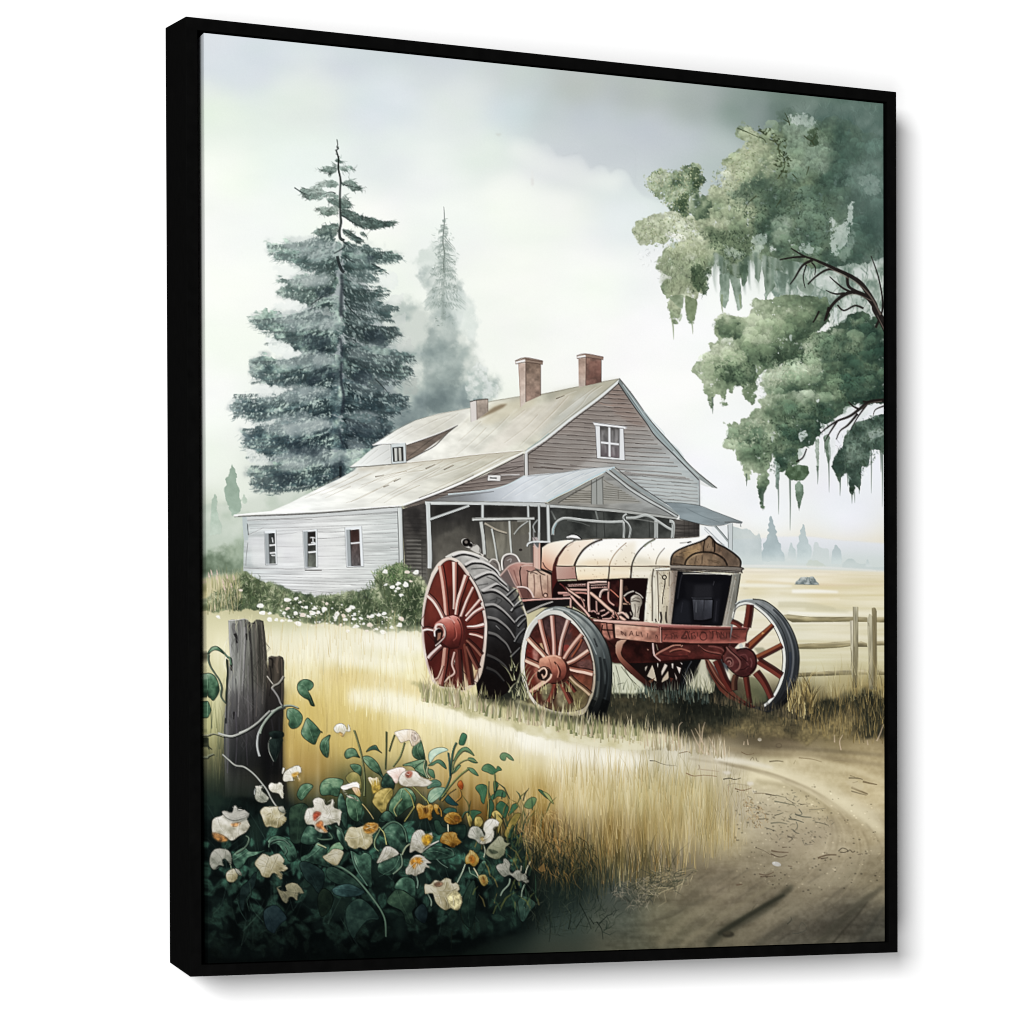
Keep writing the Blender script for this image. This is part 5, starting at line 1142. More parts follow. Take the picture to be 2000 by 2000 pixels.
for s_, w_, c_ in (('O 35,342 80,345',2.4,(40,36,32)),('O 80,346 150,372 245,384',1.4,(60,52,44)),('O 265,285 330,272 360,288',2.4,(110,88,66)),('O 420,375 425,400 410,415',1.6,(104,76,60)),('O 320,440 380,462 460,456 560,466',2.6,(120,88,68)),('O 610,488 660,480 700,490 748,478',3,(48,44,34)),('O 430,410 520,420 580,428',1.8,(150,128,108)),('O 700,560 760,575 832,556',3,(104,76,56)),('O 640,535 700,522 820,540',1.6,(130,120,104)),('O 650,540 652,590',1.6,(150,120,96)),
                   ('O 850,596 940,600 1020,616',2.2,(96,80,62)),('O 940,604 1025,618',3,(74,66,54)),('O 1020,612 1100,632',2,(84,84,70)),('O 1010,660 1060,668 1165,690',3.2,(84,88,76)),('O 1100,640 1150,670 1180,710',1.6,(90,90,78)),('O 1170,760 1230,780 1300,786',4,(76,80,70)),('O 1200,720 1225,760 1180,770',3,(84,88,78)),('O 1280,726 1340,722 1410,714',2,(110,108,92)),('O 1120,796 1180,806 1240,826',4,(84,86,76)),('O 980,832 1050,826 1110,838',3.6,(92,92,78)),
                   ('O 1010,770 1050,760 1080,748',3,(84,84,70)),('O 930,758 970,764',3,(92,88,72)),('O 885,800 950,798',3,(86,80,64)),('O 945,870 980,878 1010,892',3,(96,92,80)),('O 1150,880 1180,906 1205,912',3.4,(88,88,78)),('O 1180,820 1190,860 1160,900',2.4,(90,92,82)),('O 1110,930 1150,950 1120,980',3,(84,76,64)),('O 1110,940 1190,946',2,(96,88,76)),('O 1325,822 1380,832 1435,850',2.6,(82,80,68)),('O 1210,686 1290,680',2.6,(120,110,92)),
                   ('O 985,1046 1040,1056 1120,1060',4,(88,70,54)),('O 980,1070 1050,1096 1110,1080',3,(80,64,50)),('O 860,1020 930,1048 990,1086',1.6,(100,88,72)),('O 1070,1020 1110,1018',3,(96,82,66)),('O 1350,1104 1420,1080 1495,1078',5,(78,60,44)),('O 1370,1110 1430,1100',3,(60,46,36)),('O 1660,1076 1700,1072',2,(60,50,40)),('O 890,1228 950,1236 1005,1212',2.8,(88,66,52)),('O 900,1250 1000,1246',3,(84,64,50)),('O 712,1314 760,1308',4,(104,84,66)),('O 1115,1165 1150,1170',2.4,(98,78,64)),
                   ('O 1110,1620 1140,1590 1138,1560',2,(56,60,50)),('O 1150,1690 1200,1690 1260,1660 1225,1606 1200,1650',1.6,(70,74,66)),('O 1590,478 1660,480 1700,490',3.4,(82,74,54)),('O 1600,460 1640,470',2,(100,90,66)),('O 1700,506 1760,520 1812,530',5,(104,88,64)),('O 1612,550 1680,580 1740,604',5.6,(96,82,60)),('O 1610,580 1680,600 1730,612',2,(52,44,34)),('O 1620,516 1660,506',3,(84,72,52)),('O 750,274 800,296 850,286',2,(110,88,64)),('O 1240,1000 1310,996',2,(116,108,96)),('O 970,350 1030,344 1080,350',3,(70,60,42)),
                   ('O 1200,320 1300,330 1380,352',3,(140,124,96)),('O 820,340 840,316 850,340',1.5,(84,72,54)),('O 865,318 875,345 890,345',1.5,(84,72,54)),('O 1470,346 1520,340 1580,348',2,(150,136,108)),('O 1160,370 1175,340',1.6,(130,120,92))):
    ln(s_, w_ * .8, c_, .6, w2=w_ * .4)
ln('O 1510,1050 1540,1026 1580,1040 1560,1060 1520,1056',1.6,(70,62,50),.8)
ln('O 1580,1056 1600,1040 1620,1058 1640,1048',1.6,(70,62,50),.8)
fill(circle('O 1026,1150',9,4.4, rot=.25),(190,187,180),1, ident=road)
for s_ in ('O 600,430 650,420 680,440 640,455','O 790,510 840,505 850,530 810,540','O 830,575 870,580 850,596'):
    fill(s_, (226,218,202),.8, soft=1, ident=False)
fill(circle('O 895,178',4,3.4),(186,178,162),.9, ident=False)
outline(circle('O 1045,225',5.5,4),1.3,(104,92,74),.8)
fill('O 1560,500 1640,490 1710,540 1690,580 1620,560',(206,192,158),.7, soft=2, ident=False)
scatter('O 780,620 1200,600 1460,760 1450,960 1100,1000 880,860',120,6,1.5,.2, cols=[(110,104,88),(134,124,102),(92,92,82)], a=.5, seed=322, spread=.6)
scatter('O 780,640 900,700 960,820 860,860 780,740',90,5,2,0, cols=[(170,146,112),(134,116,86),(196,176,138)], a=.6, seed=323, spread=1.5)
scatter('O 300,1380 1800,1000 1860,1780 400,1790',200,16,1.2,-.6,(.82,1.12),.4, seed=324, spread=.3)
g7 = np.random.default_rng(88)
for i in range(46):        # wheel ruts sweeping round the bend
    o = g7.normal() * 60
    q = g7.random()
    p = pts('O 420,%f 900,%f 1300,%f 1560,%f 1640,%f 1500,%f 1180,%f' % (330 + o * .2,430 + o * .4,590 + o * .7,800 + o, 1050 + o, 1330 + o, 1640 + o)) + (o * .5,0)
    p = smooth(p, closed=False)
    a0 = int(g7.random() * len(p) * .7)
    stroke(p[a0:a0 + 6 + int(g7.random() * 12)],1.5 + 3 * q, (116,104,82) if i % 2 else (214,200,168),.22, w2=.6, sm=False, soft=.7, ident=False)
for i in range(60):
    x, y = 300 + 1500 * g7.random(),1250 + 520 * g7.random()
    L = 60 + 150 * g7.random()
    stroke(pts('O %f,%f %f,%f %f,%f' % (x, y, x + L * .5, y - L * .34, x + L, y - L * .62)),1 + 2.4 * g7.random(),(66,62,52) if i % 3 else (158,148,126),.25, w2=.5, soft=.5, ident=False)
pc_, _ = inside(pts('O 700,560 1300,520 1860,700 1860,1300 1200,1400 700,1300'),260,89)
for (x, y) in pc_:
    r = .6 + 1.3 * g7.random()
    fill(circle('P %f,%f' % (x, y), r * 1.4, r, 7), tuple(pick(x, y) * (.62 if g7.random() < .6 else 1.22)),.6, ident=False)
# shadowed ground round the wheels
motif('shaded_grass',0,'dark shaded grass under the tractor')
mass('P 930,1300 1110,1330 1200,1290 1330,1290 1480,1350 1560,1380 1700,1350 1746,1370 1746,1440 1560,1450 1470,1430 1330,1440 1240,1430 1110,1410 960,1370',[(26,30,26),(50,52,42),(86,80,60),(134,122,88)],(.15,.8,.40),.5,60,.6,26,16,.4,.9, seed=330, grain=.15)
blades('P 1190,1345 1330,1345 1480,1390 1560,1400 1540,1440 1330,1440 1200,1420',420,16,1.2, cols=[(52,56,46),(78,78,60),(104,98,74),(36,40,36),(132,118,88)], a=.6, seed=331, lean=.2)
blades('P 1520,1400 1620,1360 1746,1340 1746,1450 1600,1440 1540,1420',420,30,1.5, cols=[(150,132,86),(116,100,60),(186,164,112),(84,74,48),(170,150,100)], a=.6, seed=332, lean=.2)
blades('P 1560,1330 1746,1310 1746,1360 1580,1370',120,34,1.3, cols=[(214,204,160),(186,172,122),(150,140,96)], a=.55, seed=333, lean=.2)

# ------------------------------------------------------------------ tractor
tr = motif('tractor',0,'rusty red and cream antique tractor with spoked wheels')
DK = (34,22,22)
# far rear wheel seen under the axle
fw = motif('wheel', tr, 'far rear wheel in shadow under the axle')
fill('M -200,900 0,900 300,890 640,880 560,1080 500,1240 380,1250 200,1250 40,1240 -80,1180',(30,20,19),1)
for s_, c_ in (('M 84,952 104,1010 132,1130 132,1145 22,1085',(206,190,168)),('M 140,930 155,935 146,990',(220,206,190)),('M 230,938 262,958 240,1000 192,1080 190,1030',(224,208,192)),('M 270,1022 276,1100 262,1120 190,1158 206,1110',(206,186,160)),('M 308,938 332,934 326,1000 315,985',(222,206,196)),('M 368,968 420,988 402,1056',(230,212,200)),('M 408,920 438,935 432,950',(226,210,200)),('M 342,1036 372,1100 368,1140',(206,190,178)),('M 120,1100 20,1150 60,1180',(110,70,50)),('M 290,1100 330,1110 300,1160',(96,50,40)),('M 0,980 30,960 0,1030',(200,186,168))):
    fill(s_, c_, .95, ident=False)
fill('M 440,918 560,890 660,888 600,1010 520,1200 480,1250 390,1240 420,1100',(20,20,22),1)
stroke('M 545,908 490,1010 440,1180',2.6,(86,90,96),.7, w2=1, ident=False)
stroke('M 640,930 560,1100 500,1230',2,(130,126,112),.7, w2=1, ident=False)
# pale tufts seen between the wheels
fill('M 668,890 694,900 720,1000 770,1150 760,1260 700,1240 620,1210 560,1220 500,1240 560,1140 620,1030',(198,196,174),.95, soft=1, ident=0)
blades('M 500,1250 780,1250 770,1290 500,1290',60,34,2, cols=[(210,206,180),(170,168,140),(110,112,90)], a=.8, seed=400, lean=.25)
fill('J 1165,1650 1310,1662 1400,1760 1520,1880 1600,1990 1400,2010 1165,2000',(212,214,190),.95, soft=1, ident=0)
for s_ in ('J 1215,1680 1260,1850 1280,1990','J 1280,1690 1360,1800 1470,1910','J 1190,1760 1210,1960','J 1320,1720 1400,1850 1500,1940','J 1240,1900 1320,1880'):
    ln(s_, 1.3,(70,72,58),.8, w2=.6)
blades('J 1165,1960 1600,1960 1600,2060 1165,2060',60,22,1.8, cols=[(196,196,168),(150,152,124),(84,92,74)], a=.7, seed=401, lean=.3)

# chassis masses
chs = motif('chassis', tr)
fill('J 900,1120 1210,1160 1760,1240 K 1310,1260 1210,1430 1050,1600 700,1610 300,1640 0,1650 J 1200,1650 1150,1620 1060,1400 960,1240', lin('J 0,1200','J 0,1640',(104,56,48),(58,24,22),(70,26,24)),1, grain=.2, gs=(14,10))
fill('I 1240,770 1480,760 1900,760 J 950,1120 900,1100 700,980 480,1000 300,1000 170,1060 120,930',(30,27,28),1)
mass('J 1190,1420 1340,1370 1740,1410 1900,1420 1900,1640 1300,1640 1200,1560',[(40,16,16),(84,32,28)],(0,.3,.4),.6,18,.4,10,3,.3,.9, seed=405, ident=False)
fill('J 1230,1400 1280,1376 1345,1376 1300,1430 1275,1520 1290,1570 1400,1680 1560,1830 1660,1930 1600,1930 1480,1850 1330,1720 1250,1620 1215,1540 1210,1450', lin('J 1230,1380','J 1560,1900',(206,168,146),(150,92,74),(96,46,38),(70,32,26)),1)
ln('J 1278,1520 1300,1580 1420,1700 1580,1850 1650,1930',1.8,(34,16,14),.85)
ln('J 1215,1540 1260,1630 1400,1780',1.6,(40,18,16),.7)
fill('J 1040,1180 1180,1180 1190,1360 1130,1380 1060,1330',(166,110,96),.9, soft=1, grain=.3, ident=False)
for s_ in ('J 1110,1180 1115,1250 1150,1360','J 1050,1260 1180,1265','J 1180,1170 1190,1290 1200,1360','J 1130,1390 1210,1470','J 1060,1200 1040,1330'):
    ln(s_, 2.6,(46,22,20),.85)
ln('J 1650,1415 1655,1490 1668,1565',3,(214,190,184),.9)
ln('J 1668,1565 1760,1500 1900,1440',2.4,(176,116,104),.8)
ln('J 1590,1490 1600,1500',2,(200,160,140),.7)

# rear wheel: tyre first, then rim and spokes
rw = motif('wheel', tr, 'big rear wheel with a chevron tread tyre and red spokes')
tyre = rw
fill('I 355,290 400,262 460,235 560,218 680,240 800,290 900,360 1000,470 1080,580 1160,740 1210,840 1295,960 1312,1000 1320,1100 1290,1200 1260,1300 1240,1420 1240,1600 1200,1720 1150,1800 1080,1880 960,1950 740,1950 720,1760 800,1600 840,1350 850,1100 820,900 760,700 640,490 500,340 420,300',
     lin('I 600,260','I 1000,1700',(186,184,178),(160,158,154),(104,103,102),(54,53,54),(32,28,28),(24,18,18)),1, grain=.12, gs=(14,14))
mass('I 1080,560 1200,700 1300,980 1260,1300 1180,1300 1200,1000 1120,760',[(58,58,60),(92,92,94)],(0,-.6,.4),.5,14,.5,10,4,.3,.8, seed=410, ident=False)
for s_ in ('I 590,385 660,350 720,342 800,352 900,400 960,450 1000,520','I 700,540 800,490 880,470 950,500 1010,560 1080,620','I 785,690 880,645 965,605 1040,640 1100,690','I 800,692 900,676 980,700 1060,760 1130,830 1165,880','I 820,860 920,850 1000,890 1080,960 1175,1065','I 850,1000 950,1020 1040,1080 1110,1150 1175,1250','I 860,1180 950,1205 1020,1260 1080,1320 1130,1420','I 845,1440 950,1485 1050,1560 1105,1640','I 840,1590 950,1640 1050,1750','I 440,275 560,240 680,260 760,290'):
    p = pts(s_)
    ln(p + (0,3.2),5.5,(24,22,24),.85, w2=2)
    yv = p[:, 1].mean()
    br = np.interp(yv, [1090,1180,1240,1310],[226,190,140,70])
    ln(p - (0,1.4),5.4,(br, br * .98, br * .96),.8, w2=2.6)
for s_ in ('I 840,520 930,560 1040,640 1100,700','I 950,760 1020,790 970,850','I 880,800 960,780 940,830','I 740,620 860,600','I 660,430 800,420 900,450'):
    ln(s_, 2,(60,60,60),.6)
for s_, b_ in (('I 1075,740 1130,690 1190,640',170),('I 1125,920 1190,840 1250,790',200),('I 1180,1045 1230,990 1300,955',170),('I 1205,1100 1260,1040 1305,1000',150),('I 1165,1280 1220,1190 1290,1120',140),('I 1120,1460 1180,1400 1235,1345',130),('I 1130,800 1180,760 1220,700',110),('I 1150,880 1210,850 1270,830',90)):
    p = pts(s_)
    ln(p + (1,3.0),4.5,(22,22,24),.85, w2=3)
    ln(p, 2.8,(b_, b_, b_ * .99),.85, w2=1.4)
for s_ in ('I 1195,640 1240,720 1275,860 1305,980','I 1190,650 1230,690'):
    ln(s_, 2.6,(206,200,196),.85, w2=2)
ln('I 1215,700 1260,790 1270,860',2,(40,38,38),.7)
ln('I 360,290 460,238 560,220 680,240 800,290 860,330',2.6,(226,222,212),.85)
ln('I 950,1090 1000,1140',2,(190,190,188),.6, w2=.5)
rim = motif('rim', rw) if False else motif('wheel_rim', tr)
fill('I 78,1130 82,1000 112,760 180,530 200,470 280,350 360,300 420,292 470,302 540,350 640,480 740,640 800,790 840,980 852,1130 832,1400 790,1640 730,1760 640,1830 560,1870 430,1880 330,1830 210,1750 140,1560 95,1350',
     lin('I 100,400','I 800,1800',(226,212,198),(216,200,190),(224,206,196),(206,182,160)),1, sm=True)
fill('I 106,1130 112,960 152,750 212,560 290,415 350,348 420,326 500,366 600,490 690,625 750,765 792,935 812,1130 792,1380 742,1600 690,1740 560,1820 430,1815 300,1800 250,1745 180,1600 130,1400',
     lin('I 200,400','I 600,1700',(100,36,28),(112,44,34),(98,36,31),(84,30,26),(98,40,32)),1, sm=True, grain=.22, gs=(14,30), ident=False)
for s_, c_, a_ in (('I 150,760 240,520 290,500 350,760 340,960 220,1020 110,1100',(146,66,54),.5),('I 330,380 440,340 440,600 360,600',(150,52,42),.5),('I 620,600 700,680 790,960 800,1040 610,1090',(138,56,42),.6),('I 470,380 600,500 480,760',(84,30,26),.5),('I 110,1180 230,1160 220,1330 150,1380',(92,34,30),.6),('I 600,1260 800,1240 740,1600 680,1700',(100,40,32),.5),('I 150,1500 320,1380 330,1700 260,1740',(108,38,34),.6)):
    fill(s_, c_, a_, soft=4, sm=True, ident=False)
fill('I 545,1480 600,1700 640,1800 560,1830 548,1800',(222,200,160),.9, soft=1, ident=False)
fill('I 640,1500 700,1560 745,1600 690,1740 660,1700',(224,196,150),.9, soft=1, ident=False)
fill('I 470,1380 470,1520 440,1620 450,1560 436,1530',(240,232,214),.95, ident=False)
outline('I 106,1130 112,960 152,750 212,560 290,415 350,348 420,326 500,366 600,490 690,625 750,765 792,935 812,1130 792,1380 742,1600 690,1740',1.3,(50,24,22),.7, sm=True)
ln('I 640,482 740,642 802,800 842,990 854,1130 834,1400 792,1640 735,1760',1.6,(40,34,34),.7)


def spoke(s_, w, w2, hi=(224,188,174), lo=(150,84,72), mid=None):
    w, w2 = w * 1.22, w2 * 1.22
    p = pts(s_)
    d = p[-1] - p[0]
    nn = np.array([-d[1], d[0]]) / (np.hypot(*d) + 1e-6)
    if nn[0] < 0:
        nn = -nn
    stroke(p + nn * w * .30, w * .9,(44,20,20),.8, w2=w2 * .9, ident=False)
    stroke(p, w, lo, 1, w2=w2, mid=mid)
    stroke(p - nn * w * .18, w * .55, hi, .95, w2=w2 * .55, mid=mid, ident=False)


SPK = motif('spoke', rim) if False else None
for s_, w_, w2_, hi, lo in (('I 300,390 330,560 355,760 372,970',8,7,(226,176,160),(150,76,64)),('I 465,345 468,560 468,760 462,900',8,3,(238,214,200),(176,110,98)),('I 604,500 560,640 510,800 485,965',8,5,(236,208,194),(150,84,74)),('I 688,640 620,780 580,880 535,1000',5,5,(232,206,194),(150,90,80)),('I 768,790 690,880 600,985',6,4,(236,206,192),(140,76,66)),('I 800,880 700,940 600,1040',6,4,(238,214,204),(150,90,82)),
                            ('I 812,1082 720,1105 612,1112',7,3,(240,222,214),(160,100,92)),('I 800,1225 720,1195 640,1182',6,4,(232,196,180),(140,76,66)),('I 785,1440 700,1340 610,1255',7,5,(150,96,80),(80,36,30)),('I 655,1790 630,1560 588,1300',9,7,(128,66,52),(70,30,26)),('I 520,1850 512,1600 500,1370',12,8,(126,62,54),(86,36,32)),('I 300,1780 340,1560 362,1350',9,9,(202,150,134),(130,64,54)),('I 740,1600 680,1480 610,1330',8,5,(140,84,70),(76,34,30)),
                            ('I 150,735 220,800 280,890 335,1000',7,6,(232,212,200),(150,100,92)),('I 92,1142 150,1128 235,1145',6,4,(240,226,218),(130,80,74)),('I 158,1480 210,1420 315,1325',8,6,(226,206,200),(120,70,66)),('I 240,1720 280,1690 330,1560',3,3,(222,190,170),(150,90,76)),('I 410,1690 350,1760',4,2,(226,200,180),(150,96,80)),('I 470,1400 440,1540 470,1640 420,1690',4,4,(224,190,178),(140,80,70))):
    spoke(s_, w_, w2_, hi, lo)
CUR[0] = motif('hub', tr)
fill('I 520,1010 560,1000 590,1100 590,1240 560,1330 480,1370 540,1280',(92,38,34),1, sm=True)
fill('I 230,1090 290,1030 340,1000 400,982 460,975 520,1005 552,1080 566,1180 552,1280 505,1345 430,1360 350,1330 310,1290 280,1200', lin('I 380,980','I 460,1360',(222,156,146),(190,104,92),(152,66,56),(112,42,38),(78,28,26)),1, sm=True, grain=.08)
for s_, c_, w_ in (('I 400,985 450,1050 470,1160 460,1300',(110,46,40),2),('I 300,1060 350,1100 370,1200 340,1300',(90,36,34),2),('I 440,1060 480,1130 490,1220 450,1270',(196,110,98),1.6),('I 500,1010 540,1090 550,1200 520,1320',(60,22,22),2.2),('I 310,1290 380,1340 440,1360 520,1340',(50,20,20),2),('I 360,1000 420,1010 470,1060',(236,176,166),3)):
    ln(s_, w_, c_, .7)
fill(circle('I 292,1150',12.5,14),(196,150,138),1)
fill(circle('I 283,1160',9,11),(120,62,54),1, ident=False)
fill('I 232,1170 262,1130 300,1128 330,1170 316,1240 270,1290 236,1310 228,1240',(52,28,26),1, sm=True, ident=False)
fill('I 270,1180 310,1170 300,1240 262,1270',(168,118,98),.9, ident=False)
stroke('I 240,1130 260,1080 320,1080 355,1140 352,1220 300,1280 240,1330',4,(232,208,198),1, w2=2, ident=False)
stroke('I 236,1220 232,1160 262,1128 300,1130',2.6,(240,226,220),.95, ident=False)
ln('I 330,1085 362,1150 358,1220 300,1290 250,1335',1.3,(40,20,20),.8)
fill(circle('I 283,1142',3.6,3),(20,12,12),.9, ident=False)

# seat, levers and fender behind the tyre
CUR[0] = tr
fill('I 540,110 556,75 605,62 650,100 690,140 730,138 768,180 772,220 750,250 690,222 640,190 570,160',(196,192,184),1, sm=True)
fill(circle('I 604,118',8),(22,18,18),1, ident=False)
fill(circle('I 602,112',3.2),(120,112,106),1, ident=False)
fill(circle('I 655,148',4),(22,18,18),1, ident=False)
outline('I 540,110 556,75 605,62 650,100 690,140 640,190 570,160',1.3,(60,54,50),.8, sm=True)
ln('I 690,160 730,140 764,180 756,230',1.4,(70,66,62),.8)
fill('I 760,240 810,260 800,290',(206,200,192),1, ident=False)
fill('I 1030,440 1020,330 1050,270 1120,248 1190,275 1235,350 1180,350 1090,390 1010,480',(122,110,106),1)
ln('I 1028,440 1020,340 1048,272 1120,250 1190,276 1232,348',3,(226,222,216),1)
ln('I 1044,420 1040,340 1064,290 1120,268',1.3,(46,42,42),.8)
ln('I 1080,330 1130,310 1120,350',2,(176,170,166),.7)
fill('I 870,350 905,315 950,322 990,370 1002,450 960,430 910,390',(126,118,112),1, sm=True)
ln('I 872,352 905,315 950,320 985,365 1002,450',2.6,(214,208,200),.95)
ln('I 920,345 960,370 970,420',1.4,(60,54,54),.7)
# transmission body
bd = motif('gearbox', tr)
fill('I 1000,510 1060,430 1110,385 1200,350 1300,358 1390,360 1420,450 1610,480 1615,775 1395,770 1240,770 1200,660 1150,640 1080,580', lin('I 1050,400','I 1550,760',(172,122,114),(182,138,126),(164,118,106),(146,100,86)),1, grain=.12, gs=(16,16))
fill('I 1000,510 1090,420 1160,560 1200,640 1120,640 1040,560',(108,96,94),.9, soft=1, ident=False)
fill('I 1330,450 1490,450 1600,500 1610,770 1400,765 1330,650', lin('I 1330,450','I 1600,760',(196,168,148),(200,166,146),(160,118,102)),1, ident=False, grain=.1)
for s_, w_, c_ in (('I 1000,510 1060,440 1110,390 1200,356 1300,362 1395,362',2.6,(206,176,166)),('I 1090,430 1130,520 1170,600 1205,650',2.2,(200,160,152)),('I 1245,400 1232,460 1240,560 1250,640',2.4,(44,26,26)),('I 1245,400 1300,385 1390,390',2,(210,180,168)),('I 1330,450 1318,560 1325,660 1330,760',1.8,(90,58,52)),('I 1395,490 1405,640 1395,750',1.8,(110,74,66)),('I 1470,500 1480,620 1500,750',2,(96,62,54)),('I 1555,500 1560,620 1560,760',1.6,(120,84,72)),('I 1310,445 1360,460 1420,440 1480,480 1530,500',2,(60,40,36)),('I 1350,480 1390,470 1440,490',1.5,(70,48,44)),
                   ('I 1160,440 1190,540 1220,620',1.8,(130,84,78)),('I 1600,480 1605,640 1612,770',2,(60,34,32))):
    ln(s_, w_, c_, .85)
ln('I 1200,640 1280,640 1330,660 1370,710 1392,765',3.2,(222,196,188),1)
ln('I 1210,652 1280,654 1320,676 1356,724',1.4,(60,38,36),.8)
fill('I 1220,660 1300,660 1360,730 1380,770 1262,772',(104,66,62),.8, ident=False)
fill(circle('I 1532,735',4.6),(60,30,28),1, ident=False)
fill(circle('I 1532,738',3),(222,176,156),1, ident=False)
fill('I 1255,785 1500,772 1830,764 1830,782 1500,792 1262,812', lin('I 0,770','I 0,812',(228,178,168),(190,128,118)),1)
ln('I 1262,814 1500,796 1830,786',1.6,(36,24,24),.9)
stroke('I 1310,940 1400,895 1500,850 1620,810',5,(170,166,160),.9, w2=2.5, ident=False)
ln('I 1320,952 1420,905 1540,856',2,(36,34,34),.8)
CUR[0] = tr
# steering column post and lever
fill('I 1385,160 1420,128 1475,120 1478,440 1420,420 1390,400', lin('I 1385,0','I 1478,0',(206,164,150),(220,184,168),(196,150,136)),1)
fill('I 1472,120 1500,100 1590,118 1560,140 1500,180 1482,440 1610,480 1612,505 1475,440',(34,30,32),1)
ln('I 1318,165 1330,130 1380,112 1460,108 1590,112',3.4,(214,218,218),1)
ln('I 1326,172 1340,142 1390,124 1460,120',1.3,(40,40,42),.8)
fill('I 1390,120 1460,118 1450,180 1420,160',(92,98,100),.9, ident=False)
ln('I 1395,130 1440,190',2.4,(196,180,178),.9)
ln('I 1345,0 1352,60 1345,105',3,(200,204,202),.9)
ln('I 1462,0 1460,100',3.4,(170,172,168),.9)
ln('I 1388,165 1388,400',1.2,(70,44,42),.7)

# hood
hd = motif('hood', tr, 'cream hood with rusty red rear end and curved seams')
fill('J 350,300 420,250 500,228 600,212 720,205 700,250 600,300 530,400 490,500 475,570 400,560 345,540', lin('J 560,220','J 400,580',(250,240,222),(244,222,200),(232,186,160),(206,138,114)),1)
fill('J 345,540 400,560 470,590 470,610 420,590 350,560 330,540 335,300 350,290', DK, 1, ident=False)
ln('J 360,470 385,520 430,560 470,575',1.8,(60,30,28),.85)
fill('J 505,512 515,430 560,350 610,290 660,252 760,214 1000,196 1300,192 1680,190 K 330,188 500,185 640,178 760,168 820,150 870,138 905,160 870,168 830,195 760,225 600,285 480,340 432,400 415,500 0,517 J 1140,517', lin('J 0,190','J 0,520',(252,250,244),(254,252,245),(250,243,226),(240,222,192)),1)
fill('J 505,512 515,430 560,350 610,290 660,252 760,214 920,200 1000,196 920,260 830,330 760,430 735,515', lin('J 800,210','J 560,510',(246,226,204),(240,214,188),(238,208,178)),.9, ident=False, soft=.8)
for s_, c_, a_ in (('J 760,500 900,440 1130,440 1140,510',(236,210,172),.7),('J 1160,500 1230,380 1330,250 1450,220 1440,400 1400,510',(232,216,186),.55),('J 1430,500 1460,400 1600,430 1690,500',(214,206,184),.7),('J 1700,500 1730,420 1850,460 1850,510',(220,206,180),.6),('J 520,500 560,400 640,330 700,400 720,500',(234,198,168),.5)):
    fill(s_, c_, a_, soft=6, ident=False)
fill('J 510,420 545,370 600,295 650,255 665,252 620,310 550,410 520,520 528,690 480,690 475,880 465,880 468,600 480,500', lin('J 0,300','J 0,880',(92,50,44),(104,48,44),(86,32,30),(74,26,24)),1)
fill('J 470,560 528,520 535,700 480,890 466,890',(88,34,32),1, ident=False)
for s_, w_, c_, a_ in (('J 730,515 745,470 780,400 840,320 920,258 1000,220 1060,202',4.2,(44,30,24),.9),('J 505,512 520,430 565,350 615,290 665,252 720,225',2,(60,36,30),.85),('J 1140,515 1155,460 1200,380 1270,300 1340,240',1.8,(150,118,84),.85),('J 1392,655 1402,520 1430,430 1470,360 1530,290 1600,235 1680,195',3,(40,34,28),.9),('J 1545,285 1600,240 1670,205',4,(140,146,126),.8),('J 1685,495 1695,440 1730,370 1790,300',1.6,(90,76,58),.85),('J 505,512 620,516 735,515 1000,518 1400,518 1650,516 1850,516',2,(70,50,38),.9),('J 620,300 660,285 720,240',1.2,(140,100,84),.5),
                       ('K 750,170 640,180 500,188 330,190 0,192 J 1300,192 1000,196 760,214',1.4,(110,100,88),.8),('K 525,245 590,238 640,232',1.3,(80,76,66),.7),('K 615,240 660,228',3,(40,38,34),.9)):
    ln(s_, w_, c_, a_, w2=w_ * .8)
fill('J 515,522 640,524 735,522 755,662 640,668 526,672', lin('J 520,520','J 740,660',(196,160,148),(190,148,136),(180,132,122)),1)
fill('J 742,525 1135,522 1124,664 1000,670 765,682', lin('J 0,525','J 0,680',(240,226,200),(246,228,194),(242,208,168)),1)
fill('J 1146,522 1392,522 1382,656 1136,666', lin('J 0,525','J 0,665',(234,216,182),(244,228,200),(236,212,176)),1)
fill('J 1412,524 1655,524 1640,662 1398,662', lin('J 0,525','J 0,665',(222,212,186),(240,232,212),(230,220,196)),1)
for s_, w_ in (('J 740,522 748,600 765,684',2.2),('J 1140,520 1136,600 1126,668',2.4),('J 1400,520 1396,600 1386,660',2.6),('J 525,674 640,670 755,664',1.8),('J 765,684 1000,672 1125,666',1.8),('J 1136,668 1385,658 1590,660',1.8)):
    ln(s_, w_, (52,34,28),.9)
fill('J 636,180 660,158 710,146 755,152 790,175 815,205 760,198 700,190 650,196',(236,236,234),1, sm=True)
ln('J 650,160 700,142 755,150 795,175 818,206',2,(24,22,22),.9)
ln('J 636,190 690,186 760,194 810,206',1.6,(40,36,34),.8)

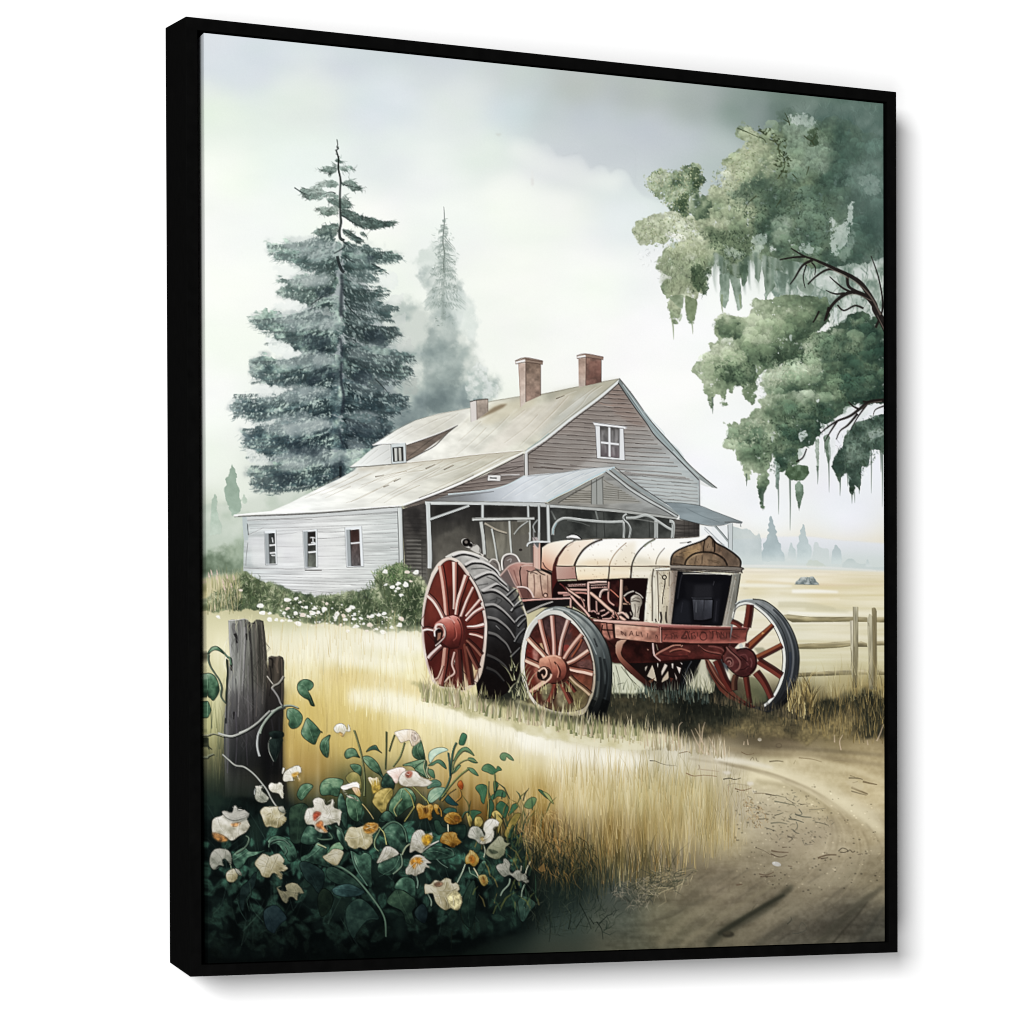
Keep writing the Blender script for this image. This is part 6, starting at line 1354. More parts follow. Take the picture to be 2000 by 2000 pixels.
# radiator housing
gh = motif('radiator', tr, 'upright radiator housing with a peaked brown crest and dark opening')
fill('K 150,660 205,560 225,540 238,540 215,620 215,1180 100,1170', lin('K 100,0','K 225,0',(236,230,212),(226,218,196),(206,196,172)),1, grain=.08, gs=(8,30))
fill('K 225,535 415,530 408,700 395,1192 280,1182 215,1172 215,620', lin('K 215,0','K 415,0',(232,226,206),(222,212,188),(206,194,168),(190,176,152)),1, grain=.1, gs=(6,40))
for s_, w_, c_ in (('K 218,545 200,700 205,900 205,1160',2.4,(60,50,42)),('K 262,575 268,700 275,900 280,1160',2,(84,72,60)),('K 270,580 320,640 330,660',1.2,(130,116,98)),('K 355,660 345,760 325,880 320,960',2,(60,50,42)),('K 405,580 400,750',1.8,(90,78,66)),('K 300,1050 310,1120 300,1180',4,(36,28,26)),('K 365,1050 360,1120 372,1180',3,(44,36,32)),('K 240,1130 250,1170',2.6,(40,32,30)),('K 375,980 370,1100 376,1180',1.8,(70,60,50)),('K 150,660 120,900 103,1165',2,(40,30,28))):
    ln(s_, w_, c_, .8)
outline(circle('K 345,645',3.8),2.2,(46,38,32),.95)
ln('K 352,665 350,720 345,760',1.6,(70,58,48),.8)
fill('K 240,535 408,530 408,560 250,566',(240,236,220),1, ident=False)
ln('K 245,568 410,562',1.6,(70,60,50),.85)
ln('K 230,540 410,528',1.2,(80,66,54),.8)
fill('K 415,500 430,405 482,342 600,287 760,232 830,198 870,162 910,195 960,248 1080,312 1190,392 1238,455 1232,530 1080,518 600,505', lin('K 420,0','K 1235,0',(126,104,82),(150,124,96),(136,110,88),(112,92,76),(124,106,90)),1, grain=.26, gs=(8,14))
for s_, c_, a_ in (('K 590,330 760,260 770,330 640,400 560,440',(176,142,100),.6),('K 830,210 870,175 915,215 910,330 830,330',(164,138,112),.7),('K 440,480 450,410 560,400 580,490',(100,84,70),.6),('K 610,490 640,430 740,380 900,380 1010,430 1060,510',(140,118,94),.6),('K 1000,330 1180,420 1200,500 1090,490',(104,86,72),.6)):
    fill(s_, c_, a_, soft=3, ident=False)
for s_, w_, c_ in (('K 418,500 430,405 482,342 600,286 760,230 830,196 870,162 910,195 960,248 1080,312 1190,392 1238,455 1234,528',3.4,(26,20,18)),('K 586,500 600,450 640,405 700,368 790,350 900,356 980,386 1040,430 1066,470 1084,510',3.6,(34,26,22)),('K 604,500 618,458 660,412 716,382 800,366',1.2,(176,150,118)),('K 820,210 805,290 800,345',2.6,(50,36,28)),('K 925,215 935,290 930,350',3.4,(40,28,22)),('K 905,200 915,290',2,(70,52,40)),('K 790,400 785,490',1.6,(70,54,42)),('K 720,390 700,490',1.3,(84,66,52)),('K 850,300 862,250',1.2,(90,70,54)),
                   ('K 520,370 580,350 640,350',1.4,(84,64,46)),('K 440,480 520,490 560,500',1.6,(60,46,38)),('K 560,360 690,330 720,310',1.3,(190,156,110)),('K 480,400 560,410',1.2,(70,56,44)),('K 900,460 980,480',1.2,(84,66,50)),('K 850,440 930,450 1000,470',1.2,(96,76,58))):
    ln(s_, w_, c_, .85)
fill('K 412,500 600,506 1080,520 1232,528 1278,545 1250,562 1258,596 1220,592 800,572 415,560', lin('K 0,500','K 0,600',(170,160,148),(120,112,104),(170,164,154)),1)
for s_, w_ in (('K 415,500 600,506 1080,520 1232,528 1278,545',1.8),('K 418,545 800,556 1240,575',1.6),('K 415,562 800,574 1220,594',2),('K 1278,545 1250,562 1258,598',2.4)):
    ln(s_, w_, (40,32,28),.85)
fill('K 415,566 506,570 470,860 430,1196 385,1190 400,800', lin('K 400,0','K 500,0',(190,178,162),(150,136,124),(122,108,100)),1, grain=.15, gs=(6,40))
fill('K 1132,612 1238,600 1190,900 1128,1222 1010,1212 1080,900', lin('K 1050,0','K 1220,0',(168,160,148),(142,140,130),(122,122,114)),1, grain=.12, gs=(6,40))
fill('K 506,570 800,590 1134,614 1080,900 1014,1212 700,1206 428,1196 470,860',(20,20,26),1)
fill('K 480,1000 560,900 640,920 660,1190 440,1190',(40,42,50),.8, soft=5, ident=False)
fill('K 590,690 720,720 900,720 1020,700 1000,900 600,900',(30,30,36),.8, soft=4, ident=False)
fill('K 700,735 900,728 912,890 680,890',(48,48,54),.8, soft=3, ident=False)
fill('K 676,900 915,908 905,1128 800,1150 692,1150', lin('K 0,900','K 0,1150',(84,86,94),(62,64,72),(52,52,60)),1, grain=.14, gs=(8,20), ident=False)
fill('K 930,900 1000,890 970,1180 910,1180',(36,36,44),.9, soft=2, ident=False)
for s_, w_, c_ in (('K 676,900 915,908',2,(22,22,26)),('K 812,905 806,1040',1.4,(40,40,46)),('K 720,930 715,1060',1.4,(104,106,112)),('K 692,1152 800,1154 905,1130',3,(12,12,14)),('K 670,880 690,890 900,890',1.4,(78,80,88)),('K 915,910 906,1130',2.4,(14,14,18)),('K 560,600 1000,606 1128,618',2,(222,218,206)),('K 555,612 530,700 500,900',1.6,(60,60,68)),('K 560,940 540,1060',1.2,(62,62,72)),('K 930,690 915,740',1.6,(70,70,76)),('K 1134,616 1082,900 1016,1212',2.4,(14,12,14)),('K 506,572 470,860 430,1196',2,(16,14,16)),('K 1238,602 1192,900 1130,1222',2,(40,36,32)),('K 1180,640 1130,900 1070,1200',1.3,(190,186,174)),('K 430,1196 1010,1214',2,(16,12,14)),('K 960,920 940,1160',1.6,(58,58,66))):
    ln(s_, w_, c_, .85)

# grime and chipped paint
for s_, n_ in (('K 110,600 410,540 400,1180 120,1160',70),('J 520,300 1000,220 1640,200 1640,650 520,660',60),('K 430,400 870,180 1230,440 1230,520 430,490',60),('K 1130,620 1230,610 1130,1210 1030,1200',24),('K 440,570 500,575 430,1180 395,1180',24)):
    scatter(s_, n_, 3.4,1.3,1.4, cols=[(96,70,50),(128,98,70),(70,54,44),(150,120,90)], a=.38, seed=n_ + 600, spread=.8)
# engine bay
eg = motif('engine', tr, 'rusty exposed engine with pink pipes and rods')
fill('J 526,690 760,684 1120,668 1590,658 1540,1165 1350,1165 1100,1150 900,1110 720,940 690,880 470,884 480,780',(34,17,18),1)
mass('J 1130,690 1280,680 1260,1000 1140,960',[(52,20,22),(96,40,36)],(0,.3,.4),.6,9,.5,8,3,.3,.8, seed=430, ident=False)
mass('J 700,900 900,1000 900,1110 760,1010',[(60,34,26),(128,84,64)],(0,.2,.4),.8,6,.8,6,2,.25,.8, seed=431, ident=False)
mass('J 1040,860 1130,840 1140,1000 1060,980',[(60,18,18),(110,36,32)],(0,.3,.4),.6,9,.5,8,2,.3,.8, seed=432, ident=False)
PK = (214,162,150)


def pipe(s_, w, c=PK):
    p = pts(s_)
    ln(p + (0.8,1.2), w + 1.8,(24,10,10),.85)
    stroke(p, w, tuple(v * .72 for v in c),1, ident=eg)
    ln(p - (w * .15, w * .15), w * .5, tuple(min(255, v * 1.08) for v in c),.95)


for s_, w_, c_ in (('J 540,832 620,830 690,826',5,(206,150,140)),('J 640,795 760,792 895,796',5, PK),('J 700,832 800,828 890,838',3.4,(196,130,120)),('J 600,860 690,850',4,(190,140,132)),('J 620,764 740,850 850,924',4.6,(222,174,158)),('J 655,742 760,738 868,736',5,(230,184,174)),('J 890,712 1000,702 1112,700',4.6,(226,182,170)),('J 892,772 1000,764 1112,760',3.6,(206,156,146)),('J 900,742 1000,736 1112,730',2.2,(190,150,140)),
                   ('J 692,864 780,960 850,1030 912,1110',5,(222,170,158)),('J 1135,700 1130,820 1130,900 1150,940 1200,975',4,(206,150,138)),('J 1030,884 1040,830 1070,796 1125,788',4.6,(222,184,172)),('J 1152,790 1200,830 1252,880',2.6,(214,120,100)),('J 1284,674 1280,800 1276,940 1266,1052',6,(216,180,160)),('J 895,712 898,860 900,960 908,1052',5.4,(222,176,164)),('J 990,920 992,1000 998,1080',3.6,(196,146,136)),('J 920,828 1020,910 1120,1000 1210,1070 1330,1155',6.6,(226,180,160)),
                   ('J 800,880 840,950 850,1000',2.6,(200,140,130)),('J 1180,1040 1190,1080 1150,1130 1060,1136',4,(214,160,146)),('J 1010,1080 1050,1040 1090,1030',3.4,(206,160,150)),('J 1010,1120 1080,1090 1140,1050',3.2,(206,156,146)),('J 925,1050 960,1040 985,1060',3.4,(200,150,142)),('J 1240,1075 1290,1060 1330,1085 1360,1120',5,(222,180,164)),('J 1300,956 1390,960',3,(206,156,130)),('J 1310,870 1360,830 1430,806',2.6,(222,206,190)),('J 1310,880 1340,930 1370,945',3,(190,130,112)),('J 1170,1090 1200,1120 1250,1140',3,(200,140,126)),('J 1210,1060 1240,1110 1250,1140',2.6,(190,130,116)),('J 690,900 688,960 690,1005',4,(206,160,150)),('J 560,720 600,750 640,800',3.4,(110,50,50))):
    pipe(s_, w_, c_)
for x_ in range(660,860,22):
    fill(circle('J %d,%d' % (x_, 738 + 4 * math.sin(x_)),1.5),(70,30,28),.8, ident=False)
for x_ in range(915,1110,26):
    fill(circle('J %d,%d' % (x_, 752 + 3 * math.sin(x_)),2.2,1.4),(40,22,22),.9, ident=False)
for x_, y_, r_ in ((1030,1108,3.4),(1075,1112,3),(1110,1104,2.6),(1040,1060,3),(965,1090,3.4),(1210,1130,3),(1080,1066,2.6),(940,1080,3)):
    fill(circle('J %d,%d' % (x_, y_), r_, r_ * .8),(32,16,16),.95, ident=False)
fill('J 1390,905 1405,870 1450,850 1505,872 1525,940 1500,1000 1492,1060 1475,1140 1412,1132 1420,1080 1400,1010', lin('J 1390,0','J 1525,0',(206,198,182),(186,176,160),(140,130,118)),1, sm=True, grain=.15)
for s_, w_, c_ in (('J 1395,930 1440,920 1500,935',2,(70,60,52)),('J 1410,905 1450,885 1500,900',1.5,(100,90,80)),('J 1440,960 1445,1040 1440,1110',1.6,(90,80,72)),('J 1490,980 1470,1060',1.6,(80,70,62)),('J 1445,820 1500,850 1535,890',2.6,(200,192,180)),('J 1400,1130 1440,1120 1490,1140',3,(214,206,190)),('J 1385,1050 1400,1090',2.4,(190,180,164)),('J 1330,1060 1360,1100 1365,1130',2.6,(214,190,170))):
    ln(s_, w_, c_, .85)
mass('J 1310,740 1360,740 1350,800 1310,800',[(70,44,34),(110,78,60)],(0,0,.5),.5,8,.8,6,2,.25,.7, seed=433, ident=False)

# frame rails and front beam with its worn lettering
fr = motif('frame_rail', tr, 'rusty side rail with faint worn letters')
fill('J 1195,1185 1400,1195 1725,1230 1735,1320 1748,1412 1600,1402 1340,1372 1205,1352', lin('J 1200,1200','J 1740,1400',(206,160,140),(198,146,126),(186,130,112),(168,106,92)),1, grain=.2, gs=(14,10))
for s_ in ('J 1205,1210 1330,1215 1500,1235','J 1230,1340 1340,1355','J 1560,1240 1700,1260'):
    stroke(s_, 5,(222,182,160),.5, soft=2, ident=False)
for s_ in ('J 1275,1275 1285,1300 1295,1325','J 1275,1275 1300,1295 1335,1335','J 1335,1335 1330,1290','J 1375,1330 1390,1290 1400,1275','J 1400,1275 1420,1330','J 1384,1312 1416,1308','J 1460,1330 1456,1295 1462,1280','J 1462,1328 1490,1326','J 1512,1285 1520,1320 1528,1345','J 1590,1300 1585,1350','J 1690,1320 1680,1360','J 1685,1322 1705,1340 1700,1370'):
    ln(s_, 1.7,(84,48,42),.8, w2=1.1)
fill('J 945,1135 1100,1145 1540,1165 1715,1190 1712,1226 1560,1214 1200,1184 960,1160', lin('J 0,1140','J 0,1226',(236,190,176),(214,162,148),(176,116,104)),1)
ln('J 950,1164 1200,1188 1560,1218 1714,1230',1.8,(50,24,22),.85)
ln('J 945,1133 1100,1143 1540,1163',1.2,(90,50,46),.7)
ln('J 1195,1190 1200,1280 1206,1352',2.4,(36,18,16),.9)
fb = motif('front_beam', tr, 'rusty front beam with dark worn lettering')
fill('K 278,1215 300,1225 800,1240 1335,1240 1310,1300 1300,1395 1210,1422 800,1422 330,1405 300,1408', lin('K 0,1215','K 0,1420',(110,54,48),(132,66,58),(142,74,66),(164,92,82)),1, grain=.2, gs=(12,8))
fill('K 270,1190 300,1196 600,1206 900,1220 1338,1230 1336,1250 900,1250 600,1240 300,1226 272,1222', lin('K 0,1195','K 0,1250',(206,150,146),(172,104,98),(120,62,58)),1)
ln('K 272,1190 600,1204 900,1218 1338,1229',1.1,(230,180,172),.7)
fill('K 330,1372 800,1398 1215,1394 1300,1380 1296,1398 1210,1424 800,1424 320,1408',(180,106,94),.8, soft=.8, ident=False)
LET = (62,30,28)
for s_, w_ in (('K 545,1355 600,1275 580,1320 560,1345',3.4),('K 540,1358 580,1362 600,1350',3.6),('K 596,1322 606,1350 596,1366',3),('K 612,1275 622,1310 640,1372',3),('K 640,1272 632,1300',2),('K 662,1300 668,1368',2),('K 662,1310 690,1290 700,1300',2.2),('K 690,1320 712,1350 700,1372',1.8),('K 730,1290 735,1340',1.8),('K 870,1275 890,1300',1.8),('K 905,1275 915,1320 905,1365',3),('K 905,1285 940,1275',2),('K 950,1270 965,1320 970,1360',2.6),('K 950,1290 985,1300 990,1350',2.2),('K 1010,1285 1005,1365',3),('K 1010,1290 1035,1330',2),('K 1040,1290 1045,1350',2),('K 1075,1290 1070,1360',2.6),('K 1110,1290 1115,1350',2.6),('K 1110,1300 1140,1340 1190,1360',1.4),('K 1150,1310 1230,1350',1.2),
               ('K 420,1310 435,1340 425,1372',1.8),('K 440,1300 470,1330 460,1370',1.8),('K 480,1310 500,1360',1.8),('K 420,1300 500,1295',1.5),('K 350,1310 380,1330',1.5)):
    ln(s_, w_ * .85, LET, .58)
outline(circle('K 802,1338',6.8,7.4),2.2, LET, .58)
ln('K 775,1290 800,1285 835,1300',2, LET, .8)
for s_, w_, c_ in (('K 300,1228 302,1300 305,1408',3,(214,160,146)),('K 312,1230 314,1400',2.4,(60,26,26)),('K 330,1410 800,1426 1210,1424',2.2,(30,12,12)),('K 1338,1240 1312,1300 1300,1395',2,(60,28,26)),('K 300,1252 800,1256 1300,1252',1.6,(60,28,26)),('K 380,1310 340,1380',2,(96,52,48))):
    ln(s_, w_, c_, .85)
# front axle
ax = motif('axle', tr)
fill('M 100,850 200,790 290,740 420,722 620,716 800,720 900,735 945,800 960,900 900,890 700,880 450,890 300,905 180,912', lin('M 0,720','M 0,910',(74,34,32),(98,44,40),(104,44,40),(78,30,28)),1, grain=.2, gs=(12,8))
for s_, w_, c_ in (('M 105,850 160,810 250,765 330,725 420,720',2.6,(190,130,112)),('M 285,800 340,775 430,765 530,800',3,(176,110,92)),('M 290,812 340,790 430,782',1.4,(36,14,14)),('M 620,720 680,770 760,800 860,815 920,850',3,(150,90,80)),('M 740,735 820,740 890,760 930,800',2.6,(138,80,74)),('M 630,735 700,790 800,820 900,835',1.6,(40,16,16)),('M 180,912 450,892 700,884 900,892',2,(36,14,14)),('M 90,700 96,760 110,840 180,905',3,(206,170,164)),('M 130,710 150,780',2,(130,116,100)),('M 180,830 300,850 500,846',2.4,(70,28,28)),('M 420,740 440,720',2,(200,150,130))):
    ln(s_, w_, c_, .85)
fill('M 20,760 40,775 30,785',(190,140,120),.8, ident=False)

# near front wheel
w2 = motif('wheel', tr, 'near front wheel with pale rim and thick wooden spokes')
fill('L 522,1100 540,850 600,640 700,510 800,430 930,385 1050,395 1200,450 1330,540 1450,680 1540,850 1586,1050 1586,1300 1560,1520 1500,1760 1380,1800 1270,1680 1100,1660 800,1610 650,1490 560,1300',
     lin('L 700,400','L 1500,1600',(196,198,192),(168,174,170),(130,138,136),(84,92,92),(50,56,56),(22,24,24)),1, sm=False, grain=.08, gs=(10,30))
fill('L 522,1100 540,850 600,645 700,520 800,448 920,418 1010,448 1140,545 1255,690 1340,850 1392,1050 1402,1250 1372,1430 1282,1630 1100,1670 800,1620 650,1490 560,1300', lin('L 540,600','L 1350,1500',(196,196,190),(226,222,212),(214,206,194),(196,184,166),(176,164,140)),1, sm=True)
INN = 'L 570,1080 590,850 650,680 740,560 850,492 950,490 1050,532 1180,645 1270,785 1332,925 1366,1080 1366,1260 1330,1430 1250,1580 1000,1620 750,1540 640,1400 590,1250'
fill(INN, lin('L 600,600','L 1100,1600',(70,34,32),(104,46,38),(110,50,40),(84,42,32),(110,96,66)),1, sm=True, grain=.2, gs=(18,18), ident=False)
for s_, c_, a_, so in (('L 780,560 930,500 1060,560 1120,760 960,780 820,720',(92,70,72),.7,4),('L 1010,820 1100,800 1240,730 1320,920 1250,1000 1100,1000',(104,78,76),.7,4),('L 1180,1050 1330,1010 1360,1130 1240,1130',(120,84,80),.8,2),('L 590,900 660,800 680,1020 600,1030',(116,36,30),.8,2),('L 660,900 720,880 720,1010 680,1040',(206,150,138),.7,2),('L 680,1120 760,1080 800,1240 720,1280',(196,140,120),.6,3),('L 1120,1190 1350,1210 1330,1400 1200,1300',(140,76,56),.7,3),('L 760,1290 880,1290 860,1450 780,1480',(150,150,112),.8,3),('L 940,1300 1060,1290 1080,1500 960,1560',(150,144,112),.8,3),('L 1060,1260 1180,1260 1300,1420 1200,1520 1100,1420',(130,118,80),.8,3),('L 590,1250 640,1200 700,1300 640,1390',(120,44,34),.6,2)):
    fill(s_, c_, a_, soft=so, sm=True, ident=False, grain=.2)
fill(circle('L 1060,875',7),(150,62,56),1, ident=False)
fill('L 740,820 770,815 800,900 780,910',(206,170,130),.9, ident=False)
scatter(INN, 90,9,2.4,1.0,(.6,1.5),.5, seed=440, spread=1.2)
outline(INN, 1.4,(40,22,20),.7, sm=True)
for s_, w_, w2_, hi, lo in (('L 745,540 775,680 815,830 850,965',7,6,(228,180,164),(160,100,86)),('L 888,495 900,650 912,800 916,965',7,6,(232,186,172),(156,98,86)),('L 1078,545 1040,660 1000,800 978,965',7,5,(222,188,176),(150,104,94)),('L 1240,715 1160,810 1080,920 1030,1005',7,6,(226,178,160),(150,96,80)),('L 1316,905 1240,960 1150,1020 1060,1060',7,6,(236,196,176),(156,100,84)),('L 1366,1175 1270,1150 1180,1135 1092,1115',8.5,6,(238,200,180),(160,100,82)),('L 605,758 690,850 760,920 828,1000',8,7,(236,208,184),(156,104,86)),('L 575,1010 640,1040 720,1075 800,1120',8,8,(232,196,172),(150,96,80)),('L 636,1395 720,1330 800,1270 868,1225',8,7,(230,182,158),(140,84,66)),
                            ('L 850,1510 890,1420 930,1300',9,7,(140,66,52),(84,36,30)),('L 1110,1520 1060,1420 1000,1295',8,7,(150,80,64),(90,42,34)),('L 1338,1420 1260,1350 1170,1280 1098,1205',7,5,(206,176,142),(120,90,66)),('L 1160,1390 1110,1320 1060,1260',5,4,(130,60,48),(84,34,30)),('L 1240,770 1200,860 1120,980',4,3,(170,96,66),(110,50,40))):
    spoke(s_, w_, w2_, hi, lo)
motif('hub', tr)
fill('L 1030,1000 1070,1060 1100,1150 1080,1220 1040,1270 960,1300 1000,1240 1050,1150',(80,36,30),1, sm=True)
fill('L 740,1015 800,980 850,962 920,955 1000,982 1046,1050 1058,1150 1035,1225 970,1278 880,1292 790,1250 750,1150', lin('L 850,955','L 960,1295',(222,158,132),(204,136,112),(172,100,82),(130,66,54),(84,38,32)),1, sm=True, grain=.1)
for s_, w_, c_ in (('L 915,1035 960,1090 985,1150 975,1215',3,(60,26,22)),('L 1000,985 1050,1060 1062,1150 1040,1220',1.8,(60,26,22)),('L 850,1000 880,1100 880,1200',1.4,(150,84,68)),('L 880,1290 970,1278 1050,1220',2.2,(44,18,16)),('L 830,975 920,966 990,995',2.4,(238,184,158)),('L 940,1060 965,1150 950,1220',2,(206,140,118))):
    ln(s_, w_, c_, .8)
fill(circle('L 795,1180',14,13),(58,36,30),1)
fill(circle('L 760,1190',8,10),(40,24,22),1, ident=False)
stroke('L 730,1150 760,1120 800,1110 825,1150 815,1200 780,1230',4,(226,184,160),1, w2=2.6, ident=False)
stroke('L 770,1180 785,1215 800,1200',3.4,(206,160,136),1, w2=2, ident=False)
stroke('L 880,1175 870,1220 820,1270 760,1310 690,1360',4,(232,190,166),1, w2=3, ident=False)
ln('L 730,1130 780,1095 850,1110 885,1180',1.8,(40,22,20),.85)
CUR[0] = w2
for s_, w_, c_, a_ in (('L 800,425 930,396 1040,410 1170,465 1290,560 1400,700 1480,870 1515,1060 1515,1300',3.6,(120,130,130),.7),('L 860,425 960,425 1080,470 1200,570 1310,710 1390,870 1430,1060 1440,1250 1410,1450',3,(96,106,106),.7),('L 1020,450 1140,545 1255,690 1340,850 1392,1050 1404,1250 1374,1430 1300,1600',2.2,(60,62,58),.85),('L 1100,440 1230,520 1370,660 1470,840 1530,1040 1540,1280 1500,1520',4,(66,74,76),.6),('L 1050,395 1200,450 1330,540 1450,680 1540,850 1586,1050 1586,1300 1560,1520',2.6,(30,32,32),.85),('L 1380,760 1420,860 1400,820',3,(40,44,48),.7),('L 1450,980 1470,1180 1450,1400',5,(34,38,40),.75),('L 1500,1000 1530,1200 1500,1450',5,(24,28,30),.7),('L 1430,1260 1420,1420 1360,1560',6,(110,112,100),.4),('L 1380,1480 1320,1620 1290,1660',10,(14,16,16),.7),('L 1520,1480 1460,1640 1380,1720',14,(14,16,16),.8),('L 540,860 600,650 700,520 800,445 900,415',2,(236,238,232),.8),('L 527,1080 560,1290 640,1440 700,1550',2,(226,214,194),.8),('L 700,505 800,428 930,384 1050,394',1.4,(60,62,60),.7),('L 1240,640 1340,790 1410,950',2,(206,212,210),.5)):
    ln(s_, w_, c_, a_)
# far front wheel, open between the spokes
w3 = motif('wheel', tr, 'far front wheel standing open against the pale field')
OUT = 'M 1010,440 1030,330 1060,240 1100,204 1180,184 1260,180 1400,202 1530,290 1650,420 1740,580 1790,740 1806,900 1784,1100 1732,1270 1660,1390 1570,1460 1440,1510 1340,1480 1240,1450 1120,1400 1000,1330 880,1240 790,1110 720,990 700,890 745,890 800,960 880,1110 960,1200'
INR = 'M 1035,450 1045,330 1080,270 1120,246 1180,236 1270,262 1400,362 1500,482 1580,640 1618,800 1620,950 1590,1120 1520,1280 1430,1390 1340,1440 1250,1432 1150,1380 1040,1300 940,1230 860,1120 800,990 850,890 960,880'
fill(OUT, lin('M 1100,200','M 1750,1300',(150,156,154),(112,118,120),(84,90,94),(62,66,70),(44,46,50)),1, holes=(INR,), grain=.1, gs=(10,30))
fill('M 700,890 745,890 800,960 880,1110 960,1200 1080,1310 1200,1395 1300,1440 1240,1460 1100,1400 980,1350 870,1250 780,1100 720,980', lin('M 700,900','M 1250,1450',(120,70,56),(104,50,40),(120,66,50),(84,36,32)),1)
ln('M 715,900 760,1010 850,1160 960,1270 1100,1370 1240,1450',2,(44,24,20),.8)
ln('M 735,900 790,1010 880,1150 1000,1270',1.6,(190,140,116),.6)
stroke('M 1030,400 1050,310 1085,262 1130,240 1190,232 1275,258 1405,358 1506,478 1588,640 1627,800 1630,950 1600,1120 1530,1282 1440,1396 1370,1440',5,(224,226,218),1, ident=w3)
for s_, w_, c_, a_ in (('M 1032,400 1054,316 1090,272 1140,252 1190,246 1270,272 1396,372 1492,490 1570,646 1606,800 1608,950 1580,1110 1510,1270 1426,1376',1.4,(50,44,40),.8),('M 1290,226 1420,310 1530,420 1620,570 1668,740 1680,900 1660,1090 1600,1270 1500,1410',1.8,(40,44,46),.75),('M 1320,210 1460,290 1580,400 1670,560 1724,740 1736,900 1710,1100 1650,1280',3.6,(150,154,158),.45),('M 1260,180 1400,202 1530,290 1650,420 1740,580 1790,740 1806,900 1784,1100 1732,1270 1660,1390',2,(28,30,32),.85),('M 1500,300 1610,420 1700,580 1756,760 1766,920 1740,1110',4,(44,50,56),.6),('M 1700,800 1700,980 1670,1130',5,(52,62,78),.6),('M 1760,1150 1710,1280 1620,1400 1540,1460',8,(20,20,22),.8),('M 1660,1250 1580,1380 1460,1470',6,(30,30,32),.7),('M 1060,240 1100,206 1180,186 1260,182',2.2,(206,214,212),.8),('M 1040,330 1070,250 1110,216',2,(60,58,54),.7)):
    ln(s_, w_, c_, a_)
fill('M 1270,750 1380,745 1420,790 1330,830',(128,128,106),.6, soft=1.5, ident=0)
fill('M 1350,980 1440,960 1470,1050 1400,1040',(226,218,196),.8, soft=1, ident=0)
fill('M 1210,1090 1320,1110 1420,1300 1430,1380 1260,1420 1230,1250',(112,116,88),.7, soft=2, ident=0)
fill('M 900,960 1000,1060 1000,1140 970,1140 930,1060',(240,232,212),.9, soft=1, ident=0)
fill('M 1080,1100 1150,1110 1180,1300 1120,1340 1040,1260',(104,96,76),.7, soft=2, ident=0)
RS, RD = (150,76,56),(92,38,32)
for s_, w_, w2_, hi, lo in (('M 1222,245 1215,330 1200,430 1185,510',10,11,(124,54,42),(78,28,26)),('M 1495,480 1400,570 1310,650 1205,745',6,12,(160,86,52), RD),('M 1604,715 1500,770 1400,820 1310,865',8,9,(156,88,56), RD),('M 1598,1088 1500,1020 1420,970 1325,910',10,10,(136,62,50),(84,34,30)),('M 1475,1345 1420,1220 1360,1120 1295,1040',8,12,(128,58,48),(80,32,28)),('M 1225,1405 1205,1280 1190,1180 1175,1080',6,9,(120,52,42),(74,30,26)),('M 1010,445 1070,470 1130,510',7,7,(130,60,52),(84,36,32)),('M 1010,1260 930,1130 880,1010 830,900',9,12,(116,46,38),(70,26,24)),('M 1040,1250 1040,1140 1060,1070',8,8,(110,70,54),(70,40,32))):
    spoke(s_, w_, w2_, hi, lo)
fill('M 1370,570 1400,575 1362,600',(230,170,110),.8, ident=False)
motif('hub', tr)
fill('M 900,900 950,800 960,740 1000,730 1060,760 1130,760 1190,750 1265,790 1312,880 1302,990 1235,1070 1135,1092 1050,1050 980,980 920,920', lin('M 950,760','M 1250,1080',(104,56,52),(96,46,46),(88,40,40),(74,30,32)),1, sm=True, grain=.15)
for s_, w_, c_ in (('M 1070,790 1120,765 1200,765 1270,810 1300,890 1290,980 1230,1050',3,(40,14,16)),('M 950,740 990,790 1060,850 1110,920 1100,990 1050,1030',3.4,(150,100,92)),('M 960,730 1010,790 1080,850 1130,900',1.8,(36,14,14)),('M 940,900 960,870 1000,870 1030,910 1020,960 980,970',3,(140,92,86)),('M 965,920 985,905 1005,925 995,950',2.2,(170,124,114)),('M 950,910 970,885 1005,890 1016,920',1.4,(40,16,16)),('M 1110,840 1170,830 1200,880 1190,920 1210,960 1180,1000',2.6,(120,66,66)),('M 1120,850 1160,880 1200,920',1.6,(44,18,20)),('M 1100,1010 1160,1000 1215,960',2,(48,20,22)),('M 1230,870 1250,920 1240,980',2.4,(128,76,76)),('M 960,970 1050,1055 1135,1094 1235,1072',2,(30,12,12)),('M 935,740 930,800 900,860 920,930',2.4,(36,14,14)),('M 1200,700 1190,745',8,(88,40,36))):
    ln(s_, w_, c_, .85)
fill('M 1100,720 1125,695 1150,730 1140,755 1105,750',(190,196,190),.9, ident=False)
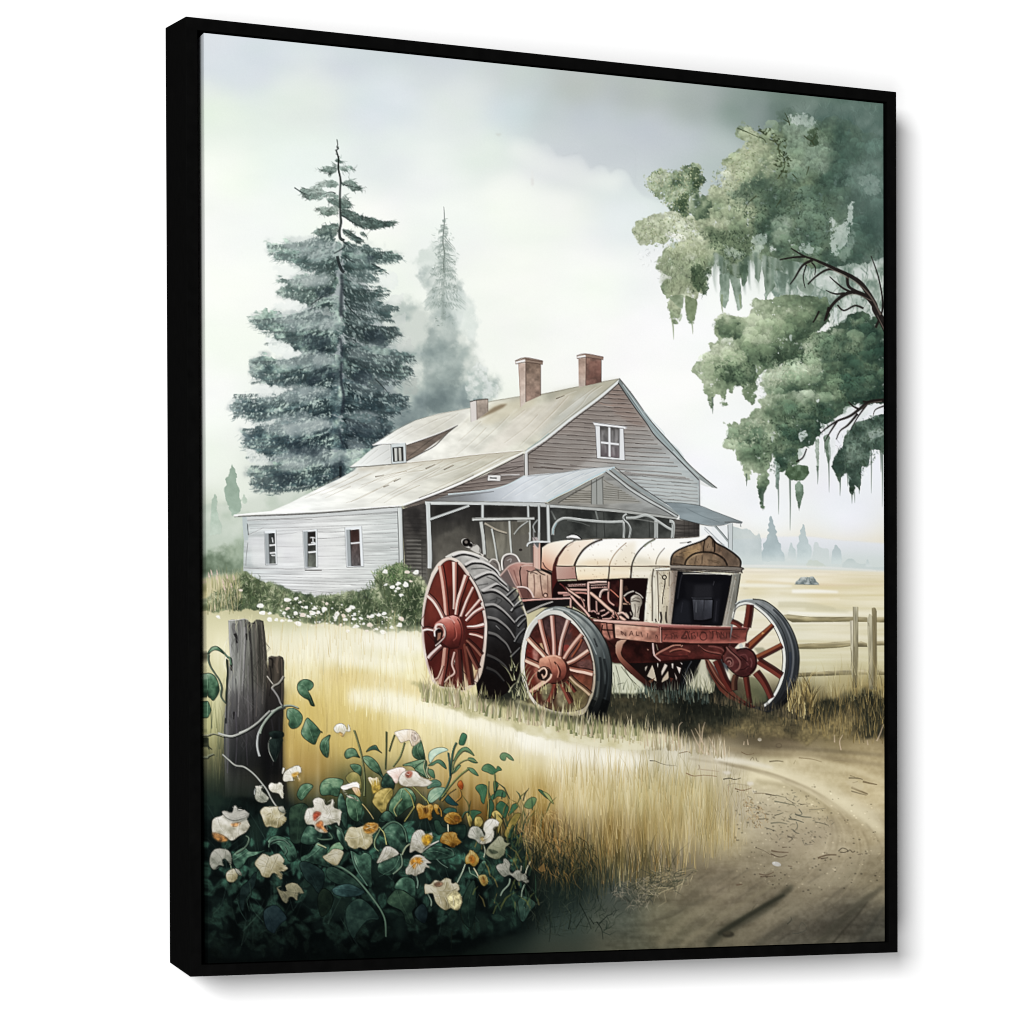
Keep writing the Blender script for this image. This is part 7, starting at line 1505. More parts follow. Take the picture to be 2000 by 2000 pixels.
# grass creeping up over the wheels
motif('foreground_grass',0,'pale grass blades standing in front of the tractor wheels')
mass('P 800,1330 850,1340 900,1350 960,1372 1020,1368 1060,1385 1110,1400 1180,1415 1250,1425 1320,1440 1330,1455 1240,1466 1150,1456 1060,1440 960,1410 860,1380',[(168,164,122),(204,196,154),(226,220,188)],(0,.8,.5),.4,30,.6,14,8,.4,.85, seed=450)
GB = [(206,196,150),(188,182,136),(226,216,178),(168,164,118),(150,150,106)]
blades('P 825,1345 930,1352 1000,1378 1080,1388 1130,1402 1130,1425 1040,1420 930,1395 840,1370',260,19,2.2, cols=GB, a=.8, seed=451, lean=.16, ident=True)
blades('P 830,1320 880,1335 920,1350 930,1370 850,1365',40,24,2.4, cols=[(226,210,176),(206,190,150),(238,224,190)], a=.85, seed=452, lean=.35, ident=True)
blades('P 1110,1402 1240,1418 1330,1440 1330,1460 1220,1456 1110,1440',190,22,2.2, cols=[(198,188,150),(176,166,126),(214,200,168),(150,142,106)], a=.8, seed=453, lean=.1, ident=True)
blades('P 1040,1345 1110,1345 1140,1400 1060,1400',36,20,2.2, cols=[(190,182,134),(156,150,104),(206,198,152)], a=.8, seed=454, lean=.2, ident=True)
blades('P 1000,1300 1030,1330 1030,1370 1000,1370 990,1340',36,26,2.4, cols=[(176,176,134),(140,144,104),(206,204,168),(60,70,54)], a=.85, seed=455, lean=.4, ident=True)
gq = np.random.default_rng(470)
ln('P 930,1362 1000,1376 1060,1394 1110,1404 1170,1412',15,(44,46,36),.55, soft=4)
for i in range(190):
    t = gq.random()
    bx = 822 + 430 * t
    by = np.interp(bx, [820,900,960,1010,1060,1110,1170,1260],[1352,1368,1388,1394,1404,1418,1426,1432]) + 12 * gq.random()
    l_ = 16 + 20 * gq.random()
    k_ = gq.normal() * .16
    cb = np.array([(214,206,162),(190,186,140),(232,224,190),(168,168,122),(140,144,104),(206,190,158)][gq.integers(6)])
    wq = 4.2 + 2.6 * gq.random()
    stroke([(bx, by + 6),(bx + k_ * l_ * .3, by - l_ * .45),(bx + k_ * l_, by - l_)], wq, cb * .82,.9, w2=.3, sm=False)
    stroke([(bx - 1, by + 6),(bx + k_ * l_ * .3 - 1, by - l_ * .4)], wq * .45, np.minimum(cb * 1.08,250),.7, w2=.4, sm=False, ident=False)
blades('M 700,1330 1150,1400 1650,1480 1900,1500 1900,1600 1500,1560 1000,1450 700,1400',220,17,2.2, cols=[(92,86,68),(66,62,50),(120,108,84),(40,40,36)], a=.8, seed=456, lean=.15, ident=True)
blades('M 0,1230 500,1250 700,1330 700,1420 0,1380',150,18,2.2, cols=[(66,80,74),(98,112,104),(40,50,46),(136,138,120)], a=.75, seed=457, lean=.15, ident=True)
blades('M 1680,1350 1940,1180 1940,1560 1700,1520',130,30,2.2, cols=[(170,150,98),(206,190,140),(120,104,66),(66,58,42)], a=.8, seed=458, lean=.3, ident=True)
blades('O 0,230 200,240 420,260 640,290 640,340 560,330 300,280 0,260',120,30,2.0, cols=[(206,192,160),(180,166,132),(222,210,184),(150,140,108)], a=.85, seed=459, lean=.12, ident=True)
for s_ in ('O 265,240 260,150 265,70 290,40','O 460,290 400,190 360,100','O 420,280 430,160 420,50','O 440,200 450,100 468,40','O 500,300 440,180 390,90','O 215,210 218,120 215,50','O 160,200 158,130 160,80','O 20,230 15,150 25,90','O 560,290 530,220 500,160','O 620,300 616,240 618,180','O 110,210 112,160 105,110','O 1530,260 1520,190 1545,140','O 1810,190 1840,120 1860,60','O 1740,220 1735,180','O 1480,200 1478,140','O 770,220 775,190','O 805,220 800,175'):
    ln(s_, 2.6,(198,178,152),.85, w2=1)
CUR[0] = 0

# ------------------------------------------------------------------ lower left: fence posts, vine, flower bed
g5 = np.random.default_rng(55)
CUR[0] = 0
# shaded reeds behind the bed at the left edge
blades('P 400,1440 450,1440 450,1600 400,1620',90,60,2, cols=[(150,146,104),(112,112,78),(84,92,66),(60,70,56)], a=.4, seed=500, lean=.1)
fill('R -40,560 240,520 720,620 740,820 900,760 1200,800 1500,760 1760,700 1932,760 T 1000,820 1120,900 1260,960 1400,1000 1480,1020 1560,1160 1600,1320 1640,1560 1500,1720 1200,1800 900,1932 R 900,1980 -40,1980', lin('R 0,560','R 0,1500',(44,56,46),(26,40,36),(16,26,25),(11,18,17)),.8, soft=26, ident=False)
mass('R -40,700 700,700 900,900 1400,900 1932,860 T 1100,900 1480,1000 1560,1300 1500,1700 1000,1880 R 600,1960 -40,1960',[(9,15,15),(16,26,25),(26,42,38),(36,54,46)],(.1,-.5,.45),.7,40,.6,30,16,.4,.75, seed=501, ident=False)
post = motif('fence_post',0,'tall split grey fence post wound with a vine')
fill('F 222,1048 250,1040 300,1042 350,1032 372,1040 395,1064 415,1064 440,1040 470,1042 496,1052 505,1120 514,1220 526,1330 530,1450 520,1600 508,1800 500,1932 R 530,200 560,420 600,600 560,760 240,760 236,500 228,200 240,0 F 212,1700 216,1520 226,1420 238,1340 228,1200',
     lin('F 215,0','F 530,0',(160,161,156),(138,139,134),(116,116,110),(88,87,80),(66,63,56)),1, grain=.16, gs=(5,60), fade=lambda X, Y: (1560 - Y) / 90)
fill('F 205,1600 520,1560 500,1932 R 560,420 600,600 560,760 230,760 236,300', lin('R 0,-100','R 0,640',(92,90,90),(60,58,60),(26,28,30),(14,16,18)),.8, soft=14, ident=False, fade=lambda X, Y: (1575 - Y) / 80)
for s_, w_, c_, a_ in (('F 385,1060 395,1200 408,1400 415,1600 420,1900',5,(46,44,44),.75),('F 355,1040 362,1180 350,1400 340,1700',2.4,(70,68,70),.7),('F 300,1045 306,1150 296,1300',3,(84,82,84),.6),('F 270,1070 262,1100 275,1150 300,1190',8,(96,94,94),.6),('F 275,1150 285,1180 292,1225',6,(24,22,24),.85),('F 232,1060 236,1200 246,1330',2.4,(210,208,208),.5),('F 350,1100 348,1300 330,1600',4,(168,165,166),.5),('F 320,1050 326,1200 310,1500 300,1800',3,(176,172,172),.4),('F 430,1070 440,1250 452,1500 440,1800',3.4,(120,112,106),.5),('F 480,1060 492,1200 502,1400 490,1700',3,(140,132,124),.5),
                       ('F 460,1080 470,1300 480,1560',2,(44,40,38),.7),('F 250,1350 260,1560 250,1850',3,(90,90,94),.5),('F 280,1500 290,1700 280,1900',2,(60,60,64),.6),('F 365,1150 366,1200',4,(30,28,28),.8),('F 268,1760 266,1820',3.4,(24,22,24),.8),('F 240,1340 246,1400 250,1440',5,(28,26,28),.8),('F 380,1400 376,1650 384,1900',2,(150,144,148),.4),('R 250,60 262,300 256,520',3,(110,106,116),.45),('R 320,40 330,260 320,480',3,(104,98,108),.45),('R 400,60 404,260 412,460',2.4,(92,86,94),.45),('F 440,1045 425,1070 410,1066',2,(40,38,36),.8),('F 226,1048 300,1042 350,1034 376,1044',1.6,(216,212,208),.7),('F 496,1052 514,1220 528,1400 522,1600',1.6,(40,36,34),.7),('F 212,1680 208,1850 R 238,100 236,400',3,(30,34,34),.7)):
    ln(s_, w_, c_, a_, w2=w_ * .6)
scatter('F 230,1100 500,1080 520,1900 220,1900',220,26,1.3,1.57,(.68,1.3),.45, seed=502, spread=.06)
motif('fence_post',0,'short dark fence post leaning beside the taller one')
fill('F 536,1335 560,1324 600,1330 622,1322 650,1336 658,1360 656,1560 654,1760 648,1932 R 690,60 690,300 688,480 720,600 740,800 560,800 560,500 520,300 530,100 F 505,1900 512,1700 524,1560 530,1450', lin('F 510,0','F 660,0',(52,48,46),(82,76,68),(74,68,60),(46,42,38)),1, grain=.2, gs=(5,50), fade=lambda X, Y: (1590 - Y) / 90)
fill('F 520,1600 656,1560 648,1932 R 690,60 690,480 740,800 540,800 510,300', lin('R 0,-60','R 0,420',(44,42,42),(24,24,26),(12,14,16)),.8, soft=10, ident=False, fade=lambda X, Y: (1600 - Y) / 90)
for s_, w_, c_, a_ in (('F 545,1340 570,1360 566,1420',4,(36,32,30),.8),('F 610,1332 600,1400 612,1460',5,(118,106,94),.6),('F 640,1345 644,1500 640,1700',3,(120,110,98),.6),('F 548,1400 560,1500 545,1640',3,(30,28,28),.7),('F 580,1380 600,1440 596,1560',2.4,(100,90,82),.5),('F 540,1336 600,1331 652,1336',1.8,(120,110,100),.7),('F 656,1370 657,1560 650,1800',1.4,(24,22,20),.7),('R 600,100 620,260 610,460',3,(60,58,62),.5),('R 660,80 664,300 668,480',2,(48,50,54),.6)):
    ln(s_, w_, c_, a_, w2=w_ * .6)

GLF = ((40,62,48),(66,98,76),(98,132,106),(142,168,142))


def leaf(s_, cols=GLF, vein=None, rimc=(26,38,32), tone=(-.3,-.5,.5), seed=1, rw=1.4, sm=True, kind=None):
    p = pts(s_)
    if sm:
        p = smooth(p)
    c = coverage([p])
    if c is None:
        return
    al, y0, x0 = c
    h, w = al.shape
    X, Y = grid(y0, x0, h, w)
    lo, hi = p.min(0), p.max(0)
    t = tone[2] + tone[0] * ((X - lo[0]) / max(hi[0] - lo[0],1) - .5) + tone[1] * ((Y - lo[1]) / max(hi[1] - lo[1],1) - .5) + (fbm(12,12,520 + seed % 7,3)[y0:y0 + h, x0:x0 + w] - .5) * .7
    comp(al, y0, x0, ramp(cols, t),1.0)
    pp = np.vstack([p, p[:1]])
    if rimc is not None:
        stroke(pp, rw, rimc, .7, sm=False, ident=False)
    if vein:
        stroke(vein, 1.3, tuple(v * 1.15 for v in cols[-1]),.55, w2=.5, ident=False)
        stroke(pts(vein) + (1,1),1.0, cols[0],.6, w2=.4, ident=False)


vine = motif('vine',0,'pale twisting vine with heart shaped leaves on the fence posts')
VN = (196,198,190)
for s_, w_, w2_, c_ in (('F 310,1928 360,1908 420,1876 480,1828 540,1772 590,1745',4.6,2.4, VN),('R 185,208 240,226 290,232 340,218 400,190 450,158 500,120 545,75 590,32',4.4,2, VN),('R 508,390 492,330 490,270 500,210 530,150 570,92 620,45 660,20 705,4',4.6,3,(190,194,192)),('F 470,1932 490,1870 540,1800 600,1742 660,1715 720,1712 770,1730',4,2.4,(170,182,168)),('F 528,1484 550,1515 575,1548',2.6,2.2,(196,190,178)),('F 656,1482 640,1510 615,1540 580,1558 562,1580',2.6,3,(180,176,166)),('F 565,1578 590,1610 615,1650 630,1690 645,1715',4.4,3,(150,148,146)),
                        ('F 245,1395 235,1340 215,1330 180,1290 150,1262 120,1254 90,1265 65,1305',3.2,2.4,(112,140,118)),('F 68,1310 66,1350 80,1400 110,1450 150,1510 170,1570 165,1640 200,1690',3,2.2,(104,122,104)),('F 212,1350 216,1450 212,1540 205,1680',3,2.4,(48,62,54)),('F 0,1520 20,1450 40,1370 46,1310 35,1265 10,1262',2.4,1.8,(96,120,100)),('R 220,375 270,420 320,460 380,470 430,500 480,545 530,605 570,660 600,720 640,780 690,830',3.4,3.2,(176,178,170)),('R 470,690 475,650 500,625 535,620',2.6,1.6,(170,174,168)),
                        ('R 60,215 100,225 150,212 230,236',2,1.4,(176,176,150)),('R 70,370 95,400 110,385 150,370',2.4,1.6,(150,156,132)),('R 100,240 102,300 130,330',1.6,1,(60,66,52)),('R 60,230 80,280 110,330',1.6,1,(90,96,76)),('R 600,240 580,300 590,370 620,430',2.4,1.6,(150,156,148)),('R 640,240 665,300 650,380 625,430',1.6,1,(120,130,122))):
    p = pts(s_)
    stroke(p + (1.6,1.6), w_ + .6,(24,28,26),.7, w2=w2_ + .6, ident=False)
    stroke(p, w_, tuple(v * .78 for v in c_),1, w2=w2_)
    stroke(p - (.8,.8), w_ * .5, c_, .95, w2=w2_ * .5, ident=False)
for s_, v_ in (('F 762,1580 770,1535 810,1508 855,1512 885,1535 886,1565 865,1590 848,1600 870,1640 885,1680 898,1716 870,1710 850,1670 815,1650 780,1620','F 790,1545 830,1570 850,1620 880,1700'),('F 680,1760 690,1738 730,1732 770,1752 800,1790 800,1830 780,1870 745,1892 715,1890 695,1860 700,1830 682,1805','F 690,1745 740,1790 770,1860'),('F 838,1810 870,1830 910,1870 955,1925 R 990,195 960,250 940,295 900,280 850,240 832,200 850,150','R 870,110 900,180 930,280'),('R 1060,222 1050,270 1052,330 1040,398 1000,370 980,320 990,270 1020,240','R 1050,235 1020,300 1036,390'),
               ('F 58,1460 100,1468 130,1500 150,1560 150,1610 110,1672 85,1655 66,1640 62,1590 58,1640 30,1672 18,1600 18,1520 30,1480','F 60,1470 62,1540 60,1600'),('F 60,1676 85,1730 86,1760 60,1808 42,1770 42,1720','F 62,1680 62,1790'),('F -10,1270 20,1248 44,1280 48,1320 30,1300', None),('F 60,1310 90,1262 130,1250 165,1275 190,1310 150,1285 110,1280', None),('R 800,690 830,620 880,600 925,620 900,660 860,710 830,732','R 915,622 860,660 830,725'),('R 585,270 610,250 650,240 690,255 670,330 640,400 628,430 590,350','R 630,260 640,330 626,420'),('R 580,210 620,190 690,200 690,240 620,250', None)):
    leaf(s_, vein=v_, seed=len(s_), cols=GLF if 'R 580' not in s_ and 'R 585' not in s_ else ((16,24,24),(30,42,40),(50,66,60)))

bed = motif('flower_bed',0,'dark green leafy flower bed filling the lower left corner')
# darker filler foliage in the shade of the bed
BED = pts('R 60,900 300,960 500,1000 760,860 1000,900 1200,880 1500,860 1800,900 T 1000,960 1240,1040 1400,1060 1500,1300 1500,1600 1200,1760 900,1820 R 800,1900 200,1900 60,1880')
cs, _ = inside(BED, 330,77)
cs = cs[np.argsort(cs[:, 1])]
for (x, y) in cs:
    dpt = np.clip((y - 1590) / 250,0,1)
    L = 14 + 26 * g5.random()
    th = g5.normal() * .9 + 1.2
    wd = L * (.3 + .3 * g5.random())
    d = np.array([math.cos(th), math.sin(th)])
    nn = np.array([-d[1], d[0]])
    q = np.array([x, y]) + np.array([d * 0, d * L * .35 + nn * wd * .6, d * L, d * L * .5 - nn * wd * .5])
    b = (1 - dpt) * (.7 + .75 * g5.random()) + .2 + dpt * .3 * g5.random()
    cb = np.array([46,76,66]) * b + np.array([4,6,6])
    fill(smooth(q), tuple(cb),.75, soft=.6 + dpt * 2.2, grain=.3, gs=(7,7), ident=True)
    if g5.random() < .6:
        stroke([q[0], q[2]],1.1, tuple(np.minimum(cb * 1.7 + 6,255)),.35 * (1 - dpt * .5), w2=.4, ident=False)
for i in range(130):
    x, y = cs[g5.integers(len(cs))]
    k = g5.normal() * 20
    b = .35 + .5 * g5.random()
    stroke([(x, y),(x + k, y - 20 - 20 * g5.random()),(x + k * 1.6, y - 50 - 30 * g5.random())],1.8,(90 * b, 124 * b, 112 * b),.35, w2=.8, ident=False)
DLF = ((18,32,29),(38,60,53),(64,94,82),(104,132,118))
MLF = ((30,50,40),(56,84,68),(88,118,98),(128,152,128))
YLF = ((70,66,34),(112,104,60),(150,138,86),(186,170,112))
for s_, cl_, v_ in (('R 980,620 1010,575 1070,556 1160,575 1140,640 1120,700 1060,690 990,690', MLF, 'R 1000,600 1060,600 1130,660'),('R 1170,370 1200,330 1250,330 1280,380 1290,400 1240,390 1190,408', MLF, None),('R 1340,355 1370,318 1415,303 1440,340 1465,365 1420,340 1380,340', DLF, None),('R 1312,400 1350,385 1400,410 1440,460 1475,560 1440,530 1390,500 1340,450', MLF, 'R 1320,400 1400,460 1470,550'),('R 1215,460 1260,450 1300,470 1300,540 1260,520', MLF, None),('R 1180,560 1230,510 1290,540 1300,650 1230,620',((90,92,56),(120,118,76),(150,144,98)), None),
                    ('R 1700,340 1730,285 1765,260 1790,340 1800,420 1760,422 1710,390', MLF, 'R 1760,270 1740,340 1770,410'),('R 1625,460 1700,430 1800,415 1815,470 1790,520 1830,560 1770,540 1700,470', MLF, 'R 1640,460 1720,450 1810,420'),('R 1470,560 1500,520 1540,540 1565,590 1550,650 1500,640 1460,620', DLF, None),('R 1395,720 1420,670 1480,640 1540,640 1550,690 1510,760 1480,840 1430,800 1390,750', YLF, 'R 1530,650 1480,720 1470,830'),('R 1530,740 1560,700 1610,640 1680,640 1725,700 1720,760 1660,800 1580,860 1520,820', MLF, 'R 1620,650 1600,740 1580,850'),('R 1440,900 1460,840 1500,818 1550,840 1565,880 1500,900', DLF, None),
                    ('R 1475,980 1500,920 1560,905 1610,930 1640,1000 1665,1080 1640,1130 1590,1140 1530,1100 1490,1030', DLF, 'R 1480,985 1550,1000 1640,1110'),('R 1180,760 1200,690 1270,700 1310,780 1300,860 1270,900 1210,860', MLF, 'R 1200,700 1260,780 1275,890'),('R 740,810 780,770 850,755 890,790 880,850 870,960 830,1060 760,1060 740,960',((20,32,28),(34,52,44),(54,76,62)),'R 850,760 820,860 800,1050'),('R 830,1180 900,1140 960,1060 1000,1090 1030,1120 1020,1200 1060,1260 940,1230 860,1240', DLF, 'R 1000,1080 930,1150 850,1200'),('R 1030,1150 1080,1080 1140,1060 1165,1110 1130,1130 1060,1160', MLF, None),
                    ('R 820,1230 870,1210 960,1250 1010,1300 1010,1380 970,1460 920,1400 860,1340',((14,24,25),(26,42,42),(42,62,60)),'R 830,1230 910,1320 970,1450'),('R 1030,1270 1080,1250 1160,1290 1240,1340 1300,1400 1340,1470 1240,1410 1120,1390 1040,1340',((18,32,30),(34,54,48),(56,82,72)),'R 1040,1275 1180,1350 1335,1470'),('R 1075,1430 1120,1400 1200,1385 1270,1410 1330,1450 1270,1480 1180,1488 1100,1470',((22,38,40),(38,60,62),(64,92,92)),'R 1080,1430 1180,1425 1320,1450'),('R 1230,1130 1290,1160 1330,1140 1380,1170 1380,1260 1385,1400 1350,1400 1270,1280 1240,1210', DLF, 'R 1240,1140 1280,1260 1350,1400'),
                    ('R 1180,1600 1220,1530 1290,1500 1360,1540 1420,1610 1440,1660 1370,1670 1310,1710 1270,1760 1240,1812 1190,1720',((18,32,32),(34,54,50),(56,80,72)),'R 1430,1660 1340,1670 1250,1790'),('R 1500,1520 1550,1450 1590,1420 1650,1450 1720,1500 1725,1560 1700,1610 1720,1680 1690,1706 1650,1680 1620,1600 1540,1560',((20,34,30),(40,60,50),(66,90,74)),'R 1580,1430 1620,1540 1690,1690'),('R 1560,1420 1600,1350 1660,1330 1720,1370 1720,1490 1640,1440', DLF, None),('R 1430,1280 1460,1190 1530,1180 1600,1160 1610,1230 1570,1300 1500,1320', DLF, 'R 1600,1170 1560,1260 1440,1330'),
                    ('R 540,1610 590,1560 650,1560 720,1650 680,1690 640,1740 620,1772 560,1730',((16,28,34),(28,44,50),(44,62,66)),'R 560,1590 600,1680 620,1765'),('R 290,1180 330,1130 390,1100 430,1130 500,1130 560,1120 480,1160 420,1180 380,1240 330,1270', DLF, 'R 300,1200 370,1160 420,1120'),('R 570,1060 620,1010 700,1020 760,1060 800,1140 790,1200 740,1210 700,1150 650,1080', DLF, 'R 590,1080 680,1060 780,1180'),('R 830,1060 850,980 890,930 960,960 1000,1000 960,1060 900,1080', DLF, None),('R 1120,940 1160,970 1190,1060 1200,1130 1150,1080 1110,1000', DLF, None),
                    ('R 1120,720 1150,680 1190,800 1190,960 1150,900 1120,800', DLF, None),('R 360,1420 420,1360 480,1290 470,1400 400,1500 380,1600 350,1540',((12,22,22),(24,38,38),(38,56,54)), None),('R 960,1500 1010,1420 1080,1480 1060,1580 990,1640',((12,20,18),(22,34,28),(34,48,38)), None),
                    ('T 370,830 400,785 440,780 480,830 490,860 420,860', DLF, None),('T 750,330 790,290 860,280 900,300 850,320 800,350 760,400',((120,150,140),(150,176,164),(176,196,182)), None),('T 745,420 790,390 830,375 870,400 888,448 860,430 820,400 780,420',((50,84,70),(80,112,94)), None),('T 735,450 780,455 795,490 795,522 760,500',((60,92,74),(90,120,98)), None),('T 640,450 690,400 730,385 730,450 745,522 700,490', MLF, None),('T 740,600 755,550 800,530 840,550 845,580 790,590',((60,92,80),(100,128,112)),'T 750,590 800,560 840,570'),('T 740,690 760,620 820,590 880,600 860,640 820,680 770,712',((70,104,92),(120,146,130),(150,170,150)),'T 750,700 800,650 870,605'),
                    ('T 985,245 1005,175 1030,170 1048,195 1028,255 1005,262',((44,84,66),(70,112,90)),'T 1040,180 1000,255'),('T 940,390 980,310 1020,280 1060,285 1105,342 1060,320 1020,310 990,330',((60,96,76),(96,126,100)), None),('T 1060,360 1100,365 1128,400 1100,400 1060,380',((60,96,76),(96,126,100)), None),('T 1050,440 1100,448 1138,502 1090,480',((60,96,76),(96,126,100)), None),('T 920,490 960,430 1000,420 960,470',((60,96,76),(96,126,100)), None),('T 1305,350 1320,325 1350,322 1390,345 1414,382 1380,370 1358,352 1345,382 1318,375',((72,104,80),(104,130,102)), None),('T 1165,455 1180,420 1215,408 1250,425 1275,450 1290,425 1320,455 1290,465 1250,490 1210,475',((54,92,70),(88,120,94)),'T 1180,440 1230,450 1260,485'),
                    ('T 1255,560 1265,540 1290,560 1285,600 1262,640',((44,80,60),(66,102,78)), None),('T 1230,670 1270,630 1290,612 1330,615 1355,645 1340,670 1290,660 1250,690',((48,86,66),(76,110,86)), None),('T 1115,600 1130,575 1165,566 1200,580 1205,620 1190,680 1180,720 1160,700 1150,650',((44,84,64),(74,110,86)),'T 1150,580 1170,640 1178,710'),('T 1215,700 1240,690 1260,740 1240,800 1225,830 1210,760',((36,70,54),(60,94,74)), None),('T 1275,750 1290,715 1320,700 1370,740 1368,780 1340,830 1300,790',((38,76,58),(64,100,78)),'T 1300,715 1340,770 1345,820'),('T 1370,810 1390,760 1405,725 1440,718 1445,745 1400,790',((44,82,62),(70,106,82)), None),('T 1495,740 1520,690 1560,668 1590,680 1580,720 1545,758',((76,104,76),(104,126,90)), None),
                    ('T 1605,610 1640,620 1680,680 1640,650',((44,78,58),(70,104,80)), None),('T 1640,625 1690,650 1725,720 1690,690',((110,124,80),(150,150,104)), None),('T 1050,800 1090,770 1140,775 1160,790 1120,810 1080,870',((40,72,56),(66,100,78)), None),('T 1040,800 1060,790 1090,850 1070,900', YLF, None),('T 1110,830 1150,820 1175,860 1150,900 1110,900', YLF, 'T 1120,840 1140,890'),('T 1240,800 1280,770 1330,830 1310,900 1290,960 1280,860', YLF, None),('T 1340,960 1370,880 1420,800 1470,800 1430,880 1380,980',((84,84,46),(120,110,62),(150,132,78)), None),('T 1365,975 1400,890 1415,900 1390,985',((28,52,42),(50,80,62)), None),('T 1390,1000 1440,965 1480,942 1470,980 1420,1000',((20,44,44),(40,72,68)), None),
                    ('T 870,640 900,650 950,700 980,730 930,730 880,700',((24,54,58),(44,82,82)), None),('T 860,780 900,750 960,760 960,800 890,800',((36,66,60),(60,96,84)), None),('T 790,860 830,850 870,900 1000,880 1040,900 1020,1000 900,940 820,960',((16,30,28),(28,48,42),(44,70,58)), None),('T 690,1110 760,1060 830,1050 930,1090 950,1130 880,1150 760,1160', DLF, 'T 700,1110 800,1090 930,1130'),('T 1000,1600 1020,1450 1080,1330 1110,1330 1120,1450 1110,1600 1070,1690',((16,28,26),(28,46,40),(44,66,56)),'T 1100,1340 1060,1500 1070,1680'),('T 1440,1500 1490,1440 1585,1496 1540,1560 1490,1640 1450,1600',((26,44,42),(42,64,58),(62,86,78)),'T 1480,1440 1500,1540 1490,1630'),('T 1130,1220 1180,1160 1200,1200 1140,1280', DLF, None),
                    ('T 640,1560 700,1500 740,1560 720,1650 660,1620',((14,24,28),(26,40,44),(38,54,56)), None)):
    leaf(s_, cols=cl_, vein=v_, seed=len(s_), rimc=tuple(v * .55 for v in cl_[0]), rw=1.2)
for i in range(120):
    x, y = 1000 + g5.normal() * 34,1560 + 230 * g5.random()
    l_ = 14 + 26 * g5.random()
    k_ = g5.normal() * .35
    cb = [(30,52,44),(52,78,60),(84,92,54),(22,36,32),(112,104,62)][g5.integers(5)]
    stroke([(x, y),(x + k_ * l_ * .5, y - l_ * .6),(x + k_ * l_ * 1.4, y - l_)],2.4, cb, .7, w2=.4, mid=3, sm=False, ident=False)
# stems
for s_, w_, c_ in (('R 1245,185 1270,260 1300,370 1320,480 1328,600 1325,700',3,(112,120,88)),('R 1498,195 1496,330 1490,490',2.6,(70,84,58)),('R 1562,220 1540,280 1520,350',2,(70,84,58)),('R 1640,280 1620,350 1600,400 1550,470',2,(110,124,88)),('T 965,240 940,300 925,400 918,500 900,560 870,620 830,690',3.2,(60,96,86)),('T 1100,340 1040,300 990,330 945,400 930,480',1.8,(110,132,96)),('T 1060,445 1000,490 950,540 900,600 850,670',2.4,(120,136,92)),('T 1128,395 1050,375 980,410 940,470',1.6,(130,142,100)),('T 1262,485 1265,540 1270,620',2,(110,124,84)),('T 1215,540 1212,640 1218,740 1210,840',2.2,(150,142,92)),('T 900,320 910,400 915,500',3,(40,84,84)),('T 740,430 735,480 760,520',2.4,(170,180,150)),
                   ('R 1070,1230 1160,1265 1250,1330 1330,1420 1400,1510 1460,1600 1490,1680 1495,1800',4.6,(84,108,96)),('R 1225,1130 1240,1210 1270,1280 1310,1340 1350,1400',3.6,(76,104,94)),('R 400,1010 425,1030 410,1080 370,1120 320,1150',3,(90,110,98)),('R 580,1100 590,1060 640,1040 700,1045 750,1090',3,(84,108,98)),('R 1050,985 1075,1030 1000,1040 960,1030',3,(84,108,94)),('R 1100,930 1150,980 1180,1060',3.6,(70,94,84)),('R 1440,940 1480,990 1500,1080',2.4,(176,178,120)),('R 1450,960 1410,1040 1410,1100 1440,1130',2.4,(130,150,120)),('R 1460,960 1520,910 1580,905 1640,960 1660,1060',3,(84,110,96)),('R 1610,1150 1620,1240 1550,1310',3,(110,130,116)),('R 1620,1160 1650,1100 1690,1070',3,(140,152,130)),
                   ('R 1730,1320 1745,1370 1740,1420',3.6,(96,118,110)),('R 1780,1130 1850,1080 1910,1050',3,(190,192,186)),('R 960,1075 1000,1090 1030,1105',3.6,(140,150,124)),('R 280,1200 285,1250 290,1280',2.4,(120,136,120)),('R 1310,760 1360,820 1400,880',2.2,(170,156,110)),('R 1820,560 1790,480 1800,420',2.4,(150,160,130)),('R 1700,620 1760,680 1810,740',2.4,(150,150,96)),('R 1640,640 1690,700 1720,800',2.2,(150,146,90)),('R 1580,860 1560,800 1620,720',2,(140,146,104)),
                   ('T 900,880 902,940',2.4,(196,196,170)),('T 1035,1190 1010,1260 970,1340',2.6,(150,166,150)),('T 1180,1040 1190,1090 1180,1140',2.4,(170,178,156)),('T 1065,1215 1075,1260 1110,1280 1150,1310',2.4,(110,136,120)),('T 1100,1220 1130,1270 1150,1320',3,(176,176,150)),('T 1385,1305 1375,1350 1330,1400 1310,1440',3.4,(120,138,126)),('T 1500,1350 1480,1400 1475,1450',2.6,(120,138,126)),('T 1545,1170 1515,1230 1505,1290',2.6,(150,156,140)),('T 1475,1205 1465,1270',2,(170,170,154)),('T 740,1420 770,1480 768,1520',3,(110,128,118)),('T 810,1150 850,1190 900,1220',1.8,(90,112,104)),('T 880,1060 930,1080 950,1120',1.8,(84,108,98)),('T 1060,780 1030,790 1010,830',2,(60,96,80)),('T 640,740 600,800 560,860',2,(150,146,90)),('T 700,660 740,700 760,760',2.4,(150,150,90)),
                   ('T 850,700 900,640 960,600',2,(150,130,76)),('T 790,720 840,760 850,820',2.6,(170,130,60)),('T 960,700 1000,660 990,610',2,(170,130,70)),('R 230,1160 270,1180 280,1240',2.4,(140,150,134)),('R 330,1500 360,1600 410,1680',1.6,(40,60,56)),('R 430,1380 440,1460 410,1520 430,1600',1.6,(44,64,58)),('R 700,1160 720,1130 700,1090',2,(84,106,96))):
    p = pts(s_)
    stroke(p + (1.2,1.0), w_ + .8,(14,24,22),.6, w2=w_ * .8 + .8, ident=False)
    stroke(p, w_, tuple(v * .8 for v in c_),.95, w2=w_ * .7)
    stroke(p - (.5,.5), w_ * .45, c_, .9, w2=w_ * .4, ident=False)
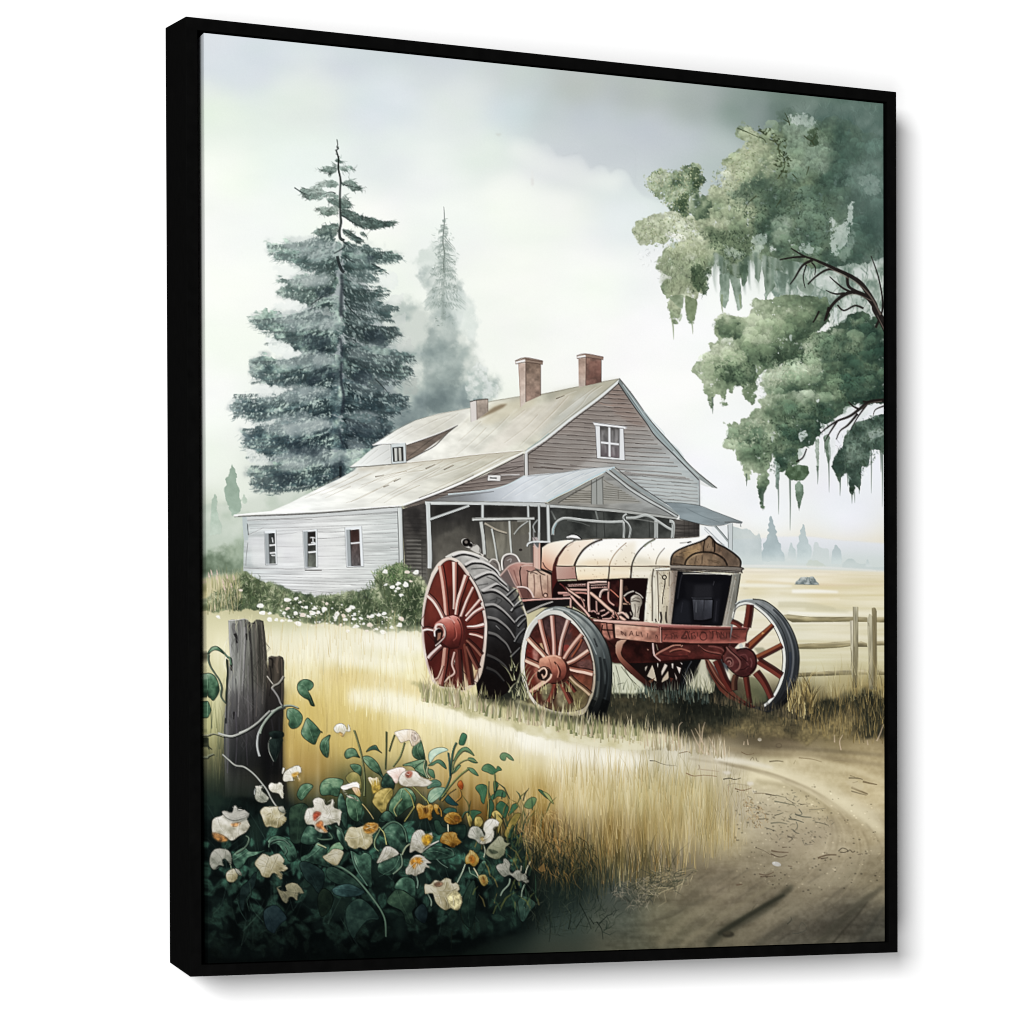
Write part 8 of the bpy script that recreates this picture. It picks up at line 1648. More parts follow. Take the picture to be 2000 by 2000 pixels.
# dark reed marks under the bed
for s_ in ('T 1440,1480 1460,1600 1485,1700','T 1560,1540 1600,1640 1610,1740','T 1590,1700 1620,1600 1660,1540','T 1690,1560 1700,1700 1690,1800','T 1840,1700 1860,1600 1850,1540','T 1930,1500 1990,1620 2020,1700','T 2060,1640 2100,1700 2110,1780','T 1900,1690 1950,1610','T 2040,1660 2000,1600','T 2080,1660 2140,1600 2190,1580','T 1000,1580 1030,1680 1090,1740','T 1110,1640 1100,1760','T 1530,1700 1520,1640 1550,1580','T 1680,1640 1650,1560','T 930,1720 925,1860'):
    ln(s_, 2.2,(24,32,26),.75, w2=.8)
scatter('Q 780,1380 1100,1340 1260,1440 1500,1560 1480,1660 1200,1700 900,1700 780,1560',230,22,1.3,-1.2, cols=[(40,52,42),(30,42,36),(74,82,68),(56,66,54)], a=.55, seed=503, spread=.6)
scatter('Q 740,800 1000,700 1080,900 1040,1080 800,1020',170,18,1.6,1.4, cols=[(200,170,114),(168,138,88),(214,188,134),(132,108,68)], a=.4, seed=504, spread=.5)
scatter('Q 780,1000 1100,900 1300,1000 1300,1200 1000,1250 850,1150',260,26,1.6,1.5, cols=[(34,38,26),(76,72,40),(120,100,54),(24,30,24),(160,124,72)], a=.5, seed=505, spread=.35)
for s_ in ('Q 1020,1000 1045,1060 1062,1068 1050,1020','Q 880,1190 910,1215 942,1200 930,1140','Q 1000,900 1010,960 1030,990'):
    fill(s_, (166,126,72),.6, ident=False)

# flowers
WHT = ((150,146,128),(196,192,174),(224,220,206),(242,238,228))
CRM = ((142,134,100),(186,176,140),(214,206,176),(232,226,204))
GRY = ((108,110,98),(150,152,138),(184,184,170),(206,204,192))
YEL = ((104,70,22),(150,108,36),(186,142,60),(212,178,108))
flowers = [
    ('R 138,900 160,870 215,850 230,815 290,830 330,800 400,815 425,850 410,880 430,930 400,980 350,1010 290,1048 240,1020 180,1030 140,990', WHT, [('R 140,985 180,990 230,1010 262,1040 230,1056 180,1050 145,1020',(146,106,64)),('R 285,915 330,905 360,910 330,935 295,935',(190,140,90))],['R 355,910 345,960 342,1010','R 290,915 350,900 410,880','R 230,830 300,850 400,840','R 180,870 200,940 260,1010','R 300,830 310,880 290,910'],'large white rose-like flower near the left edge'),
    ('R 215,830 230,815 290,830 310,775 330,785 340,810 400,815 425,850 360,880 300,890 250,870',((140,140,132),(186,184,174),(214,210,200)),[],['R 300,790 340,800 370,790','R 320,820 360,840 400,835','R 250,840 320,870 400,850'], None),
    ('R 512,820 545,785 590,785 650,780 690,790 712,830 700,850 720,880 690,920 645,948 590,935 560,940 540,905 528,865', CRM, [],['R 560,850 600,830 640,870 620,910','R 600,800 610,850 590,900','R 660,820 670,860 640,900','R 530,830 580,860 600,840','R 700,850 660,880 650,940','R 640,870 700,880'],'cream folded flower below the end of the vine'),
    ('R 652,790 690,780 710,830 670,820', GRY, [],[], None),
    ('R 858,860 880,800 930,785 925,735 960,712 1005,725 1025,770 1060,760 1075,725 1088,740 1085,785 1140,810 1145,840 1130,930 1110,905 1060,920 1010,935 1040,980 990,985 945,960 930,925 880,920 862,890', WHT, [('R 926,840 950,820 985,830 975,860 950,890 930,888',(158,72,48)),('R 945,925 975,895 1000,900 1000,950 970,950',(176,108,62)),('R 985,930 1005,940 1035,975 1010,975',(206,140,80))],['R 1000,740 1010,800 1060,850','R 1045,790 1060,830 1040,880','R 940,750 980,760 1000,800','R 890,810 900,860 880,900','R 1000,860 1080,880 1130,870','R 1020,780 1060,840 1080,890','R 985,860 940,900 930,925'],'white flower with an orange red throat in the middle of the bed'),
    ('R 1172,1030 1210,945 1270,945 1320,930 1350,910 1400,908 1432,920 1432,960 1390,1000 1390,1060 1340,1115 1290,1100 1250,1112 1205,1090 1190,1060', CRM, [('R 1316,955 1340,915 1400,908 1434,925 1430,950 1395,985 1345,990',(168,118,44))],['R 1250,960 1290,1000 1280,1080','R 1300,960 1320,1030 1330,1100','R 1200,1020 1250,1030 1300,1010','R 1350,930 1390,940 1420,930','R 1340,960 1380,950 1410,960'],'cream ruffled flower with a yellow tip'),
    ('R 470,1225 500,1180 540,1150 585,1170 610,1160 660,1150 700,1200 690,1230 728,1260 700,1285 665,1290 685,1320 672,1350 640,1310 610,1300 580,1335 530,1325 510,1285 490,1260', CRM, [],['R 540,1180 580,1220 600,1290','R 620,1180 640,1230 690,1260','R 500,1220 560,1240 620,1280','R 580,1180 560,1240 540,1310','R 650,1170 620,1230 600,1280'],'torn cream flower low on the left of the bed'),
    ('R 118,1230 125,1160 160,1115 220,1110 270,1130 290,1190 280,1230 240,1190 215,1200 225,1245 190,1240 150,1275', GRY, [],['R 160,1130 200,1170 210,1200','R 240,1130 240,1180','R 130,1180 170,1200 190,1230'],'grey white flower hanging below the large rose-like one'),
    ('R 245,1310 270,1280 310,1268 340,1300 330,1345 295,1372 255,1360', CRM, [],['R 290,1280 295,1330 285,1365','R 260,1310 300,1310 330,1330'],'small cream bud with a bent petal at the lower left'),
    ('R 315,1265 345,1275 368,1310 355,1320 330,1300', GRY, [],[], None),
    ('R 642,1415 680,1440 720,1440 710,1400 750,1378 800,1385 840,1430 848,1460 810,1455 800,1512 770,1490 740,1490 720,1535 690,1520 668,1480',((110,108,88),(152,148,120),(184,178,148)),[],['R 700,1450 730,1480 720,1520','R 760,1400 790,1440 780,1480','R 720,1430 760,1450 810,1450','R 690,1460 710,1490'],'dim knotted cream flower lowest in the bed'),
    ('R 470,700 480,650 475,620 530,625 520,650 560,690 580,720 545,752 500,745 480,730', GRY, [],['R 500,660 530,690 560,720','R 490,690 520,720 550,740','R 520,650 510,700'],'closed white bud on the dark post'),
    ('R 578,620 600,595 640,605 665,590 690,615 690,650 695,690 685,720 655,680 610,670 585,650', WHT, [],['R 640,610 640,640 620,660','R 660,640 640,650 610,640','R 680,660 680,710'],'small white flower beside the closed bud'),
    ('R 690,560 705,510 750,480 800,460 828,475 832,510 810,530 820,580 800,545 770,550 770,580 740,582 700,585', WHT, [('R 758,530 790,515 815,515 800,540 770,550',(200,150,60)),('R 810,540 828,575 815,580',(206,176,120))],['R 740,500 760,540','R 790,470 800,510','R 710,540 750,560'],'white flower with yellow stamens at the edge of the short post'),
    ('R 682,520 690,480 705,485 690,525', WHT, [],[], None),
    ('R 1086,175 1110,140 1150,132 1180,155 1195,190 1200,140 1216,170 1210,195 1180,195 1160,232 1140,200 1110,205',((196,188,160),(226,222,206),(246,244,238)),[('R 1135,200 1160,215 1158,234 1140,225',(190,150,90))],['R 1130,150 1120,190','R 1160,150 1170,190'],'small white flower floating above the golden grass'),
    ('R 1145,625 1200,605 1250,590 1280,600 1285,640 1230,635 1180,650 1150,645',((214,204,190),(242,236,228),(252,250,246)),[],['R 1170,625 1230,615 1270,605'],'white cup flower with a pink and yellow side'),
    ('R 1230,635 1284,640 1296,700 1262,690',((176,150,80),(206,176,130),(226,196,170)),[],['R 1250,640 1270,690','R 1270,640 1285,690'], None),
    ('R 1155,655 1180,690 1220,700 1280,740 1240,720 1200,710', WHT, [],[], None),
    ('R 1355,565 1370,550 1400,560 1425,550 1440,570 1450,640 1420,660 1395,680 1385,630',((160,134,60),(206,186,130),(240,234,220)),[('R 1385,620 1410,580 1445,600 1450,645 1400,680',(176,150,70))],['R 1370,560 1395,620','R 1400,565 1405,630','R 1425,560 1430,620'],'slim white and yellow tulip shaped bud'),
    ('R 1562,205 1590,190 1650,178 1710,185 1745,215 1765,255 1745,285 1700,310 1680,265 1650,270 1610,280 1585,240',((196,176,150),(230,214,190),(248,240,226)),[('R 1690,200 1730,210 1745,250 1720,275 1695,250',(206,190,176))],['R 1590,205 1620,240 1640,265','R 1660,190 1660,240 1650,265','R 1700,200 1690,240 1700,290','R 1730,220 1740,260','R 1570,210 1600,260'],'drooping cream bellflower topmost in the bed'),
    ('R 1500,510 1540,490 1590,475 1640,480 1645,520 1600,550 1590,580 1570,600 1540,555',((206,170,154),(236,214,202),(250,240,232)),[],['R 1530,505 1580,520 1600,550','R 1600,485 1600,530'],'pale pink trumpet flower next to the spotted one'),
    ('R 1595,570 1620,520 1670,500 1730,508 1770,550 1830,575 1850,600 1800,625 1730,622 1660,625 1610,610',((176,168,150),(214,208,194),(236,230,220)),[('R 1645,530 1670,505 1700,515 1690,550 1660,555',(160,84,64))],['R 1640,560 1680,600 1720,610','R 1720,530 1760,580','R 1740,570 1800,600','R 1660,530 1680,535 1690,520'],'white calla like flower with one red spot'),
    ('R 1000,1175 1040,1150 1090,1110 1160,1130 1150,1180 1110,1240 1050,1220', CRM, [],['R 1050,1150 1090,1180 1110,1230','R 1080,1130 1130,1160','R 1020,1180 1080,1200','R 1040,1165 1100,1150 1150,1150'],'half hidden cream flower behind the long curved stem'),
    ('R 1424,1222 1450,1160 1475,1110 1510,1090 1560,1110 1595,1150 1540,1180 1480,1205', WHT, [],['R 1500,1100 1480,1160 1440,1215','R 1540,1110 1520,1160 1460,1205','R 1520,1130 1580,1150'],'folded white triangular petal'),
    ('T 610,1010 625,960 660,925 700,925 730,960 770,945 778,985 740,1020 770,1030 720,1060 690,1105 640,1085 600,1100', WHT, [('T 695,990 710,965 745,960 775,975 770,1010 735,1045 705,1030',(186,140,40))],['T 640,950 660,1000 640,1060','T 670,935 690,990','T 620,1000 670,1010 700,1060','T 720,960 710,1000','T 650,1060 690,1080'],'white narcissus with a yellow cup'),
    ('T 590,1200 610,1150 650,1118 700,1125 735,1155 765,1180 730,1185 758,1222 725,1215 710,1250 670,1270 640,1284 610,1270 575,1272 568,1235', WHT, [('T 605,1170 640,1140 690,1145 700,1180 660,1200 640,1230 615,1200',(186,128,40))],['T 650,1180 600,1230 580,1265','T 660,1190 640,1240 630,1280','T 670,1190 690,1230 690,1255','T 690,1180 730,1200 755,1220','T 690,1160 730,1165 760,1180','T 660,1190 665,1230 660,1270','T 640,1150 660,1180'],'white daisy like flower with an amber centre'),
    ('T 718,1350 760,1350 800,1315 840,1325 880,1300 920,1310 930,1340 970,1340 990,1380 975,1410 1005,1450 1005,1500 975,1550 920,1535 880,1550 830,1520 800,1480 780,1420 740,1420 720,1420', CRM, [('T 790,1350 820,1330 860,1340 840,1365 800,1365',(120,90,70)),('T 900,1440 960,1400 1000,1440 1000,1500 960,1548 910,1500',(206,196,150))],['T 800,1370 840,1400 890,1400','T 890,1330 880,1380 860,1400','T 930,1350 940,1390 900,1440','T 880,1445 900,1500 900,1540','T 940,1440 950,1500 940,1540','T 830,1430 850,1490 860,1530','T 800,1440 830,1440 880,1450','T 970,1380 920,1400 890,1400','T 760,1380 800,1420'],'largest cream flower at the bottom centre with crumpled petals'),
    ('T 1055,960 1075,910 1110,895 1150,910 1180,960 1190,1030 1150,1035 1110,1000 1065,985', GRY, [],['T 1090,920 1110,960 1150,1000','T 1120,905 1130,950','T 1080,960 1120,990'],'white flower with rounded upright petals on the right of the bed'),
    ('T 1175,920 1185,870 1220,840 1260,838 1295,860 1290,890 1255,910 1260,960 1240,1010 1200,1030 1165,1035 1150,1020 1190,960', WHT, [('T 1150,985 1175,980 1185,1005 1165,1010',(150,130,84))],['T 1250,845 1230,880 1200,910','T 1200,950 1240,960','T 1180,1000 1220,980 1250,930','T 1265,860 1280,890'], None),
    ('T 1195,1110 1220,1050 1270,1000 1300,970 1330,985 1345,1020 1380,1030 1350,1060 1340,1110 1300,1145 1260,1150',((120,124,98),(166,168,138),(196,196,168)),[('T 1215,1075 1260,1085 1290,1100 1240,1110',(60,70,54))],['T 1250,1040 1290,1060 1330,1050','T 1290,990 1310,1040','T 1250,1040 1250,1100'],'greenish cream flower tucked under the white upright one'),
    ('T 1275,1215 1300,1190 1330,1185 1335,1150 1360,1155 1385,1190 1380,1235 1400,1265 1430,1240 1460,1240 1480,1270 1505,1265 1520,1310 1532,1325 1510,1342 1480,1320 1450,1325 1420,1300 1380,1275 1340,1290 1310,1270', GRY, [],['T 1300,1200 1340,1230 1370,1270','T 1340,1170 1360,1220','T 1400,1270 1440,1290 1500,1320','T 1460,1250 1470,1300','T 1430,1260 1450,1300','T 1490,1275 1500,1320','T 1320,1240 1350,1270'],'ragged grey white flower farthest right'),
    ('T 838,1015 860,955 900,940 960,945 975,985 1003,1020 960,1050 935,1062 890,1040', YEL, [],['T 870,970 900,1000 920,1040','T 900,950 930,1000','T 950,960 940,1010','T 860,1000 900,1010 960,1030'],'ochre yellow flower under a thin stem'),
    ('T 868,845 880,810 920,785 970,790 1000,820 1005,855 960,880 910,878', YEL, [('T 945,830 965,812 990,830 980,858 955,855',(110,74,30))],['T 890,820 930,840 960,870','T 920,800 950,810 990,815','T 880,850 920,850','T 900,800 920,830'],'round amber flower with a dark eye'),
    ('T 650,745 670,715 720,735 760,720 790,745 770,790 775,835 750,850 735,830 680,840 665,790', YEL, [('T 705,760 730,750 745,775 725,800',(96,62,26))],['T 690,740 710,780 700,820','T 740,740 740,790','T 760,760 760,810'],'golden lily shaped flower left of the amber one'),
    ('T 785,740 800,720 830,735 820,770 835,800 810,800', YEL, [],[], None),
    ('T 1035,1140 1065,1100 1075,1080 1110,1100 1140,1140 1135,1180 1100,1210 1065,1185 1040,1190',((150,120,50),(196,162,80),(222,200,140)),[('T 1060,1145 1085,1120 1110,1140 1110,1175 1085,1185',(160,104,36))],['T 1075,1090 1080,1130','T 1110,1110 1105,1150','T 1050,1150 1070,1175'],'small yellow flower on a long thin stem'),
    ('T 1138,1290 1160,1275 1195,1278 1212,1320 1205,1345 1180,1362 1155,1340',((140,120,60),(186,164,96),(212,196,140)),[('T 1160,1300 1180,1290 1190,1330 1172,1340',(140,96,40))],['T 1165,1285 1180,1340','T 1190,1285 1200,1330'],'small yellow bud drooping below the yellow flower'),
    ('T 975,575 985,545 1005,540 1020,580 1005,610',((120,56,24),(170,90,40),(196,120,60)),[],[],'rust orange bud on the golden grass'),
    ('R 40,850 70,860 82,910 80,980 78,1040 40,1055', WHT, [('R 40,985 70,985 78,1045 40,1055',(170,110,50))],['R 60,880 66,980'],'white flower cut off by the left edge'),
    ('R 40,1110 78,1130 92,1200 85,1275 60,1240 40,1250', GRY, [],['R 60,1140 70,1220'],'grey white petals cut off by the left edge'),
]
lastf = 0
for k, (s_, cl_, spots, lines, lab) in enumerate(flowers):
    if lab:
        lastf = motif('flower', bed, lab)
    else:
        CUR[0] = lastf
    p0 = pts(s_)
    dk = 1.0
    # soft shadow, petals, coloured throat, petal folds
    fill(p0 + (3,4),(10,18,16),.35 if p0[:, 1].mean() > 1560 else .12, soft=3, sm=True, ident=False)
    sh = .84 if p0[:, 1].mean() > 1640 else (.93 if p0[:, 1].mean() > 1560 else 1)
    cl_ = tuple(tuple(v * sh for v in c_) for c_ in cl_)
    leaf(p0, cols=cl_, tone=(-.25,-.75,.55), seed=k * 3, rimc=tuple(v * .6 for v in cl_[0]), rw=1.1)
    cx_, cy_ = p0.mean(0)
    fg = np.random.default_rng(k + 900)
    for v in smooth(p0)[::5]:          # ruffled petal shading: creases from the rim towards the heart
        d_ = np.array([cx_, cy_]) - v
        l_ = .35 + .45 * fg.random()
        mid_ = v + d_ * l_ * .5 + np.array([-d_[1], d_[0]]) * .12 * fg.normal()
        stroke([v, mid_, v + d_ * l_],1.5, tuple(v_ * .9 for v_ in (cl_[0] if fg.random() < .55 else cl_[1])),.3, w2=.4, ident=False)
        stroke([v + (1.2,-.6), mid_ + (1.6,-.8)],1.6, cl_[-1],.45, w2=.5, sm=False, ident=False)
    for q_, c_ in spots:
        fill(q_, c_, .92, soft=.7, sm=True, grain=.3, gs=(5,5), ident=False)
        ln(q_, .9, tuple(v * .6 for v in c_),.5)
    for j_, q_ in enumerate(lines):
        ln(q_, 1.5, tuple(v * .82 for v in cl_[0]),.45, w2=.5)
        ln(pts(q_) - (1.3,1.0),1.6, tuple(min(255, v * 1.04) for v in cl_[-1]),.6, w2=.5)
CUR[0] = 0

cm = np.isin(IDS, [k for k in range(1, len(MOTIFS)) if MOTIFS[k][0] == 'chimney'])
lum = BUF[cm].mean(1, keepdims=True)
BUF[cm] = lum + (BUF[cm] - lum) * .8
wm_ = np.isin(IDS, [wing])
BUF[wm_] *= np.array([.965,.968,.95], np.float32)
bm_ = IDS == bed
BUF[bm_] = np.minimum(BUF[bm_] * np.array([1.2,1.17,1.13], np.float32),1)
tset = [k for k in range(1, len(MOTIFS)) if k == tr or MOTIFS[k][1] == tr]
tm = np.isin(IDS, tset)
lum = BUF[tm].mean(1, keepdims=True)
BUF[tm] = lum + (BUF[tm] - lum) * np.array([.84,.86,.9], np.float32)
# ------------------------------------------------------------------ finish: darkening toward the lower corners, fine grain
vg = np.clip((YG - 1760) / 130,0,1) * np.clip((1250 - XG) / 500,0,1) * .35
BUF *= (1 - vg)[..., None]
BUF += ((np.random.default_rng(3).random((RH, RW)).astype(np.float32) - .5) * .012)[..., None]
np.clip(BUF, 0.0,1.0, out=BUF)
for _k in range(3):
    BUF[..., _k] += .62 * (BUF[..., _k] - boxblur(boxblur(BUF[..., _k],1),1))
np.clip(BUF, 0.0,1.0, out=BUF)
BUF[:] = BUF ** 1.08
lum = BUF.mean(2, keepdims=True)
BUF[:] = lum + (BUF - lum) * .88
BUF[:] = BUF + .05 * np.sin((BUF - .5) * 2 * np.pi) * (BUF > .0) * .5
np.clip(BUF, 0.0,1.0, out=BUF)
GAIN = 1.0 / 1.745       # the lamps give the canvas this much light; keeps the printed colours true
AMB = 0.34
LAMPS = [('key_lamp',(-5.2,-7.2,1.75),2.9,1145.0),('low_lamp',(-4.4,-7.2,-3.0),2.6,330.0)]

# ==================================================================== part 2: the scene
import bpy

scn = bpy.context.scene
W, H, D = 0.8394448,1.0,0.0785883        # outer frame: width, height, depth (metres); front face on y = 0
ROT = (0.0122795,-0.4100168,-0.0076572)
TV = np.array([-0.0898644,-0.3076773,3.0497856])
FL, CX, CY = 2.70072 * 2000,0.1283757 * 2000 + 1000,0.2714695 * 2000 + 1000


def rotm(r):
    a, b, c = r
    Rx = np.array([[1,0,0],[0, math.cos(a),-math.sin(a)],[0, math.sin(a), math.cos(a)]])
    Ry = np.array([[math.cos(b),0, math.sin(b)],[0,1,0],[-math.sin(b),0, math.cos(b)]])
    Rz = np.array([[math.cos(c),-math.sin(c),0],[math.sin(c), math.cos(c),0],[0,0,1]])
    return Rz @ Ry @ Rx


RM = rotm(ROT)


def sketch_xy(P):
    """wall coordinates -> the oblique sketch sheet the picture was drawn on"""
    Q = np.stack([P[:, 0],-P[:, 2], P[:, 1]],1) @ RM.T + TV
    return np.stack([FL * Q[:, 0] / Q[:, 2] + CX, FL * Q[:, 1] / Q[:, 2] + CY],1)


def on_plane(px, py, y):
    d = np.array([(px - CX) / FL, (py - CY) / FL, 1.0])
    dw, o = RM.T @ d, -RM.T @ TV
    # camera-frame axes (x, -z, y)
    s = (y - o[2]) / dw[2]
    q = o + dw * s
    return np.array([q[0], y, -q[1]])


def col_mat(name, rough=0.85, spec=0.12):
    m = bpy.data.materials.new(name)
    m.use_nodes = True
    nt = m.node_tree
    b = nt.nodes['Principled BSDF']
    b.inputs['Roughness'].default_value = rough
    b.inputs['Specular IOR Level'].default_value = spec
    return m, nt, b


# --- materials
pm, nt, b = col_mat('printed_canvas',0.9,0.0)
at = nt.nodes.new('ShaderNodeAttribute')
at.attribute_name = 'paint'
nt.links.new(at.outputs['Color'], b.inputs['Base Color'])
tc = nt.nodes.new('ShaderNodeTexCoord')
wv = []
for ang in (0, math.pi / 2):
    mp = nt.nodes.new('ShaderNodeMapping')
    mp.inputs['Rotation'].default_value = (0, ang, 0)
    nt.links.new(tc.outputs['Object'], mp.inputs['Vector'])
    w_ = nt.nodes.new('ShaderNodeTexWave')
    w_.inputs['Scale'].default_value = 420
    w_.inputs['Distortion'].default_value = 0.6
    nt.links.new(mp.outputs['Vector'], w_.inputs['Vector'])
    wv.append(w_)
mx = nt.nodes.new('ShaderNodeMath')
mx.operation = 'MAXIMUM'
nt.links.new(wv[0].outputs['Fac'], mx.inputs[0])
nt.links.new(wv[1].outputs['Fac'], mx.inputs[1])
bp = nt.nodes.new('ShaderNodeBump')
bp.inputs['Strength'].default_value = 0.03
bp.inputs['Distance'].default_value = 0.0002
nt.links.new(mx.outputs[0], bp.inputs['Height'])
nt.links.new(bp.outputs['Normal'], b.inputs['Normal'])

fm_, nt, b = col_mat('black_lacquered_wood',0.6,0.0)
nz = nt.nodes.new('ShaderNodeTexNoise')
nz.inputs['Scale'].default_value = 60
nz.inputs['Detail'].default_value = 4
cr = nt.nodes.new('ShaderNodeValToRGB')
cr.color_ramp.elements[0].color = (0.0010,0.0010,0.0010,1)
cr.color_ramp.elements[1].color = (0.0030,0.0030,0.0029,1)
nt.links.new(nz.outputs['Fac'], cr.inputs['Fac'])
nt.links.new(cr.outputs['Color'], b.inputs['Base Color'])

wm, nt, b = col_mat('white_wall_paint',0.95,0.0)
nz = nt.nodes.new('ShaderNodeTexNoise')
nz.inputs['Scale'].default_value = 9
nz.inputs['Detail'].default_value = 5
cr = nt.nodes.new('ShaderNodeValToRGB')
cr.color_ramp.elements[0].color = (0.660,0.660,0.660,1)
cr.color_ramp.elements[1].color = (0.670,0.670,0.670,1)
nt.links.new(nz.outputs['Fac'], cr.inputs['Fac'])
nt.links.new(cr.outputs['Color'], b.inputs['Base Color'])

bm_, nt, b = col_mat('black_backing',0.9,0.0)
nz = nt.nodes.new('ShaderNodeTexNoise')
cr = nt.nodes.new('ShaderNodeValToRGB')
cr.color_ramp.elements[0].color = (0.0006,0.0006,0.0006,1)
cr.color_ramp.elements[1].color = (0.0014,0.0014,0.0014,1)
nt.links.new(nz.outputs['Fac'], cr.inputs['Fac'])
nt.links.new(cr.outputs['Color'], b.inputs['Base Color'])


def link(name, me, mat, parent=None):
    me.materials.append(mat)
    o = bpy.data.objects.new(name, me)
    scn.collection.objects.link(o)
    o.parent = parent
    return o


def mesh(name, verts, faces, mat, parent=None):
    me = bpy.data.meshes.new(name)
    me.from_pydata([tuple(map(float, v)) for v in verts],[], faces)
    me.update()
    me.shade_flat()
    return link(name, me, mat, parent)


# --- wall
WY = D + 0.0015
wall = mesh('wall',[(-6, WY, -4.5),(6, WY, -4.5),(6, WY, 4.5),(-6, WY, 4.5)],[(0,1,2,3)], wm)
wall['kind'] = 'structure'

# --- the framed print
root = bpy.data.objects.new('framed_print', None)
scn.collection.objects.link(root)
root['label'] = 'black framed canvas print of an old farmhouse and a red tractor on a white wall'
root['category'] = 'framed print'

# frame: one mitred moulding; the back rim sits a little higher than the front one
bl = on_plane(322.8,54.2, D), on_plane(331.7,1880.3, D)
xb = (bl[0][0] + bl[1][0]) / 2
zt, zb = bl[0][2], bl[1][2]
lip = 0.0130
lp0, lp1 = on_plane(386.6,83.0,0.0), on_plane(1730.2,1846.0,0.0)
fx0, fx1 = -0.4073, W / 2 - lip * .9
fz0, fz1 = -0.5 + lip * 0.95,0.5 - lip * 0.98
rings = [
    [(-W / 2,0,-.5),(W / 2,0,-.5),(W / 2,0,.5),(-W / 2,0,.5)],            # front outer
    [(fx0,0, fz0),(fx1,0, fz0),(fx1,0, fz1),(fx0,0, fz1)],                     # front inner
    [(fx0, D - .006, fz0),(fx1, D - .006, fz0),(fx1, D - .006, fz1),(fx0, D - .006, fz1)],
    [(xb, D, zb),(W / 2 - .002, D, zb),(W / 2 - .002, D, zt),(xb, D, zt)],         # back outer
]
V = [v for r in rings for v in r]
F = []
for a_, b_ in ((0,1),(1,2),(2,3),(3,0)):
    for i in range(4):
        j = (i + 1) % 4
        F.append((a_ * 4 + i, a_ * 4 + j, b_ * 4 + j, b_ * 4 + i))
frame = mesh('frame', V, F, fm_, root)
mod = frame.modifiers.new('soft_edges','BEVEL')
mod.width = 0.0006
mod.segments = 2
mod.limit_method = 'ANGLE'

# backing board that closes the gap between frame and canvas
mesh('backing_board',[(fx0 + .0005, D - .010, fz0 + .0005),(fx1 - .0005, D - .010, fz0 + .0005),(fx1 - .0005, D - .010, fz1 - .0005),(fx0 + .0005, D - .010, fz1 - .0005)],
     [(0,1,2,3)], bm_, root)

# canvas: front sheet as a fine grid carrying the paint, sides wrapped round the stretcher
YF = -0.004
c_tl, c_tr, c_bl, c_br = on_plane(398.1,65.4, YF), on_plane(1725.3,201.7, YF), on_plane(406.5,1878.0, YF), on_plane(1727.2,1841.7, YF)
cx0, cx1 = (c_tl[0] + c_bl[0]) / 2,(c_tr[0] + c_br[0]) / 2
cz0, cz1 = (c_bl[2] + c_br[2]) / 2,(c_tl[2] + c_tr[2]) / 2
NX, NZ = 1000,1270
xs = np.linspace(cx0, cx1, NX + 1)
zs = np.linspace(cz1, cz0, NZ + 1)
XX, ZZ = np.meshgrid(xs, zs)
P3 = np.stack([XX.ravel(), np.full(XX.size, YF), ZZ.ravel()],1)
uv = sketch_xy(P3)
LIGHT = 1.0 / PAINT_GAIN if 'PAINT_GAIN' in globals() else 1.0


def to_linear(c):
    return np.where(c <= 0.04045, c / 12.92,((c + 0.055) / 1.055) ** 2.4)


def sample(uv):
    fx = np.clip((uv[:, 0] - X0) * S - .5,0, RW - 1.001)
    fy = np.clip((uv[:, 1] - Y0) * S - .5,0, RH - 1.001)
    i, j = fx.astype(int), fy.astype(int)
    a, b_ = (fx - i)[:, None],(fy - j)[:, None]
    c = (BUF[j, i] * (1 - a) + BUF[j, i + 1] * a) * (1 - b_) + (BUF[j + 1, i] * (1 - a) + BUF[j + 1, i + 1] * a) * b_
    return to_linear(c), IDS[(fy + .5).astype(int).clip(0, RH - 1),(fx + .5).astype(int).clip(0, RW - 1)]


pc, _ = sample(uv)
pc = np.clip(pc * GAIN, 0,0.98)


def grid_mesh(name, verts, cols, quads):
    me = bpy.data.meshes.new(name)
    me.vertices.add(len(verts))
    me.vertices.foreach_set('co', verts.astype(np.float32).ravel())
    n = len(quads)
    me.loops.add(n * 4)
    me.loops.foreach_set('vertex_index', quads.astype(np.int32).ravel())
    me.polygons.add(n)
    me.polygons.foreach_set('loop_start', np.arange(0, n * 4,4, dtype=np.int32))
    me.update(calc_edges=True)
    me.shade_flat()
    ca = me.color_attributes.new('paint','FLOAT_COLOR','POINT')
    ca.data.foreach_set('color', np.concatenate([cols, np.ones((len(cols),1))],1).astype(np.float32).ravel())
    return me


idx = np.arange((NX + 1) * (NZ + 1)).reshape(NZ + 1, NX + 1)
Q = np.stack([idx[:-1, :-1], idx[1:, :-1], idx[1:, 1:], idx[:-1,1:]],-1)

# which motif each cell of the print shows
mid = np.stack([((XX[:-1, :-1] + XX[1:, 1:]) / 2).ravel(), np.full(NX * NZ, YF),((ZZ[:-1, :-1] + ZZ[1:, 1:]) / 2).ravel()],1)
_, cid = sample(sketch_xy(mid))
cid = cid.reshape(NZ, NX)


def tidy(c):
    """fold isolated specks of a motif into what surrounds them"""
    for _ in range(2):
        p = np.pad(c, 1, mode='edge')
        n4 = np.stack([p[:-2,1:-1], p[2:, 1:-1], p[1:-1, :-2], p[1:-1,2:]])
        alone = (n4 == c).sum(0) <= 1
        c = np.where(alone, np.sort(n4,0)[1], c)
    return c


cid = tidy(cid)
cnt = np.bincount(cid.ravel(), minlength=len(MOTIFS))
for k in range(len(MOTIFS) - 1,0,-1):            # slivers join their parent motif or the bare canvas
    if 0 < cnt[k] < 24:
        cid[cid == k] = MOTIFS[k][1]
cnt = np.bincount(cid.ravel(), minlength=len(MOTIFS))

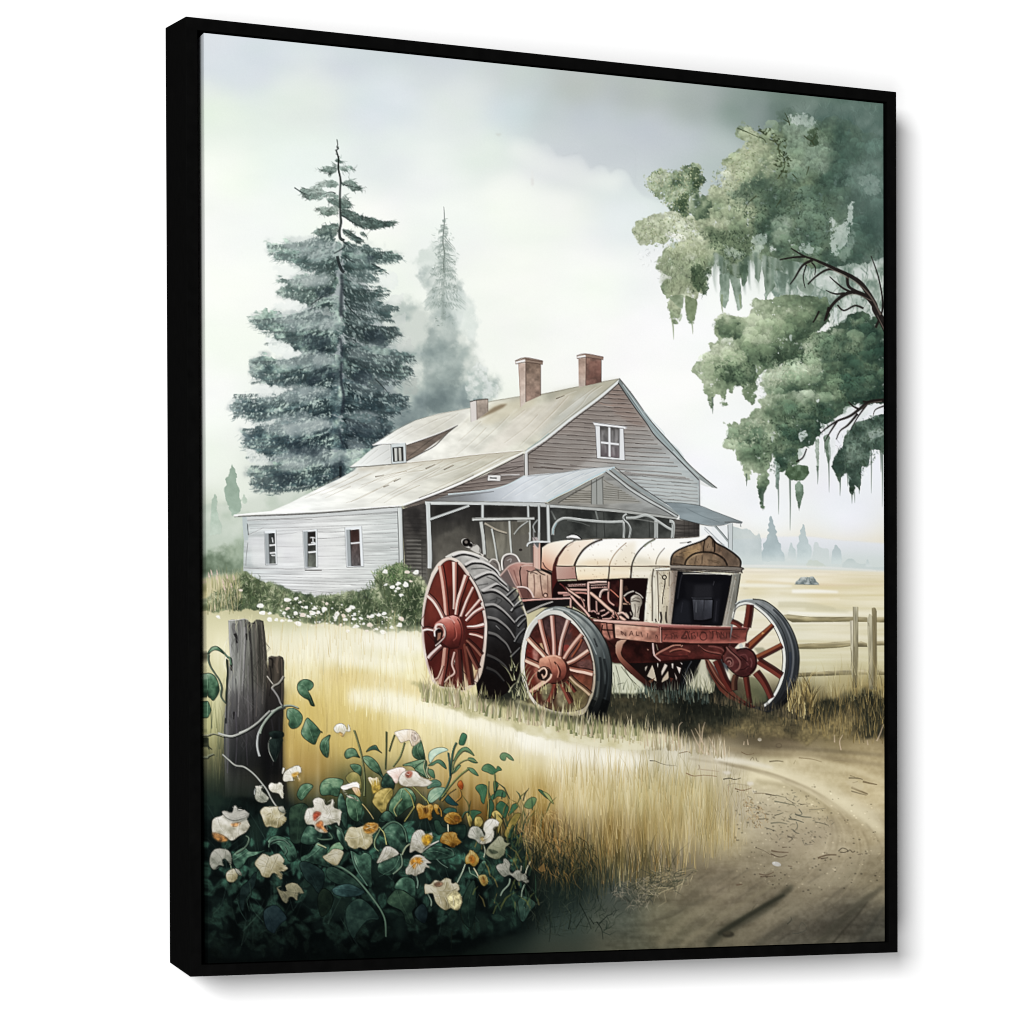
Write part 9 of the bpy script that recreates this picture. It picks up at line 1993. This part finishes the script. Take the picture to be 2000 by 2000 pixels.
# canvas sides: the edge colours run over the edge; painted shade at the corner, painted light deeper in
NS = 6
side_v, side_c, side_q, base = [],[],[],0
edges = [idx[:, 0], idx[-1, :], idx[::-1,-1], idx[0, ::-1]]
allv, allc, allq = [P3],[pc],[Q.reshape(-1,4)]
base = len(P3)
for e in edges:
    prev = e
    for s_ in range(1, NS + 1):
        v = P3[e].copy()
        v[:, 1] = YF + (D - .011 - YF) * s_ / NS
        allv.append(v)
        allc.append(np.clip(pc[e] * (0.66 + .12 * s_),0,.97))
        cur = np.arange(base, base + len(e))
        allq.append(np.stack([prev[:-1], cur[:-1], cur[1:], prev[1:]],1))
        prev = cur
        base += len(e)
canvas = link('canvas', grid_mesh('canvas', np.vstack(allv), np.vstack(allc), np.vstack(allq)), pm, root)
canvas['label'] = 'stretched canvas with the painted sky and ground'

# painted motifs: thin paint layers lying on the canvas, part and sub-part of the print
made = {}
qf = Q.reshape(-1,4)
cf = cid.ravel()
order = np.argsort(cf, kind='stable')
starts = np.searchsorted(cf[order], np.arange(len(MOTIFS) + 1))
for k in range(1, len(MOTIFS)):
    kind, par, lab = MOTIFS[k]
    sel = order[starts[k]:starts[k + 1]]
    if len(sel) == 0:
        if any(MOTIFS[q][1] == k and cnt[q] for q in range(k + 1, len(MOTIFS))):
            o = bpy.data.objects.new('painted_' + kind, None)
            scn.collection.objects.link(o)
            o.parent = root
            made[k] = o
        continue
    u, inv = np.unique(qf[sel].ravel(), return_inverse=True)
    v = P3[u].copy()
    v[:, 1] -= 0.00012
    o = link('painted_' + kind, grid_mesh('painted_' + kind, v, pc[u], inv.reshape(-1,4)), pm, made[par] if par in made else root)
    if lab:
        o['label'] = lab
    made[k] = o

# --- camera
cam = bpy.data.cameras.new('camera')
co = bpy.data.objects.new('camera', cam)
scn.collection.objects.link(co)
scn.camera = co
cam.sensor_fit = 'HORIZONTAL'
cam.sensor_width = 36
cam.lens = FL / 2000 * 36
cam.shift_x = -(CX - 1000) / 2000
cam.shift_y = (CY - 1000) / 2000
cam.clip_start, cam.clip_end = 0.05,100
o_ = -RM.T @ TV
loc = (o_[0], o_[2],-o_[1])
T = np.array([[1,0,0],[0,0,-1],[0,1,0]])     # world (x, y, z) -> (x, -z, y)
R3 = np.diag([1,-1,-1]) @ RM @ T
from mathutils import Matrix
co.matrix_world = Matrix.Translation(loc) @ Matrix(R3.T.tolist()).to_4x4()

# --- light: a soft key from the upper left, a broad weak fill, white surroundings
wd = bpy.data.worlds.new('World')
scn.world = wd
wd.use_nodes = True
wd.node_tree.nodes['Background'].inputs['Color'].default_value = (1,1,1,1)
wd.node_tree.nodes['Background'].inputs['Strength'].default_value = AMB


def lamp(name, loc, size, power, target=(0,0,0)):
    l = bpy.data.lights.new(name, 'AREA')
    l.shape = 'SQUARE'
    l.size = size
    l.energy = power
    o = bpy.data.objects.new(name, l)
    scn.collection.objects.link(o)
    from mathutils import Vector
    o.location = loc
    o.rotation_euler = (Vector(target) - Vector(loc)).to_track_quat('-Z','Y').to_euler()
    return o


for nm, lc, sz, pw in LAMPS:
    lamp(nm, lc, sz, pw)

scn.view_settings.view_transform = 'Standard'
scn.view_settings.look = 'None'
scn.view_settings.exposure = 0
scn.view_settings.gamma = 1
scn.cycles.use_denoising = True
scn.cycles.max_bounces = 4
scn.cycles.filter_width = 1.05
